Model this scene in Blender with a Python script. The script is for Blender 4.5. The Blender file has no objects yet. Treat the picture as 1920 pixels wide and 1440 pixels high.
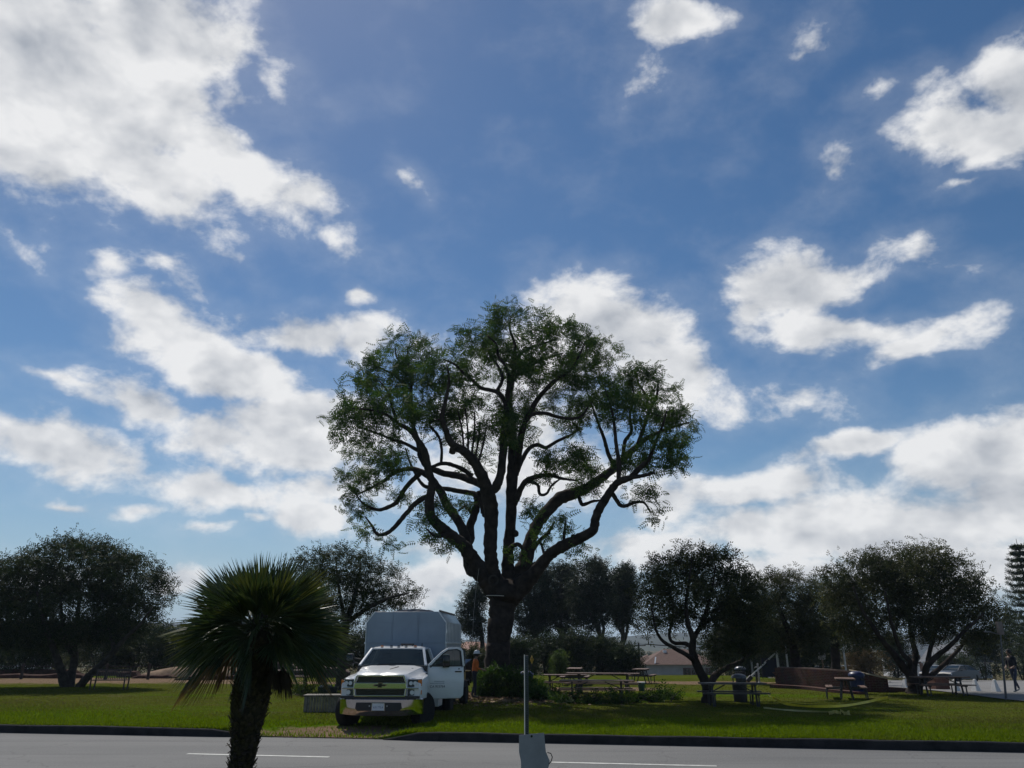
import bpy, bmesh, math, random
import numpy as np
from mathutils import Vector, Matrix, noise as mnoise

random.seed(7)
RNG = np.random.default_rng(11)
scene = bpy.context.scene
COL = scene.collection
R = math.radians

# ------------------------------------------------------------------ camera
CAM_Z = 2.15
PITCH = 18.7
FPX = 1450.0                       # focal length in pixels of the 1920 px wide photograph
cam_data = bpy.data.cameras.new('camera')
cam_data.sensor_width = 36.0
cam_data.lens = 36.0 * FPX / 1920.0
cam_data.clip_start = 0.1
cam_data.clip_end = 9000.0
cam = bpy.data.objects.new('camera', cam_data)
COL.objects.link(cam)
cam.location = (0, 0, CAM_Z)
cam.rotation_euler = (R(90 + PITCH), 0, 0)
scene.camera = cam

SP, CP = math.sin(R(PITCH)), math.cos(R(PITCH))
def ray(px, py):
    u = (px - 960) / FPX; v = (720 - py) / FPX
    return Vector((u, CP - v * SP, SP + v * CP))
def at(px, py, D):
    d = ray(px, py); k = D / d.y
    return Vector((d.x * k, D, CAM_Z + d.z * k))
def azel(px, py):
    d = ray(px, py).normalized()
    return math.atan2(d.x, d.y), math.asin(d.z)

# ------------------------------------------------------------------ sky and sun
SUN_AZ, SUN_EL = -24.0, 51.0        # degrees, azimuth from +Y towards +X
world = bpy.data.worlds.new('World')
scene.world = world
world.use_nodes = True
wn, wl = world.node_tree.nodes, world.node_tree.links
wn.clear()
w_out = wn.new('ShaderNodeOutputWorld')
w_bg = wn.new('ShaderNodeBackground')
w_bg.inputs['Strength'].default_value = 0.07
wl.new(w_bg.outputs[0], w_out.inputs[0])
w_sky = wn.new('ShaderNodeTexSky')
w_sky.sky_type = 'NISHITA'
w_sky.sun_disc = False
w_sky.sun_elevation = R(SUN_EL)
w_sky.sun_rotation = R(SUN_AZ)
w_sky.altitude = 50
w_sky.air_density = 1.0
w_sky.dust_density = 0.15
w_sky.ozone_density = 1.6

def wnode(t, **kw):
    n = wn.new(t)
    for k, v in kw.items():
        setattr(n, k, v)
    return n
def wmath(op, a, b=None, c=None, clamp=False):
    n = wn.new('ShaderNodeMath'); n.operation = op; n.use_clamp = clamp
    for i, s in enumerate((a, b, c)):
        if s is None: continue
        if hasattr(s, 'is_output'): wl.new(s, n.inputs[i])
        else: n.inputs[i].default_value = s
    return n.outputs[0]
w_tc = wnode('ShaderNodeTexCoord')
w_dir = w_tc.outputs['Generated']
w_sep = wnode('ShaderNodeSeparateXYZ'); wl.new(w_dir, w_sep.inputs[0])
w_az = wmath('ARCTAN2', w_sep.outputs[0], w_sep.outputs[1])
w_el = wmath('ARCSINE', wmath('MINIMUM', wmath('MAXIMUM', w_sep.outputs[2], -1.0), 1.0))
# noise lives on the sphere of directions, slightly stretched flat
def wnoise(scale, detail, rough, off=(0, 0, 0), zs=1.7, dist=0.0):
    m = wnode('ShaderNodeMapping'); m.inputs['Scale'].default_value = (1, 1, zs)
    m.inputs['Location'].default_value = off
    wl.new(w_dir, m.inputs[0])
    n = wnode('ShaderNodeTexNoise'); n.noise_dimensions = '3D'
    n.inputs['Scale'].default_value = scale; n.inputs['Detail'].default_value = detail
    n.inputs['Roughness'].default_value = rough; n.inputs['Distortion'].default_value = dist
    wl.new(m.outputs[0], n.inputs['Vector'])
    return n
warp = wnoise(7.0, 3, 0.55)
w_ws = wnode('ShaderNodeSeparateColor'); wl.new(warp.outputs['Color'], w_ws.inputs[0])
WARP = 0.10
w_az2 = wmath('ADD', w_az, wmath('MULTIPLY', wmath('SUBTRACT', w_ws.outputs[0], 0.5), WARP))
w_el2 = wmath('ADD', w_el, wmath('MULTIPLY', wmath('SUBTRACT', w_ws.outputs[1], 0.5), WARP * 0.75))
w_cv = wnode('ShaderNodeCombineXYZ')
wl.new(w_az2, w_cv.inputs[0]); wl.new(w_el2, w_cv.inputs[1])
# clouds of the day: direction of the centre, half width, half height, tilt, weight
CLOUDS = [
    (110, 130, 330, 210, 8, 1.25), (300, 90, 190, 140, 0, 1.2), (200, 260, 250, 85, 18, 1.0), (440, 315, 150, 62, 24, .95),
    (560, 375, 70, 55, 30, .7), (610, 440, 95, 24, 15, .5), (40, 300, 130, 50, 5, .8), (-100, 120, 260, 240, 0, 1.1),
    (195, 480, 42, 38, 40, .62), (300, 495, 70, 18, 32, .5), (520, 180, 46, 34, 30, .55), (440, 200, 90, 40, 10, .5),
    (420, 490, 40, 16, 30, .42), (130, 430, 50, 18, -20, .4), (30, 460, 30, 14, 30, .45),
    (674, 543, 25, 22, 30, .75), (775, 330, 26, 10, 40, .4),
    (320, 605, 115, 40, 20, .95), (430, 690, 175, 60, 16, 1.05), (590, 628, 130, 40, -4, .95), (680, 640, 70, 50, 0, .95),
    (255, 760, 120, 46, 10, .95), (110, 712, 60, 10, 5, .55), (90, 845, 165, 66, 4, 1.1), (-60, 830, 120, 80, 0, 1.0),
    (560, 815, 190, 80, -6, 1.1), (420, 820, 110, 50, 0, .95), (620, 920, 120, 60, 0, .9), (405, 917, 120, 38, 4, .95),
    (135, 950, 52, 14, 0, .75), (250, 945, 54, 20, -6, .8), (585, 965, 78, 34, -6, .9), (385, 980, 42, 10, 0, .6),
    (470, 976, 22, 9, 0, .6), (330, 1085, 46, 26, 0, .7), (800, 1085, 110, 48, 0, .85), (770, 1020, 70, 20, 0, .55), (60, 1080, 130, 20, 0, .3),
    (1150, 620, 175, 92, 14, 1.2), (1260, 690, 110, 80, 40, 1.1), (960, 740, 200, 120, 0, 1.0), (1020, 900, 170, 70, 0, .85),
    (860, 880, 150, 60, 0, .7), (1090, 570, 60, 40, 0, .9),
    (1500, 540, 140, 64, -6, 1.1), (1600, 630, 150, 44, 14, 1.0), (1720, 655, 120, 30, -12, .85), (1420, 590, 62, 50, 40, .9),
    (1785, 510, 70, 20, 20, .45), (1690, 472, 36, 14, 0, .45), (1500, 742, 64, 16, 10, .5), (1800, 600, 40, 30, 30, .4),
    (1265, 38, 135, 40, 4, .95), (1360, 30, 60, 24, 0, .6), (1190, 100, 60, 30, 60, .3), (1500, 90, 60, 16, -30, .32),
    (1850, 235, 150, 74, 28, 1.0), (1920, 160, 100, 80, 0, 1.1), (1800, 345, 32, 11, 0, .55), (1570, 320, 36, 22, -40, .42), (1635, 160, 36, 14, 0, .42),
    (1605, 830, 120, 30, -3, .95), (1840, 845, 160, 78, -8, 1.15), (1970, 800, 130, 60, 0, 1.0), (1415, 918, 135, 46, 2, 1.0),
    (1240, 945, 80, 62, 0, .95), (1230, 1040, 130, 44, 0, .95), (1390, 1005, 120, 50, 0, .95), (1560, 985, 160, 50, 0, 1.0),
    (1750, 1000, 200, 80, 0, 1.15), (1920, 960, 200, 110, 0, 1.1), (1780, 1080, 240, 56, 0, 1.05), (1500, 1070, 200, 40, 0, .75), (1120, 1085, 70, 34, 0, .6),
]
field = None
for (cx, cy, rx, ry, rot, amp) in CLOUDS:
    if rx < 72: amp *= 0.80 if amp > 0.6 else 0.52                     # small shreds stay thin and ragged
    a, e = azel(cx, cy)
    sc_ = 1.0 / (FPX / max(0.6, math.cos(math.atan(math.hypot(cx - 960, cy - 720) / FPX))))
    m = wnode('ShaderNodeMapping'); m.vector_type = 'TEXTURE'
    m.inputs['Location'].default_value = (a, e, 0)
    m.inputs['Rotation'].default_value = (0, 0, R(-rot))
    m.inputs['Scale'].default_value = (rx * sc_ * 1.25, ry * sc_ * 1.25, 1)
    wl.new(w_cv.outputs[0], m.inputs[0])
    ln = wnode('ShaderNodeVectorMath'); ln.operation = 'LENGTH'; wl.new(m.outputs[0], ln.inputs[0])
    v = wmath('MULTIPLY_ADD', ln.outputs['Value'], -amp, amp)
    field = v if field is None else wmath('SMOOTH_MAX', field, v, 0.12)
field = wmath('MAXIMUM', field, -0.6)
# the same kind of broken cumulus goes on around the rest of the sky
g_noise = wnoise(3.1, 3, 0.5, (4.2, 1.3, 7.7), zs=2.2)
gen = wmath('MULTIPLY_ADD', g_noise.outputs['Fac'], 4.6, -2.75)
def smooth(x, lo, hi):
    n = wnode('ShaderNodeMapRange'); n.interpolation_type = 'SMOOTHSTEP'
    wl.new(x, n.inputs[0])
    n.inputs[1].default_value = lo; n.inputs[2].default_value = hi
    return n.outputs[0]
outside = wmath('MAXIMUM', smooth(wmath('ABSOLUTE', w_az), 0.66, 0.86), smooth(w_el, 0.80, 0.95))
fm = wnode('ShaderNodeMix'); fm.data_type = 'FLOAT'
wl.new(outside, fm.inputs['Factor']); wl.new(field, fm.inputs[2]); wl.new(gen, fm.inputs[3])
field = fm.outputs[0]
fb1 = wnoise(11.0, 9, 0.60, (1.7, 0.4, 2.2), zs=1.5, dist=0.12)
sun_dir = Vector((math.sin(R(SUN_AZ)) * math.cos(R(SUN_EL)), math.cos(R(SUN_AZ)) * math.cos(R(SUN_EL)), math.sin(R(SUN_EL))))
so = sun_dir * 0.035
fb2 = wnoise(11.0, 3, 0.55, (1.7 + so.x, 0.4 + so.y, 2.2 + so.z * 1.5), zs=1.5, dist=0.12)
dens_in = wmath('ADD', wmath('MULTIPLY', field, 1.0), wmath('MULTIPLY', wmath('SUBTRACT', fb1.outputs['Fac'], 0.5), 2.1))
dens = smooth(dens_in, -0.08, 0.55)
thin = wmath('MULTIPLY', smooth(dens_in, -0.75, 0.45), 0.13)        # faint veil around and between the clouds
dens = wmath('MAXIMUM', wmath('MULTIPLY', dens, 0.95), thin)
# light and grey parts of the clouds: thickness towards the sun
relief = wmath('SUBTRACT', fb1.outputs['Fac'], fb2.outputs['Fac'])
thick = smooth(dens_in, 0.25, 1.5)
lit = wmath('ADD', wmath('MULTIPLY', relief, 2.6), wmath('MULTIPLY_ADD', thick, -0.40, 0.80), clamp=True)
ccol = wnode('ShaderNodeMix'); ccol.data_type = 'RGBA'
wl.new(lit, ccol.inputs['Factor'])
CL = 1.0 / 0.07
ccol.inputs[6].default_value = (0.40 * CL, 0.43 * CL, 0.48 * CL, 1)
ccol.inputs[7].default_value = (0.88 * CL, 0.88 * CL, 0.88 * CL, 1)
mixs = wnode('ShaderNodeMix'); mixs.data_type = 'RGBA'
wl.new(dens, mixs.inputs['Factor'])
w_hs = wnode('ShaderNodeHueSaturation'); w_hs.inputs['Saturation'].default_value = 1.24; wl.new(w_sky.outputs[0], w_hs.inputs['Color'])
w_hz = wnode('ShaderNodeMix'); w_hz.data_type = 'RGBA'      # pale sea haze low over the whole horizon
wl.new(wmath('MULTIPLY_ADD', smooth(w_el, -0.02, 0.24), -0.8, 0.8), w_hz.inputs['Factor'])
wl.new(w_hs.outputs[0], w_hz.inputs[6]); w_hz.inputs[7].default_value = (0.29 * CL, 0.44 * CL, 0.60 * CL, 1)
wl.new(w_hz.outputs[2], mixs.inputs[6]); wl.new(ccol.outputs[2], mixs.inputs[7])
wl.new(mixs.outputs[2], w_bg.inputs['Color'])

sun_data = bpy.data.lights.new('sun', 'SUN')
sun_data.energy = 3.6
sun_data.angle = R(0.53)
sun_data.color = (1.0, 0.95, 0.87)
sun = bpy.data.objects.new('sun', sun_data)
COL.objects.link(sun)
sun.rotation_euler = (-sun_dir).to_track_quat('-Z', 'Y').to_euler()
sun.location = (0, 0, 60)

scene.view_settings.view_transform = 'Standard'
scene.view_settings.look = 'None'
scene.view_settings.exposure = 0.0
scene.view_settings.gamma = 1.0
scene.view_settings.use_curve_mapping = False
scene.render.engine = 'CYCLES'
scene.cycles.use_denoising = True
scene.cycles.max_bounces = 6
scene.cycles.transparent_max_bounces = 8
scene.cycles.volume_bounces = 0
scene.cycles.sample_clamp_indirect = 6.0
world.cycles.sampling_method = 'MANUAL'
world.cycles.sample_map_resolution = 256

# ------------------------------------------------------------------ helpers
def link(o, parent=None):
    COL.objects.link(o)
    if parent is not None: o.parent = parent
    return o
def empty(name, loc=(0, 0, 0), rz=0.0, label=None, cat=None, group=None, kind=None):
    o = bpy.data.objects.new(name, None); o.empty_display_size = 0.2
    o.location = loc; o.rotation_euler = (0, 0, rz); COL.objects.link(o)
    tag(o, label, cat, group, kind)
    return o
def tag(o, label=None, cat=None, group=None, kind=None):
    if label: o['label'] = label
    if cat: o['category'] = cat
    if group: o['group'] = group
    if kind: o['kind'] = kind
    return o
class MB:
    """collects verts and faces, then builds one mesh object"""
    def __init__(s): s.v = []; s.f = []
    def add(s, vs, fs):
        n = len(s.v); s.v.extend([tuple(p) for p in vs]); s.f.extend([tuple(i + n for i in f) for f in fs]); return s
    def box(s, c, d, rot=None, taper=1.0):
        x, y, z = d[0] / 2, d[1] / 2, d[2] / 2
        P = [Vector((sx * x * (taper if sz > 0 else 1), sy * y * (taper if sz > 0 else 1), sz * z)) for sz in (-1, 1) for sy in (-1, 1) for sx in (-1, 1)]
        if rot is not None:
            m = rot if isinstance(rot, Matrix) else Matrix.Rotation(rot, 3, 'Z')
            P = [m @ p for p in P]
        c = Vector(c)
        return s.add([c + p for p in P], [(0, 2, 3, 1), (4, 5, 7, 6), (0, 1, 5, 4), (2, 6, 7, 3), (0, 4, 6, 2), (1, 3, 7, 5)])
    def bx(s, x0, x1, y0, y1, z0, z1):
        return s.box(((x0 + x1) / 2, (y0 + y1) / 2, (z0 + z1) / 2), (x1 - x0, y1 - y0, z1 - z0))
    def bar(s, a, b, w, h=None, up=(0, 0, 1)):
        a, b = Vector(a), Vector(b); h = w if h is None else h
        d = (b - a); L = d.length; d.normalize(); up = Vector(up)
        if abs(d.dot(up)) > 0.98: up = Vector((0, 1, 0))
        sx = d.cross(up).normalized(); sz = sx.cross(d).normalized()
        m = Matrix((sx, d, sz)).transposed()
        return s.box((a + b) / 2, (w, L, h), m)
    def tube(s, pts, rads, n=8, cap=True):
        pts = [Vector(p) for p in pts]
        if not hasattr(rads, '__len__'): rads = [rads] * len(pts)
        t0 = (pts[1] - pts[0]).normalized()
        ref = Vector((0, 0, 1)) if abs(t0.z) < 0.9 else Vector((1, 0, 0))
        nx = t0.cross(ref).normalized(); vs = []; prev = t0
        for i, p in enumerate(pts):
            t = (pts[min(i + 1, len(pts) - 1)] - pts[max(i - 1, 0)]).normalized()
            ax = prev.cross(t)
            if ax.length > 1e-6: nx = Matrix.Rotation(prev.angle(t), 3, ax.normalized()) @ nx
            nx = (nx - t * nx.dot(t)).normalized(); ny = t.cross(nx); prev = t
            for k in range(n):
                a = 2 * math.pi * k / n
                vs.append(p + (nx * math.cos(a) + ny * math.sin(a)) * rads[i])
        fs = [(i * n + k, i * n + (k + 1) % n, (i + 1) * n + (k + 1) % n, (i + 1) * n + k) for i in range(len(pts) - 1) for k in range(n)]
        if cap: fs += [tuple(range(n))[::-1], tuple((len(pts) - 1) * n + k for k in range(n))]
        return s.add(vs, fs)
    def lathe(s, prof, n=16, c=(0, 0, 0), axis='z'):
        vs = []
        for (r, h) in prof:
            for k in range(n):
                a = 2 * math.pi * k / n
                p = (r * math.cos(a), r * math.sin(a), h)
                if axis == 'x': p = (p[2], p[0], p[1])
                if axis == 'y': p = (p[1], p[2], p[0])
                vs.append((p[0] + c[0], p[1] + c[1], p[2] + c[2]))
        m = len(prof)
        fs = [(i * n + k, i * n + (k + 1) % n, (i + 1) * n + (k + 1) % n, (i + 1) * n + k) for i in range(m - 1) for k in range(n)]
        fs += [tuple(range(n))[::-1], tuple((m - 1) * n + k for k in range(n))]
        return s.add(vs, fs)
    def prism(s, poly, axis, a, b):
        """polygon of 2D points swept along an axis from a to b"""
        def P(p, t):
            return (t, p[0], p[1]) if axis == 'x' else ((p[0], t, p[1]) if axis == 'y' else (p[0], p[1], t))
        n = len(poly)
        vs = [P(p, a) for p in poly] + [P(p, b) for p in poly]
        fs = [tuple(range(n))[::-1], tuple(range(n, 2 * n))] + [(k, (k + 1) % n, n + (k + 1) % n, n + k) for k in range(n)]
        return s.add(vs, fs)
    def loft(s, rings, cap=True):
        n = len(rings[0]); vs = [p for r in rings for p in r]
        fs = [(i * n + k, i * n + (k + 1) % n, (i + 1) * n + (k + 1) % n, (i + 1) * n + k) for i in range(len(rings) - 1) for k in range(n)]
        if cap: fs += [tuple(range(n))[::-1], tuple((len(rings) - 1) * n + k for k in range(n))]
        return s.add(vs, fs)
    def mesh(s, name, bevel=0.0, smooth=False, seg=2):
        me = bpy.data.meshes.new(name)
        me.from_pydata(s.v, [], s.f); me.update()
        bm = bmesh.new(); bm.from_mesh(me)
        bmesh.ops.recalc_face_normals(bm, faces=bm.faces)
        if bevel > 0:
            es = [e for e in bm.edges if len(e.link_faces) == 2 and e.calc_face_angle(0) > 0.5]
            bmesh.ops.bevel(bm, geom=es, offset=bevel, segments=seg, profile=0.5, affect='EDGES', clamp_overlap=True)
        bm.to_mesh(me); bm.free()
        if smooth:
            for p in me.polygons: p.use_smooth = True
            if smooth != 'all':
                try: me.set_sharp_from_angle(angle=R(38))
                except Exception: pass
        return me
    def build(s, name, mat, parent=None, bevel=0.0, smooth=False, seg=2):
        me = s.mesh(name, bevel, smooth, seg); me.materials.append(mat)
        return link(bpy.data.objects.new(name, me), parent)
def np_mesh(name, verts, faces, mat, parent=None, smooth=False):
    """big mesh from numpy arrays, all faces with the same corner count"""
    me = bpy.data.meshes.new(name)
    verts = np.ascontiguousarray(verts, dtype=np.float32); faces = np.ascontiguousarray(faces, dtype=np.int32)
    k = faces.shape[1]
    me.vertices.add(len(verts)); me.vertices.foreach_set('co', verts.ravel())
    me.loops.add(faces.size); me.loops.foreach_set('vertex_index', faces.ravel())
    me.polygons.add(len(faces))
    me.polygons.foreach_set('loop_start', np.arange(0, faces.size, k, dtype=np.int32))
    if smooth: me.polygons.foreach_set('use_smooth', np.ones(len(faces), dtype=bool))
    me.update(calc_edges=True); me.materials.append(mat)
    return link(bpy.data.objects.new(name, me), parent)
def copy_tree(o, parent=None):
    c = o.copy(); COL.objects.link(c); c.parent = parent
    for ch in list(o.children): copy_tree(ch, c)
    return c
def sstep(x, a, b):
    t = min(1.0, max(0.0, (x - a) / (b - a))); return t * t * (3 - 2 * t)

# ------------------------------------------------------------------ materials
MATS = {}
def nodes_of(m): return m.node_tree.nodes, m.node_tree.links
def plain(name, col, rough=0.6, metal=0.0, spec=0.5, var=0.15, vscale=6.0, bump=0.0, bscale=40.0, coat=0.0, col2=None, coords='Object'):
    """principled with noise variation of the colour, small relief"""
    if name in MATS: return MATS[name]
    m = bpy.data.materials.new(name); m.use_nodes = True; MATS[name] = m
    N, L = nodes_of(m); b = N['Principled BSDF']
    b.inputs['Roughness'].default_value = rough; b.inputs['Metallic'].default_value = metal
    b.inputs['Specular IOR Level'].default_value = spec
    b.inputs['Coat Weight'].default_value = coat
    b.inputs['Coat Roughness'].default_value = 0.05
    tc = N.new('ShaderNodeTexCoord'); no = N.new('ShaderNodeTexNoise')
    no.inputs['Scale'].default_value = vscale; no.inputs['Detail'].default_value = 6; no.inputs['Roughness'].default_value = 0.6
    L.new(tc.outputs[coords], no.inputs['Vector'])
    cr = N.new('ShaderNodeValToRGB')
    c2 = col2 or tuple(c * (1 - var * 2) for c in col)
    cr.color_ramp.elements[0].position = 0.32; cr.color_ramp.elements[1].position = 0.66
    cr.color_ramp.elements[0].color = (*c2, 1); cr.color_ramp.elements[1].color = (*[min(1, c * (1 + var * .5)) for c in col], 1)
    L.new(no.outputs['Fac'], cr.inputs[0]); L.new(cr.outputs[0], b.inputs['Base Color'])
    if bump > 0:
        n2 = N.new('ShaderNodeTexNoise'); n2.inputs['Scale'].default_value = bscale; n2.inputs['Detail'].default_value = 5
        L.new(tc.outputs[coords], n2.inputs['Vector'])
        bp = N.new('ShaderNodeBump'); bp.inputs['Strength'].default_value = bump; bp.inputs['Distance'].default_value = 0.02
        L.new(n2.outputs['Fac'], bp.inputs['Height']); L.new(bp.outputs[0], b.inputs['Normal'])
    return m
def leafmat(name, c1, c2, c3, trans=0.25, rough=0.7, spec=0.12):
    if name in MATS: return MATS[name]
    m = bpy.data.materials.new(name); m.use_nodes = True; MATS[name] = m
    N, L = nodes_of(m); b = N['Principled BSDF']
    b.inputs['Roughness'].default_value = rough; b.inputs['Specular IOR Level'].default_value = spec
    g = N.new('ShaderNodeNewGeometry'); tc = N.new('ShaderNodeTexCoord')
    no = N.new('ShaderNodeTexNoise'); no.inputs['Scale'].default_value = 0.9; no.inputs['Detail'].default_value = 3
    L.new(tc.outputs['Object'], no.inputs['Vector'])
    ad = N.new('ShaderNodeMath'); ad.operation = 'MULTIPLY_ADD'; ad.inputs[1].default_value = 0.55
    sb = N.new('ShaderNodeMath'); sb.operation = 'MULTIPLY_ADD'; sb.inputs[1].default_value = 1.6; sb.inputs[2].default_value = -0.55
    L.new(no.outputs['Fac'], sb.inputs[0])
    L.new(g.outputs['Random Per Island'], ad.inputs[0]); L.new(sb.outputs[0], ad.inputs[2])
    cr = N.new('ShaderNodeValToRGB'); e = cr.color_ramp.elements
    e[0].position = 0.15; e[0].color = (*c1, 1); e[1].position = 0.9; e[1].color = (*c3, 1)
    x = e.new(0.55); x.color = (*c2, 1)
    L.new(ad.outputs[0], cr.inputs[0]); L.new(cr.outputs[0], b.inputs['Base Color'])
    tr = N.new('ShaderNodeBsdfTranslucent')
    hs = N.new('ShaderNodeHueSaturation'); hs.inputs['Value'].default_value = 1.5; hs.inputs['Saturation'].default_value = 1.15
    L.new(cr.outputs[0], hs.inputs['Color']); L.new(hs.outputs[0], tr.inputs['Color'])
    mx = N.new('ShaderNodeMixShader'); mx.inputs[0].default_value = trans
    L.new(b.outputs[0], mx.inputs[1]); L.new(tr.outputs[0], mx.inputs[2])
    L.new(mx.outputs[0], N['Material Output'].inputs['Surface'])
    return m
def glassy(name, col, rough=0.04, alpha=0.35):
    """car glass: glossy coat over tinted see-through"""
    if name in MATS: return MATS[name]
    m = bpy.data.materials.new(name); m.use_nodes = True; MATS[name] = m
    N, L = nodes_of(m); b = N['Principled BSDF']
    b.inputs['Base Color'].default_value = (*col, 1); b.inputs['Roughness'].default_value = rough
    b.inputs['Specular IOR Level'].default_value = 0.6
    t = N.new('ShaderNodeBsdfTransparent'); t.inputs[0].default_value = (0.75, 0.8, 0.8, 1)
    mx = N.new('ShaderNodeMixShader'); mx.inputs[0].default_value = alpha
    L.new(b.outputs[0], mx.inputs[1]); L.new(t.outputs[0], mx.inputs[2])
    L.new(mx.outputs[0], N['Material Output'].inputs['Surface'])
    return m
bark = plain('bark', (0.040, 0.031, 0.026), 0.95, var=0.3, vscale=3.0, bump=0.9, bscale=14, spec=0.15)
bark_grey = plain('bark_grey', (0.058, 0.05, 0.043), 0.95, var=0.3, vscale=4.0, bump=0.8, bscale=18, spec=0.15)
bark_red = plain('bark_red', (0.11, 0.055, 0.038), 0.9, var=0.3, vscale=4.0, bump=0.5, bscale=18, spec=0.2)
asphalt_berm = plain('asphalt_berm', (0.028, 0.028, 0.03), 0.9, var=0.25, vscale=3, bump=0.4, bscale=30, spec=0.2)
concrete = plain('concrete', (0.34, 0.33, 0.31), 0.9, var=0.2, vscale=2.5, bump=0.3, bscale=30, spec=0.2)
white_concrete = plain('white_concrete', (0.74, 0.74, 0.74), 0.85, var=0.1, vscale=3, bump=0.2, bscale=25, spec=0.2)
white_paint = plain('white_paint', (0.64, 0.66, 0.68), 0.3, var=0.03, vscale=2.0, coat=0.6)
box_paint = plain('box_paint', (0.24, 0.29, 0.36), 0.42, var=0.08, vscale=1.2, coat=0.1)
chrome = plain('chrome', (0.62, 0.61, 0.63), 0.10, metal=1.0, var=0.02)
black_plastic = plain('black_plastic', (0.014, 0.014, 0.016), 0.5, var=0.1)
gloss_black = plain('gloss_black', (0.012, 0.012, 0.014), 0.12, var=0.05)
rubber = plain('rubber', (0.018, 0.018, 0.018), 0.85, var=0.2, spec=0.2)
steel = plain('steel', (0.42, 0.43, 0.45), 0.42, metal=0.9, var=0.15, vscale=9)
galv = plain('galvanised', (0.40, 0.41, 0.43), 0.38, metal=0.85, var=0.12, vscale=12)
dark_steel = plain('dark_steel', (0.03, 0.03, 0.033), 0.5, metal=0.3, var=0.2)
wood_brown = plain('wood_brown', (0.20, 0.115, 0.075), 0.7, var=0.25, vscale=9, bump=0.2)
wood_grey = plain('wood_grey', (0.20, 0.18, 0.155), 0.85, var=0.25, vscale=7, bump=0.3)
earth = plain('earth', (0.25, 0.175, 0.12), 1.0, var=0.25, vscale=1.5, bump=0.5, bscale=9, spec=0.1)
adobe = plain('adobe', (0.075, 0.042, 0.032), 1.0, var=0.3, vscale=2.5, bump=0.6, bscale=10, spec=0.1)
blue_plastic = plain('blue_plastic', (0.012, 0.022, 0.085), 0.4, var=0.12)
yellow_tape = plain('yellow_tape', (0.85, 0.66, 0.04), 0.5, var=0.12, vscale=3)

# ------------------------------------------------------------------ the lie of the land
# road frame: s runs along the far kerb (to the right), t is the distance beyond the kerb face
RA = R(-9.3)
RO = Vector((0.0, 19.85, 0))          # kerb face straight ahead of the camera
SX, SY = math.cos(RA), math.sin(RA)
TX, TY = -math.sin(RA), math.cos(RA)
def st2xy(s, t): return RO.x + s * SX + t * TX, RO.y + s * SY + t * TY
def xy2st(x, y):
    dx, dy = x - RO.x, y - RO.y
    return dx * SX + dy * SY, dx * TX + dy * TY
LAWN = 0.175
AP0, AP1 = -6.6, -3.15                  # dropped kerb, along s
def softplus(x, k=5.0):
    if x > 40: return x
    return math.log1p(math.exp(x / k * 3)) * k / 3
def terrain(x, y):
    s, t = xy2st(x, y)
    r = x / max(8.0, y)
    q = sstep(r, 0.24, 0.43)
    y0 = 60 * (1 - q) + 41 * q
    sl = 0.056 * (1 - q) + 0.034 * q
    drop = sl * softplus(y - y0)
    drop = 5.2 * math.tanh(drop / 5.2)
    z = LAWN - drop
    if y < 140:
        z += 0.05 * (mnoise.noise(Vector((x * 0.11, y * 0.11, 3.1)))) + 0.018 * mnoise.noise(Vector((x * 0.6, y * 0.6, 1.1)))
    if t < 4.5:
        k = 1 - sstep(t, 0.3, 4.2)
        m = sstep(s, AP0 - 0.7, AP0 + 0.3) * (1 - sstep(s, AP1 - 0.3, AP1 + 0.7))
        edge = 1 - sstep(t, 0.16, 0.6)
        z = z * (1 - edge) + (LAWN - 0.012) * edge
        z = z * (1 - k * m) + 0.02 * k * m
    return z
def ground_px(px, py):
    """where the ray of a pixel meets the ground"""
    d = ray(px, py); lo = 5.0
    prev = lo
    for i in range(4000):
        D = 5 + i * 0.1
        k = D / d.y
        if CAM_Z + d.z * k < terrain(d.x * k, D):
            return Vector((d.x * k, D, terrain(d.x * k, D)))
    return Vector((d.x / d.y * 150, 150, terrain(d.x / d.y * 150, 150)))
def gz(x, y): return terrain(x, y)

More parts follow.
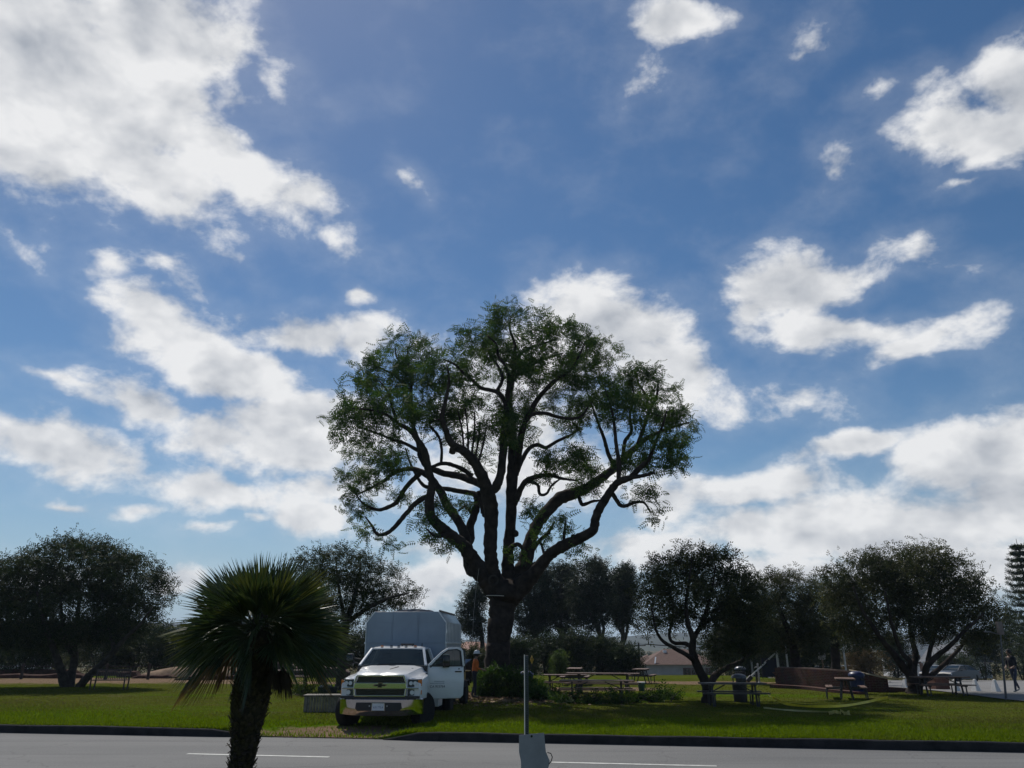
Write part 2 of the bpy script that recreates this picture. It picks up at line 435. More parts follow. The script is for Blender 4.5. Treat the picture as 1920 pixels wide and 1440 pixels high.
# lawn and everything beyond, one sheet to the horizon
def lawn_material():
    m = bpy.data.materials.new('lawn'); m.use_nodes = True
    N, L = nodes_of(m); b = N['Principled BSDF']; b.inputs['Roughness'].default_value = 0.95; b.inputs['Specular IOR Level'].default_value = 0.0
    g = N.new('ShaderNodeNewGeometry')
    def noise(sc, det=4, rough=0.55, stretch=None):
        n = N.new('ShaderNodeTexNoise'); n.inputs['Scale'].default_value = sc; n.inputs['Detail'].default_value = det; n.inputs['Roughness'].default_value = rough
        if stretch:
            mp = N.new('ShaderNodeMapping'); mp.inputs['Scale'].default_value = stretch; L.new(g.outputs['Position'], mp.inputs[0]); L.new(mp.outputs[0], n.inputs['Vector'])
        else: L.new(g.outputs['Position'], n.inputs['Vector'])
        return n.outputs['Fac']
    def ramp(v, a, b_, ca, cb):
        r = N.new('ShaderNodeValToRGB'); r.color_ramp.elements[0].position = a; r.color_ramp.elements[1].position = b_
        r.color_ramp.elements[0].color = (*ca, 1); r.color_ramp.elements[1].color = (*cb, 1); L.new(v, r.inputs[0]); return r.outputs[0]
    def mixc(f, a, b_):
        x = N.new('ShaderNodeMix'); x.data_type = 'RGBA'
        if hasattr(f, 'is_output'): L.new(f, x.inputs['Factor'])
        else: x.inputs['Factor'].default_value = f
        L.new(a, x.inputs[6]); L.new(b_, x.inputs[7]); return x.outputs[2]
    def mth(op, a, b_=None, c=None):
        n = N.new('ShaderNodeMath'); n.operation = op
        for i, s_ in enumerate((a, b_, c)):
            if s_ is None: continue
            if hasattr(s_, 'is_output'): L.new(s_, n.inputs[i])
            else: n.inputs[i].default_value = s_
        return n.outputs[0]
    def mr(v, lo, hi):
        n = N.new('ShaderNodeMapRange'); n.interpolation_type = 'SMOOTHSTEP'; L.new(v, n.inputs[0]); n.inputs[1].default_value = lo; n.inputs[2].default_value = hi; return n.outputs[0]
    fresh = ramp(noise(3.0), 0.3, 0.7, (0.040, 0.088, 0.001), (0.075, 0.135, 0.002))
    drab = ramp(noise(2.2), 0.3, 0.7, (0.050, 0.064, 0.007), (0.085, 0.096, 0.018))
    dry = ramp(noise(4.0), 0.3, 0.7, (0.075, 0.065, 0.03), (0.13, 0.105, 0.06))
    # watered strip along the kerb, patchy further in
    sp = N.new('ShaderNodeSeparateXYZ'); L.new(g.outputs['Position'], sp.inputs[0])
    tval = mth('ADD', mth('MULTIPLY', mth('SUBTRACT', sp.outputs[0], RO.x), TX), mth('MULTIPLY', mth('SUBTRACT', sp.outputs[1], RO.y), TY))
    big = noise(0.16, 3, 0.6, (0.55, 1.0, 1.0))
    strip = mth('SUBTRACT', 1.0, mr(mth('ADD', tval, mth('MULTIPLY', mth('SUBTRACT', big, 0.5), 14.0)), 2.0, 7.0))
    patch = mr(big, 0.50, 0.66)
    gf = mth('MAXIMUM', mth('MULTIPLY', strip, 0.85), mth('MULTIPLY', patch, 0.7))
    col = mixc(gf, drab, fresh)
    dp = mth('MULTIPLY', mr(noise(0.32, 5, 0.65, (0.7, 1.2, 1)), 0.56, 0.70), 0.55)
    col = mixc(dp, col, dry)
    # bare earth where wheels, feet and cut wood wear it off
    wob = noise(1.1, 5, 0.65)
    bare = None
    for (cx, cy, rx, ry) in BARE:
        mp = N.new('ShaderNodeMapping'); mp.vector_type = 'TEXTURE'; mp.inputs['Location'].default_value = (cx, cy, 0); mp.inputs['Scale'].default_value = (rx, ry, 1000)
        L.new(g.outputs['Position'], mp.inputs[0]); ln = N.new('ShaderNodeVectorMath'); ln.operation = 'LENGTH'; L.new(mp.outputs[0], ln.inputs[0])
        v = mth('ADD', mth('SUBTRACT', 1.0, ln.outputs['Value']), mth('MULTIPLY', mth('SUBTRACT', wob, 0.5), 1.3))
        bare = v if bare is None else mth('MAXIMUM', bare, v)
    soil = ramp(noise(5.0, 8, 0.7), 0.3, 0.75, (0.12, 0.08, 0.052), (0.25, 0.18, 0.125))
    col = mixc(mr(bare, 0.0, 0.35), col, soil)
    # beyond the crest: dry scrub country
    far = ramp(noise(0.02, 6), 0.35, 0.65, (0.05, 0.06, 0.03), (0.16, 0.13, 0.08))
    col = mixc(mr(sp.outputs[1], 75.0, 110.0), col, far)
    L.new(col, b.inputs['Base Color'])
    bp = N.new('ShaderNodeBump'); bp.inputs['Strength'].default_value = 0.7; bp.inputs['Distance'].default_value = 0.05
    L.new(noise(9.0, 6, 0.7), bp.inputs['Height']); L.new(bp.outputs[0], b.inputs['Normal'])
    return m
ax_, ay_ = st2xy(-4.7, 1.0)
BARE = [(ax_, ay_, 2.4, 1.5), (-1.2, 35.5, 3.4, 2.2), (-24.5, 49.5, 13.5, 5.0), (3.6, 40.0, 4.5, 2.0), (10.5, 47, 6, 2.5), (-12.5, 46.0, 6.0, 1.6)]
lawn_mat = lawn_material()
def axis(fine0, fine1, step, far0, far1):
    a = list(np.arange(fine0, fine1 + 1e-6, step)); d = step; x = fine1
    while x < far1: d *= 1.25; x += d; a.append(min(x, far1))
    d = step; x = fine0; pre = []
    while x > far0: d *= 1.25; x -= d; pre.append(max(x, far0))
    return pre[::-1] + a
SS = axis(-32, 40, 0.5, -4200, 4200)
TT = [0.149, 0.15, 0.3, 0.45, 0.6, 0.8] + [1.0 + i * 0.5 for i in range(0, 74)]
d = 0.5
while TT[-1] < 5200: d *= 1.12; TT.append(TT[-1] + d)
vs = []
for t in TT:
    for s in SS:
        x, y = st2xy(s, t); vs.append((x, y, terrain(x, y) if t > 0.1495 else -0.15))
nS = len(SS)
vs = np.array(vs); ii, jj = np.meshgrid(np.arange(len(TT) - 1), np.arange(nS - 1), indexing='ij')
q0 = (ii * nS + jj).ravel()
fs = np.stack([q0, q0 + 1, q0 + nS + 1, q0 + nS], 1)
lawn = np_mesh('lawn_ground', vs, fs, lawn_mat, smooth=True); tag(lawn, kind='structure')

# road
def road_material():
    m = bpy.data.materials.new('asphalt'); m.use_nodes = True
    N, L = nodes_of(m); b = N['Principled BSDF']; b.inputs['Roughness'].default_value = 0.86; b.inputs['Specular IOR Level'].default_value = 0.3
    g = N.new('ShaderNodeNewGeometry')
    def noise(sc, det, st, rot=RA):
        n = N.new('ShaderNodeTexNoise'); n.inputs['Scale'].default_value = sc; n.inputs['Detail'].default_value = det; n.inputs['Roughness'].default_value = 0.62
        mp = N.new('ShaderNodeMapping'); mp.inputs['Rotation'].default_value = (0, 0, -rot); mp.inputs['Scale'].default_value = st
        L.new(g.outputs['Position'], mp.inputs[0]); L.new(mp.outputs[0], n.inputs['Vector']); return n.outputs['Fac']
    def mixc(f, a, c, mode='MIX'):
        x = N.new('ShaderNodeMix'); x.data_type = 'RGBA'; x.blend_type = mode
        L.new(f, x.inputs['Factor']) if hasattr(f, 'is_output') else None
        if not hasattr(f, 'is_output'): x.inputs['Factor'].default_value = f
        for i, s_ in ((6, a), (7, c)):
            if hasattr(s_, 'is_output'): L.new(s_, x.inputs[i])
            else: x.inputs[i].default_value = (*s_, 1)
        return x.outputs[2]
    def mr(v, lo, hi):
        n = N.new('ShaderNodeMapRange'); n.interpolation_type = 'SMOOTHSTEP'; L.new(v, n.inputs[0]); n.inputs[1].default_value = lo; n.inputs[2].default_value = hi; return n.outputs[0]
    c = mixc(mr(noise(0.35, 4, (0.4, 1.3, 1)), 0.3, 0.7), (0.120, 0.120, 0.119), (0.162, 0.161, 0.157))
    c = mixc(mr(noise(1.0, 5, (0.10, 2.6, 1)), 0.52, 0.72), c, (0.10, 0.10, 0.10))          # worn wheel lanes along the road
    c = mixc(mr(noise(28.0, 3, (1, 1, 1)), 0.45, 0.75), c, (0.20, 0.20, 0.195))
    # cracks
    vo = N.new('ShaderNodeTexVoronoi'); vo.feature = 'DISTANCE_TO_EDGE'; vo.inputs['Scale'].default_value = 0.23
    n3 = N.new('ShaderNodeTexNoise'); n3.inputs['Scale'].default_value = 1.6; n3.inputs['Detail'].default_value = 5
    L.new(g.outputs['Position'], n3.inputs['Vector'])
    ad = N.new('ShaderNodeVectorMath'); ad.operation = 'MULTIPLY_ADD'; L.new(n3.outputs['Color'], ad.inputs[0]); ad.inputs[1].default_value = (1.2, 1.2, 0); L.new(g.outputs['Position'], ad.inputs[2])
    L.new(ad.outputs[0], vo.inputs['Vector'])
    ck = N.new('ShaderNodeMapRange'); L.new(vo.outputs['Distance'], ck.inputs[0]); ck.inputs[1].default_value = 0.002; ck.inputs[2].default_value = 0.006; ck.inputs[3].default_value = 0.35; ck.inputs[4].default_value = 0.0
    c = mixc(ck.outputs[0], c, (0.05, 0.05, 0.05))
    L.new(c, b.inputs['Base Color'])
    bp = N.new('ShaderNodeBump'); bp.inputs['Strength'].default_value = 0.35; bp.inputs['Distance'].default_value = 0.01
    n4 = N.new('ShaderNodeTexNoise'); n4.inputs['Scale'].default_value = 70; L.new(g.outputs['Position'], n4.inputs['Vector'])
    L.new(n4.outputs['Fac'], bp.inputs['Height']); L.new(bp.outputs[0], b.inputs['Normal'])
    return m
asphalt = road_material()
ROADW = 8.6
def strip_sheet(name, t0, t1, s0, s1, z0, z1, mat, nt=6, ns=60, kind='structure'):
    vs, fs = [], []
    for i in range(nt + 1):
        for j in range(ns + 1):
            x, y = st2xy(s0 + (s1 - s0) * j / ns, t0 + (t1 - t0) * i / nt)
            vs.append((x, y, z0 + (z1 - z0) * i / nt))
    for i in range(nt):
        for j in range(ns): fs.append((i * (ns + 1) + j, i * (ns + 1) + j + 1, (i + 1) * (ns + 1) + j + 1, (i + 1) * (ns + 1) + j))
    mb = MB(); mb.add(vs, fs); o = mb.build(name, mat); tag(o, kind=kind); return o
strip_sheet('road', -ROADW, 0.16, -600, 600, 0.0, 0.0, asphalt)
verge = strip_sheet('near_verge', -70, -ROADW - 0.14, -600, 600, 0.12, 0.12, lawn_mat)
# kerbs: profile swept along s, ends sloping down at the dropped kerb
def kerb(name, segs, t_front, t_back, sgn):
    rings = []
    for s, h in segs:
        prof = [(t_front, -0.06), (t_front + 0.012 * sgn, h - 0.02), (t_front + 0.03 * sgn, h), (t_back, h), (t_back, -0.06)]
        rings.append([(*st2xy(s, t), z) for t, z in prof])
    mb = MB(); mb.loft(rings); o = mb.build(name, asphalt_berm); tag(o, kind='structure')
KH = 0.19
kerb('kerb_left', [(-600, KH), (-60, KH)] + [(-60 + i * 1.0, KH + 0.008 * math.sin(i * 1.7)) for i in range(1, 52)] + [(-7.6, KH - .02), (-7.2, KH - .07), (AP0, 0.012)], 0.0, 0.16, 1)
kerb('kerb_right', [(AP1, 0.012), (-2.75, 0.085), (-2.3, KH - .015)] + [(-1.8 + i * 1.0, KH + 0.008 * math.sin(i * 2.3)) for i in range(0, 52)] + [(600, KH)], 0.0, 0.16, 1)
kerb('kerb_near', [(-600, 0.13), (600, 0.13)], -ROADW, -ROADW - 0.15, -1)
# lane line: dashes
line_paint = plain('line_paint', (0.62, 0.62, 0.58), 0.7, var=0.18, vscale=5, coords='Object')
p0, p1 = at(358, 1412, 18), at(612, 1421.5, 18)
def road_px(px, py):
    d = ray(px, py); k = -CAM_Z / d.z; return d.x * k, d.y * k
sa, ta = xy2st(*road_px(358, 1412)); sb, tb = xy2st(*road_px(612, 1421.5)); sc0, _ = xy2st(*road_px(1028, 1437))
period = sc0 - sa; dl = sb - sa; tm = (ta + tb) / 2
for k in range(-6, 8):
    strip_sheet('lane_dash', tm - 0.06, tm + 0.06, sa + k * period, sa + k * period + dl, 0.005, 0.005, line_paint, 1, 4)
# car park and street beyond the lawn on the right
def poly_sheet(name, pts, mat, dz=0.02, n=26):
    """four corners, laid on the ground"""
    vs, fs = [], []
    for i in range(n + 1):
        for j in range(n + 1):
            u, v = j / n, i / n
            p = [(pts[0][k] * (1 - u) + pts[1][k] * u) * (1 - v) + (pts[3][k] * (1 - u) + pts[2][k] * u) * v for k in (0, 1)]
            vs.append((p[0], p[1], terrain(*p) + dz))
    for i in range(n):
        for j in range(n): fs.append((i * (n + 1) + j, i * (n + 1) + j + 1, (i + 1) * (n + 1) + j + 1, (i + 1) * (n + 1) + j))
    mb = MB(); mb.add(vs, fs); o = mb.build(name, mat, smooth='all'); tag(o, kind='structure')
a = ground_px(1665, 1288); b = ground_px(1838, 1306); c = ground_px(1935, 1316)
park_mat = plain('car_park_asphalt', (0.21, 0.205, 0.20), 0.9, var=0.12, vscale=0.5, bump=0.2, spec=0.2, coords='Object')
poly_sheet('car_park', [(c.x - .6, c.y - 9), (c.x + 70, c.y - 9), (c.x + 80, 78), (a.x + .3, 78)], park_mat, 0.035, 60)
poly_sheet('back_street', [(20, 79), (110, 79), (120, 92), (20, 92)], park_mat, 0.03, 20)

# far hills
def hills():
    nx = 160; vs, fs = [], []
    for i in range(9):
        for j in range(nx + 1):
            az = -1.15 + 2.3 * j / nx
            D = 1150 + i * 130
            u = i / 8
            base = 22 + 34 * sstep(-az, 0.02, 0.5) + 12 * mnoise.noise(Vector((az * 3.1, 0.4, 0))) + 5 * mnoise.noise(Vector((az * 9, 2, 0)))
            base += 12 * sstep(az, 0.12, 0.22) * (1 - sstep(az, 0.5, 0.8))
            z = -8 + (base + 4) * math.sin(u * math.pi / 2) + 3.0 * mnoise.noise(Vector((az * 22, i * 0.7, 5)))
            vs.append((math.sin(az) * D, math.cos(az) * D, z))
    for j in range(nx + 1):
        az = -1.15 + 2.3 * j / nx; vs.append((math.sin(az) * 2600, math.cos(az) * 2600, -12))
    for i in range(9):
        for j in range(nx): fs.append((i * (nx + 1) + j, i * (nx + 1) + j + 1, (i + 1) * (nx + 1) + j + 1, (i + 1) * (nx + 1) + j))
    mb = MB(); mb.add(vs, fs)
    o = mb.build('hills', plain('scrub', (0.07, 0.075, 0.045), 1.0, var=0.35, vscale=0.012, spec=0.05, bump=0.6, bscale=0.06), smooth='all'); tag(o, kind='structure')
hills()

GR_DRAB, GR_FRESH = (0.115, 0.125, 0.018), (0.135, 0.200, 0.003)

# ------------------------------------------------------------------ trees
def rot_frames(n, rng, up_bias=0.0, droop=0.0):
    """random leaf frames: columns = length axis, width axis, normal"""
    d = rng.normal(size=(n, 3)); d[:, 2] = d[:, 2] * 0.7 + up_bias - droop
    d /= np.linalg.norm(d, axis=1, keepdims=True)
    w = np.cross(d, rng.normal(size=(n, 3))); w /= np.linalg.norm(w, axis=1, keepdims=True)
    nrm = np.cross(d, w)
    return np.stack([d, w, nrm], 2)
def scatter(tv, tf, pos, frames, scale):
    """copies of a leaf template (verts, faces) put together as arrays"""
    n, k = len(pos), len(tv)
    V = np.einsum('nij,kj->nki', frames, tv) * scale[:, None, None] + pos[:, None, :]
    F = (np.arange(n) * k)[:, None, None] + tf[None, :, :]
    return V.reshape(-1, 3), F.reshape(-1, tf.shape[1])
# leaf templates: x along the leaf, y across, z normal
def tmpl_leaf(w=0.32, fold=0.06):
    v = np.array([(0, 0, 0), (0.45, w / 2, fold), (1, 0, -0.06), (0.45, -w / 2, fold)], float)
    return v, np.array([(0, 1, 2, 3)])
def tmpl_sprig(n=5, w=0.16, ln=0.5):
    """twig end with n narrow leaves"""
    v, f = [], []
    for i in range(n):
        t = i / (n - 1); sgn = 1 if i % 2 else -1
        if i == n - 1: sgn = 0.15
        bx = 0.75 * t; L_ = ln * (1 - 0.25 * t); ang = sgn * 0.85
        dx, dy = math.cos(ang) * L_, math.sin(ang) * L_
        px_, py_ = -math.sin(ang) * w / 2, math.cos(ang) * w / 2
        z = 0.06 * (i % 3)
        b = len(v)
        v += [(bx, 0, z), (bx + dx * .5 + px_, dy * .5 + py_, z + .05), (bx + dx, dy, z - .04), (bx + dx * .5 - px_, dy * .5 - py_, z + .05)]
        f.append((b, b + 1, b + 2, b + 3))
    return np.array(v, float), np.array(f)
def tmpl_pinnate(pairs=5, ln=0.36, w=0.13):
    """feather leaf, arching down at its tip"""
    v, f = [], []
    for i in range(pairs):
        t = (i + 0.7) / pairs; x = t; z = -0.32 * t * t
        L_ = ln * (0.55 + 0.45 * math.sin(math.pi * min(1, t * 0.8 + 0.25)))
        for sgn in (1, -1):
            dx, dy = 0.5 * L_, sgn * 0.87 * L_
            b = len(v)
            v += [(x, 0, z), (x + dx * .5 - .87 * w * .5, dy * .5 + sgn * .5 * w * .5, z - .03), (x + dx, dy, z - .11), (x + dx * .5 + .87 * w * .5, dy * .5 - sgn * .5 * w * .5, z - .03)]
            f.append((b, b + 1, b + 2, b + 3))
    return np.array(v, float), np.array(f)
def catmull(P, sub=4):
    """smooth polyline through rows of (x, y, z, r)"""
    P = np.array(P, float)
    if len(P) < 3: return P
    Q = np.vstack([2 * P[0] - P[1], P, 2 * P[-1] - P[-2]]); out = []
    for i in range(1, len(Q) - 2):
        for k in range(sub):
            t = k / sub; a, b, c, d = Q[i - 1], Q[i], Q[i + 1], Q[i + 2]
            out.append(0.5 * ((2 * b) + (-a + c) * t + (2 * a - 5 * b + 4 * c - d) * t * t + (-a + 3 * b - 3 * c + d) * t ** 3))
    out.append(P[-1]); out = np.array(out); out[:, 3] = np.maximum(out[:, 3], 0.004)
    return out
def limb_mesh(mb, pts, n, rough=0.0, rng=None):
    """tube of varying radius with knobbly bark outline"""
    pts = np.array(pts)
    if rough and rng is not None:
        for i in range(1, len(pts) - 1):
            r = pts[i, 3]
            pts[i, :3] += rng.normal(size=3) * r * rough * 0.35; pts[i, 3] *= 1 + rng.normal() * rough * 0.35
    mb.tube([p[:3] for p in pts], [max(0.004, p[3]) for p in pts], n)
def colonize(skel, targets, rng, r_tip=0.006, wig=0.16, segs=4, rmax=0.03, lift=0.1):
    """join each leaf cluster to the nearest wood by a twig; twigs can start on twigs"""
    cap = len(skel) + len(targets) * (segs) + 5
    S = np.zeros((cap, 4)); S[:len(skel)] = skel; n = len(skel)
    d0 = np.array([np.min(np.sum((skel[:, :3] - t) ** 2, 1)) for t in targets])
    tw = []
    for i in np.argsort(d0):
        t = targets[i]
        dd = np.sum((S[:n, :3] - t) ** 2, 1) * (1 + 0.0 * S[:n, 3])
        # prefer wood that lies below and inside
        dd = dd * (1 + 0.35 * (S[:n, 2] > t[2]))
        j = int(np.argmin(dd)); a = S[j]
        L_ = math.sqrt(max(1e-6, np.sum((a[:3] - t) ** 2)))
        r0 = min(a[3] * 0.75, rmax, 0.008 + 0.011 * L_); r0 = max(r0, r_tip)
        pts = [np.array([*a[:3], r0])]
        side = rng.normal(size=3) * wig * L_
        for k in range(1, segs + 1):
            u = k / segs; p = a[:3] * (1 - u) + t * u + side * math.sin(u * math.pi) + np.array([0, 0, lift * L_ * math.sin(u * math.pi)])
            pts.append(np.array([*p, r0 * (1 - u) + r_tip * u]))
        tw.append(pts)
        for p in pts[1:]: S[n] = p; n += 1
    return tw, S[:n]
def twig_mesh(tw, sides=3):
    """all twigs as one triangular-tube array mesh"""
    V, F = [], []; base = 0
    for pts in tw:
        P = np.array(pts); d = P[-1, :3] - P[0, :3]; d /= max(1e-6, np.linalg.norm(d))
        ref = np.array([0, 0, 1.0]) if abs(d[2]) < 0.9 else np.array([1.0, 0, 0])
        x = np.cross(d, ref); x /= np.linalg.norm(x); y = np.cross(d, x)
        for i in range(len(P)):
            for k in range(sides):
                a = 2 * math.pi * k / sides
                V.append(P[i, :3] + (x * math.cos(a) + y * math.sin(a)) * P[i, 3])
        for i in range(len(P) - 1):
            for k in range(sides):
                F.append((base + i * sides + k, base + i * sides + (k + 1) % sides, base + (i + 1) * sides + (k + 1) % sides, base + (i + 1) * sides + k))
        base += len(P) * sides
    return np.array(V), np.array(F)
def in_ellipsoids(ells, n, rng, shell=0.5):
    """points in a union of ellipsoids ((x,y,z),(rx,ry,rz)), more of them towards the outside"""
    vol = np.array([e[1][0] * e[1][1] * e[1][2] for e in ells]) ** 0.8; vol = vol / vol.sum()
    pts = []
    for e, w in zip(ells, vol):
        k = max(3, int(round(n * w)))
        d = rng.normal(size=(k, 3)); d /= np.linalg.norm(d, axis=1, keepdims=True)
        r = rng.random(k) ** (1 / (3 + 6 * shell))
        pts.append(np.array(e[0]) + d * r[:, None] * np.array(e[1]))
    return np.vstack(pts)
def leaves_at(targets, per, spread, template, size, rng, droop=0.0, up=0.0, flat=1.0, extra=None):
    tv, tf = template
    n = len(targets) * per
    pos = np.repeat(targets, per, 0) + rng.normal(size=(n, 3)) * np.array([spread, spread, spread * flat])
    if extra is not None: pos = np.vstack([pos, extra]); n = len(pos)
    sc = size * (0.65 + 0.6 * rng.random(n))
    return scatter(tv, tf, pos, rot_frames(n, rng, up, droop), sc)
def make_tree(name, label, base, limbs, ells, n_clusters, per, spread, template, size, leaf, wood, seed, group=None, cat='tree',
              droop=0.2, shell=0.5, rmax=0.03, sides=9, wig=0.16, flat=0.8, split_limbs=False, extra_targets=None, thin=None, zmin=None):
    rng = np.random.default_rng(seed)
    base = Vector(base)
    root = empty(name, base, 0, label, cat, group)
    b = np.array(base)
    T = in_ellipsoids(ells, n_clusters, rng, shell)
    if thin is not None: T = thin(T, rng)
    if zmin is not None: T = T[T[:, 2] > zmin]
    if extra_targets is not None: T = np.vstack([T, extra_targets])
    skel = []
    mb = MB()
    for i, L_ in enumerate(limbs):
        P = catmull(L_, 5); skel.append(P.copy())
        Q = P.copy(); Q[:, :3] -= b
        if split_limbs and i > 0:
            m2 = MB(); limb_mesh(m2, Q, sides, 0.14, rng); m2.build('limb', wood, root, smooth='all')
        else: limb_mesh(mb, Q, sides + 3 if i == 0 else sides, 0.10, rng)
    mb.build('trunk', wood, root, smooth='all')
    skel = np.vstack(skel); sk = skel[len(skel) // 8:] if len(limbs) == 1 else skel[skel[:, 2] > base.z + 0.3]
    tw, S = colonize(sk, T, rng, rmax=rmax, wig=wig)
    V, F = twig_mesh(tw); np_mesh('twigs', V - b, F, wood, root)['kind'] = 'stuff'
    # leaves also along the outer half of each twig
    ex = np.array([p[k][:3] + rng.normal(size=3) * spread * 0.6 for p in tw for k in (2, 3)]) if len(tw) else None
    V, F = leaves_at(T, per, spread, template, size, rng, droop, 0.0, flat, ex)
    np_mesh('crown', V - b, F, leaf, root)
    return root
def pxlimb(rows, D):
    """rows of (px, py, radius px, depth offset) -> rows of (x, y, z, r)"""
    out = []
    for (x, y, r, o) in rows:
        p = at(x, y, D + o); out.append((p.x, p.y, p.z, r * (D + o) / 1560.0))
    return out
def pxell(x, y, rx, ry, D, rd=None, o=0.0):
    p = at(x, y, D + o); k = (D + o) / 1560.0
    return ((p.x, p.y, p.z), (rx * k, (rd if rd is not None else (rx * k * 0.9)), ry * k))

leaf_main = leafmat('leaf_feathery', (0.022, 0.045, 0.012), (0.040, 0.078, 0.016), (0.080, 0.110, 0.025), 0.30)
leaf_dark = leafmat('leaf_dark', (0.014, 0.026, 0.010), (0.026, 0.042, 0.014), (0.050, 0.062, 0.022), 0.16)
leaf_olive = leafmat('leaf_olive', (0.022, 0.030, 0.013), (0.042, 0.052, 0.020), (0.090, 0.090, 0.034), 0.22)
leaf_euc = leafmat('leaf_eucalyptus', (0.014, 0.024, 0.014), (0.026, 0.038, 0.020), (0.05, 0.058, 0.030), 0.15)
leaf_brown = leafmat('leaf_brown', (0.05, 0.042, 0.018), (0.085, 0.062, 0.026), (0.13, 0.09, 0.04), 0.2)
leaf_bright = leafmat('leaf_bright', (0.035, 0.06, 0.014), (0.06, 0.095, 0.02), (0.13, 0.15, 0.04), 0.3)
T_LEAF, T_SPRIG, T_PIN = tmpl_leaf(0.42), tmpl_sprig(), tmpl_pinnate()

# --- the great old tree over the lawn
def great_tree():
    D = 36.0
    base = at(936, 1302, D); base.z = gz(base.x, base.y)
    def W(rows): return pxlimb(rows, D)
    trunk = W([(931, 1318, 44, 0), (931, 1296, 36, 0), (932, 1262, 27, 0), (933, 1225, 23, 0), (935, 1200, 23, 0), (939, 1168, 24.5, 0), (943, 1134, 27, 0), (947, 1114, 32, 0), (949, 1098, 30, 0), (949, 1086, 12, 0)])
    L = [trunk]
    # left fork and what it carries
    L.append(W([(938, 1122, 20, 0), (918, 1092, 20, -.1), (902, 1072, 18.5, -.2), (890, 1052, 15, -.3), (877, 1034, 13.5, -.5), (858, 1014, 13, -.8), (836, 997, 12, -1.1), (812, 974, 10.5, -1.4), (805, 950, 9.5, -1.6),
                (807, 928, 9, -1.8), (811, 906, 8.5, -1.9), (803, 882, 8, -2.1), (797, 850, 7.5, -2.4), (784, 826, 6.5, -2.7), (768, 806, 5, -3.0), (748, 795, 4, -3.4), (722, 776, 3, -3.8), (690, 768, 2, -4.1), (660, 766, 1.4, -4.3)]))
    L.append(W([(880, 1052, 13, 0.2), (886, 1075, 12, 0.1)][::-1] + [(872, 1008, 11, .6), (862, 980, 9.5, 1.0), (840, 950, 9, 1.4), (826, 922, 8.2, 1.7), (808, 897, 7, 2.0), (788, 884, 6, 2.3), (768, 879, 5, 2.6), (740, 886, 4.2, 2.9), (718, 903, 3.5, 3.1), (692, 917, 2.5, 3.3), (672, 926, 1.5, 3.5)]))
    L.append(W([(790, 885, 5.5, 2.3), (778, 896, 5.3, 2.3), (761, 914, 5, 2.4), (744, 941, 4.6, 2.4), (727, 951, 4.2, 2.5), (710, 956, 3.6, 2.6), (690, 950, 3, 2.8), (676, 939, 2, 3.0), (660, 915, 1.3, 3.2)]))
    L.append(W([(806, 932, 6, -1.7), (798, 932, 5.5, -1.6), (778, 945, 5.2, -1.5), (759, 966, 5, -1.4), (742, 986, 4.6, -1.3), (727, 999, 4.2, -1.2), (708, 1002, 3.4, -1.2), (697, 985, 2.4, -1.2), (684, 968, 1.4, -1.2)]))
    L.append(W([(872, 1030, 9.5, 1.6), (882, 1008, 9, 1.9), (881, 988, 8.5, 2.1), (890, 962, 8, 2.3), (895, 938, 7, 2.5), (888, 926, 6, 2.7), (862, 921, 5, 3.0), (834, 916, 4.6, 3.3), (800, 913, 4, 3.6), (786, 900, 3.2, 3.8), (770, 870, 2.4, 4.0), (760, 840, 1.6, 4.2)]))
    # centre left stem, the big cut bough and its shoots
    L.append(W([(936, 1110, 20, -.1), (926, 1080, 16, -.2), (921, 1055, 13.8, -.4), (920, 1020, 13.2, -.6), (921, 985, 13.8, -.7), (920, 948, 15, -.9), (912, 918, 14, -1.2), (901, 886, 11.5, -1.6), (884, 860, 10.5, -2.0), (866, 844, 9.5, -2.3), (852, 840, 8, -2.5), (848, 848, 7.4, -2.6)]))
    L.append(W([(858, 841, 8.5, -2.4), (844, 828, 7.2, -2.7), (836, 806, 6.5, -3.0), (829, 785, 5.5, -3.3), (832, 766, 4.6, -3.5), (838, 740, 3.6, -3.7), (842, 712, 2.6, -3.9), (838, 686, 1.6, -4.0)]))
    L.append(W([(908, 910, 10, -1.2), (890, 903, 8, -.6), (862, 893, 7.2, .1), (826, 886, 6.5, .9), (799, 872, 6.2, 1.4), (788, 852, 6, 1.7), (784, 828, 5.6, 2.0), (775, 800, 5, 2.2), (772, 770, 4.6, 2.4), (770, 738, 4, 2.6), (772, 706, 3.2, 2.8), (765, 678, 2.2, 3.0), (764, 650, 1.4, 3.1)]))
    L.append(W([(886, 893, 5, -.4), (866, 879, 4.6, -.6), (846, 871, 4.4, -.8), (829, 869, 4, -1.0), (808, 876, 3.4, -1.1)]))
    L.append(W([(827, 870, 3, -1.0), (828, 842, 3, -1.1), (822, 818, 2.8, -1.2), (806, 798, 2.6, -1.3), (812, 790, 2.6, -1.3), (828, 786, 2.2, -1.4)]))
    L.append(W([(912, 930, 9, -1), (930, 912, 9.5, -1.2), (938, 890, 9, -1.3), (943, 850, 8.2, -1.3), (945, 815, 7.4, -1.2), (948, 780, 6.6, -1.1), (951, 745, 5.5, -1.2), (954, 710, 4.2, -1.4), (948, 688, 3.4, -1.6), (935, 668, 2.8, -1.8), (930, 645, 2.2, -2.0), (914, 630, 1.5, -2.2)]))
    L.append(W([(898, 922, 6, 0), (905, 950, 5.5, -.2), (905, 962, 4.6, -.3)]))
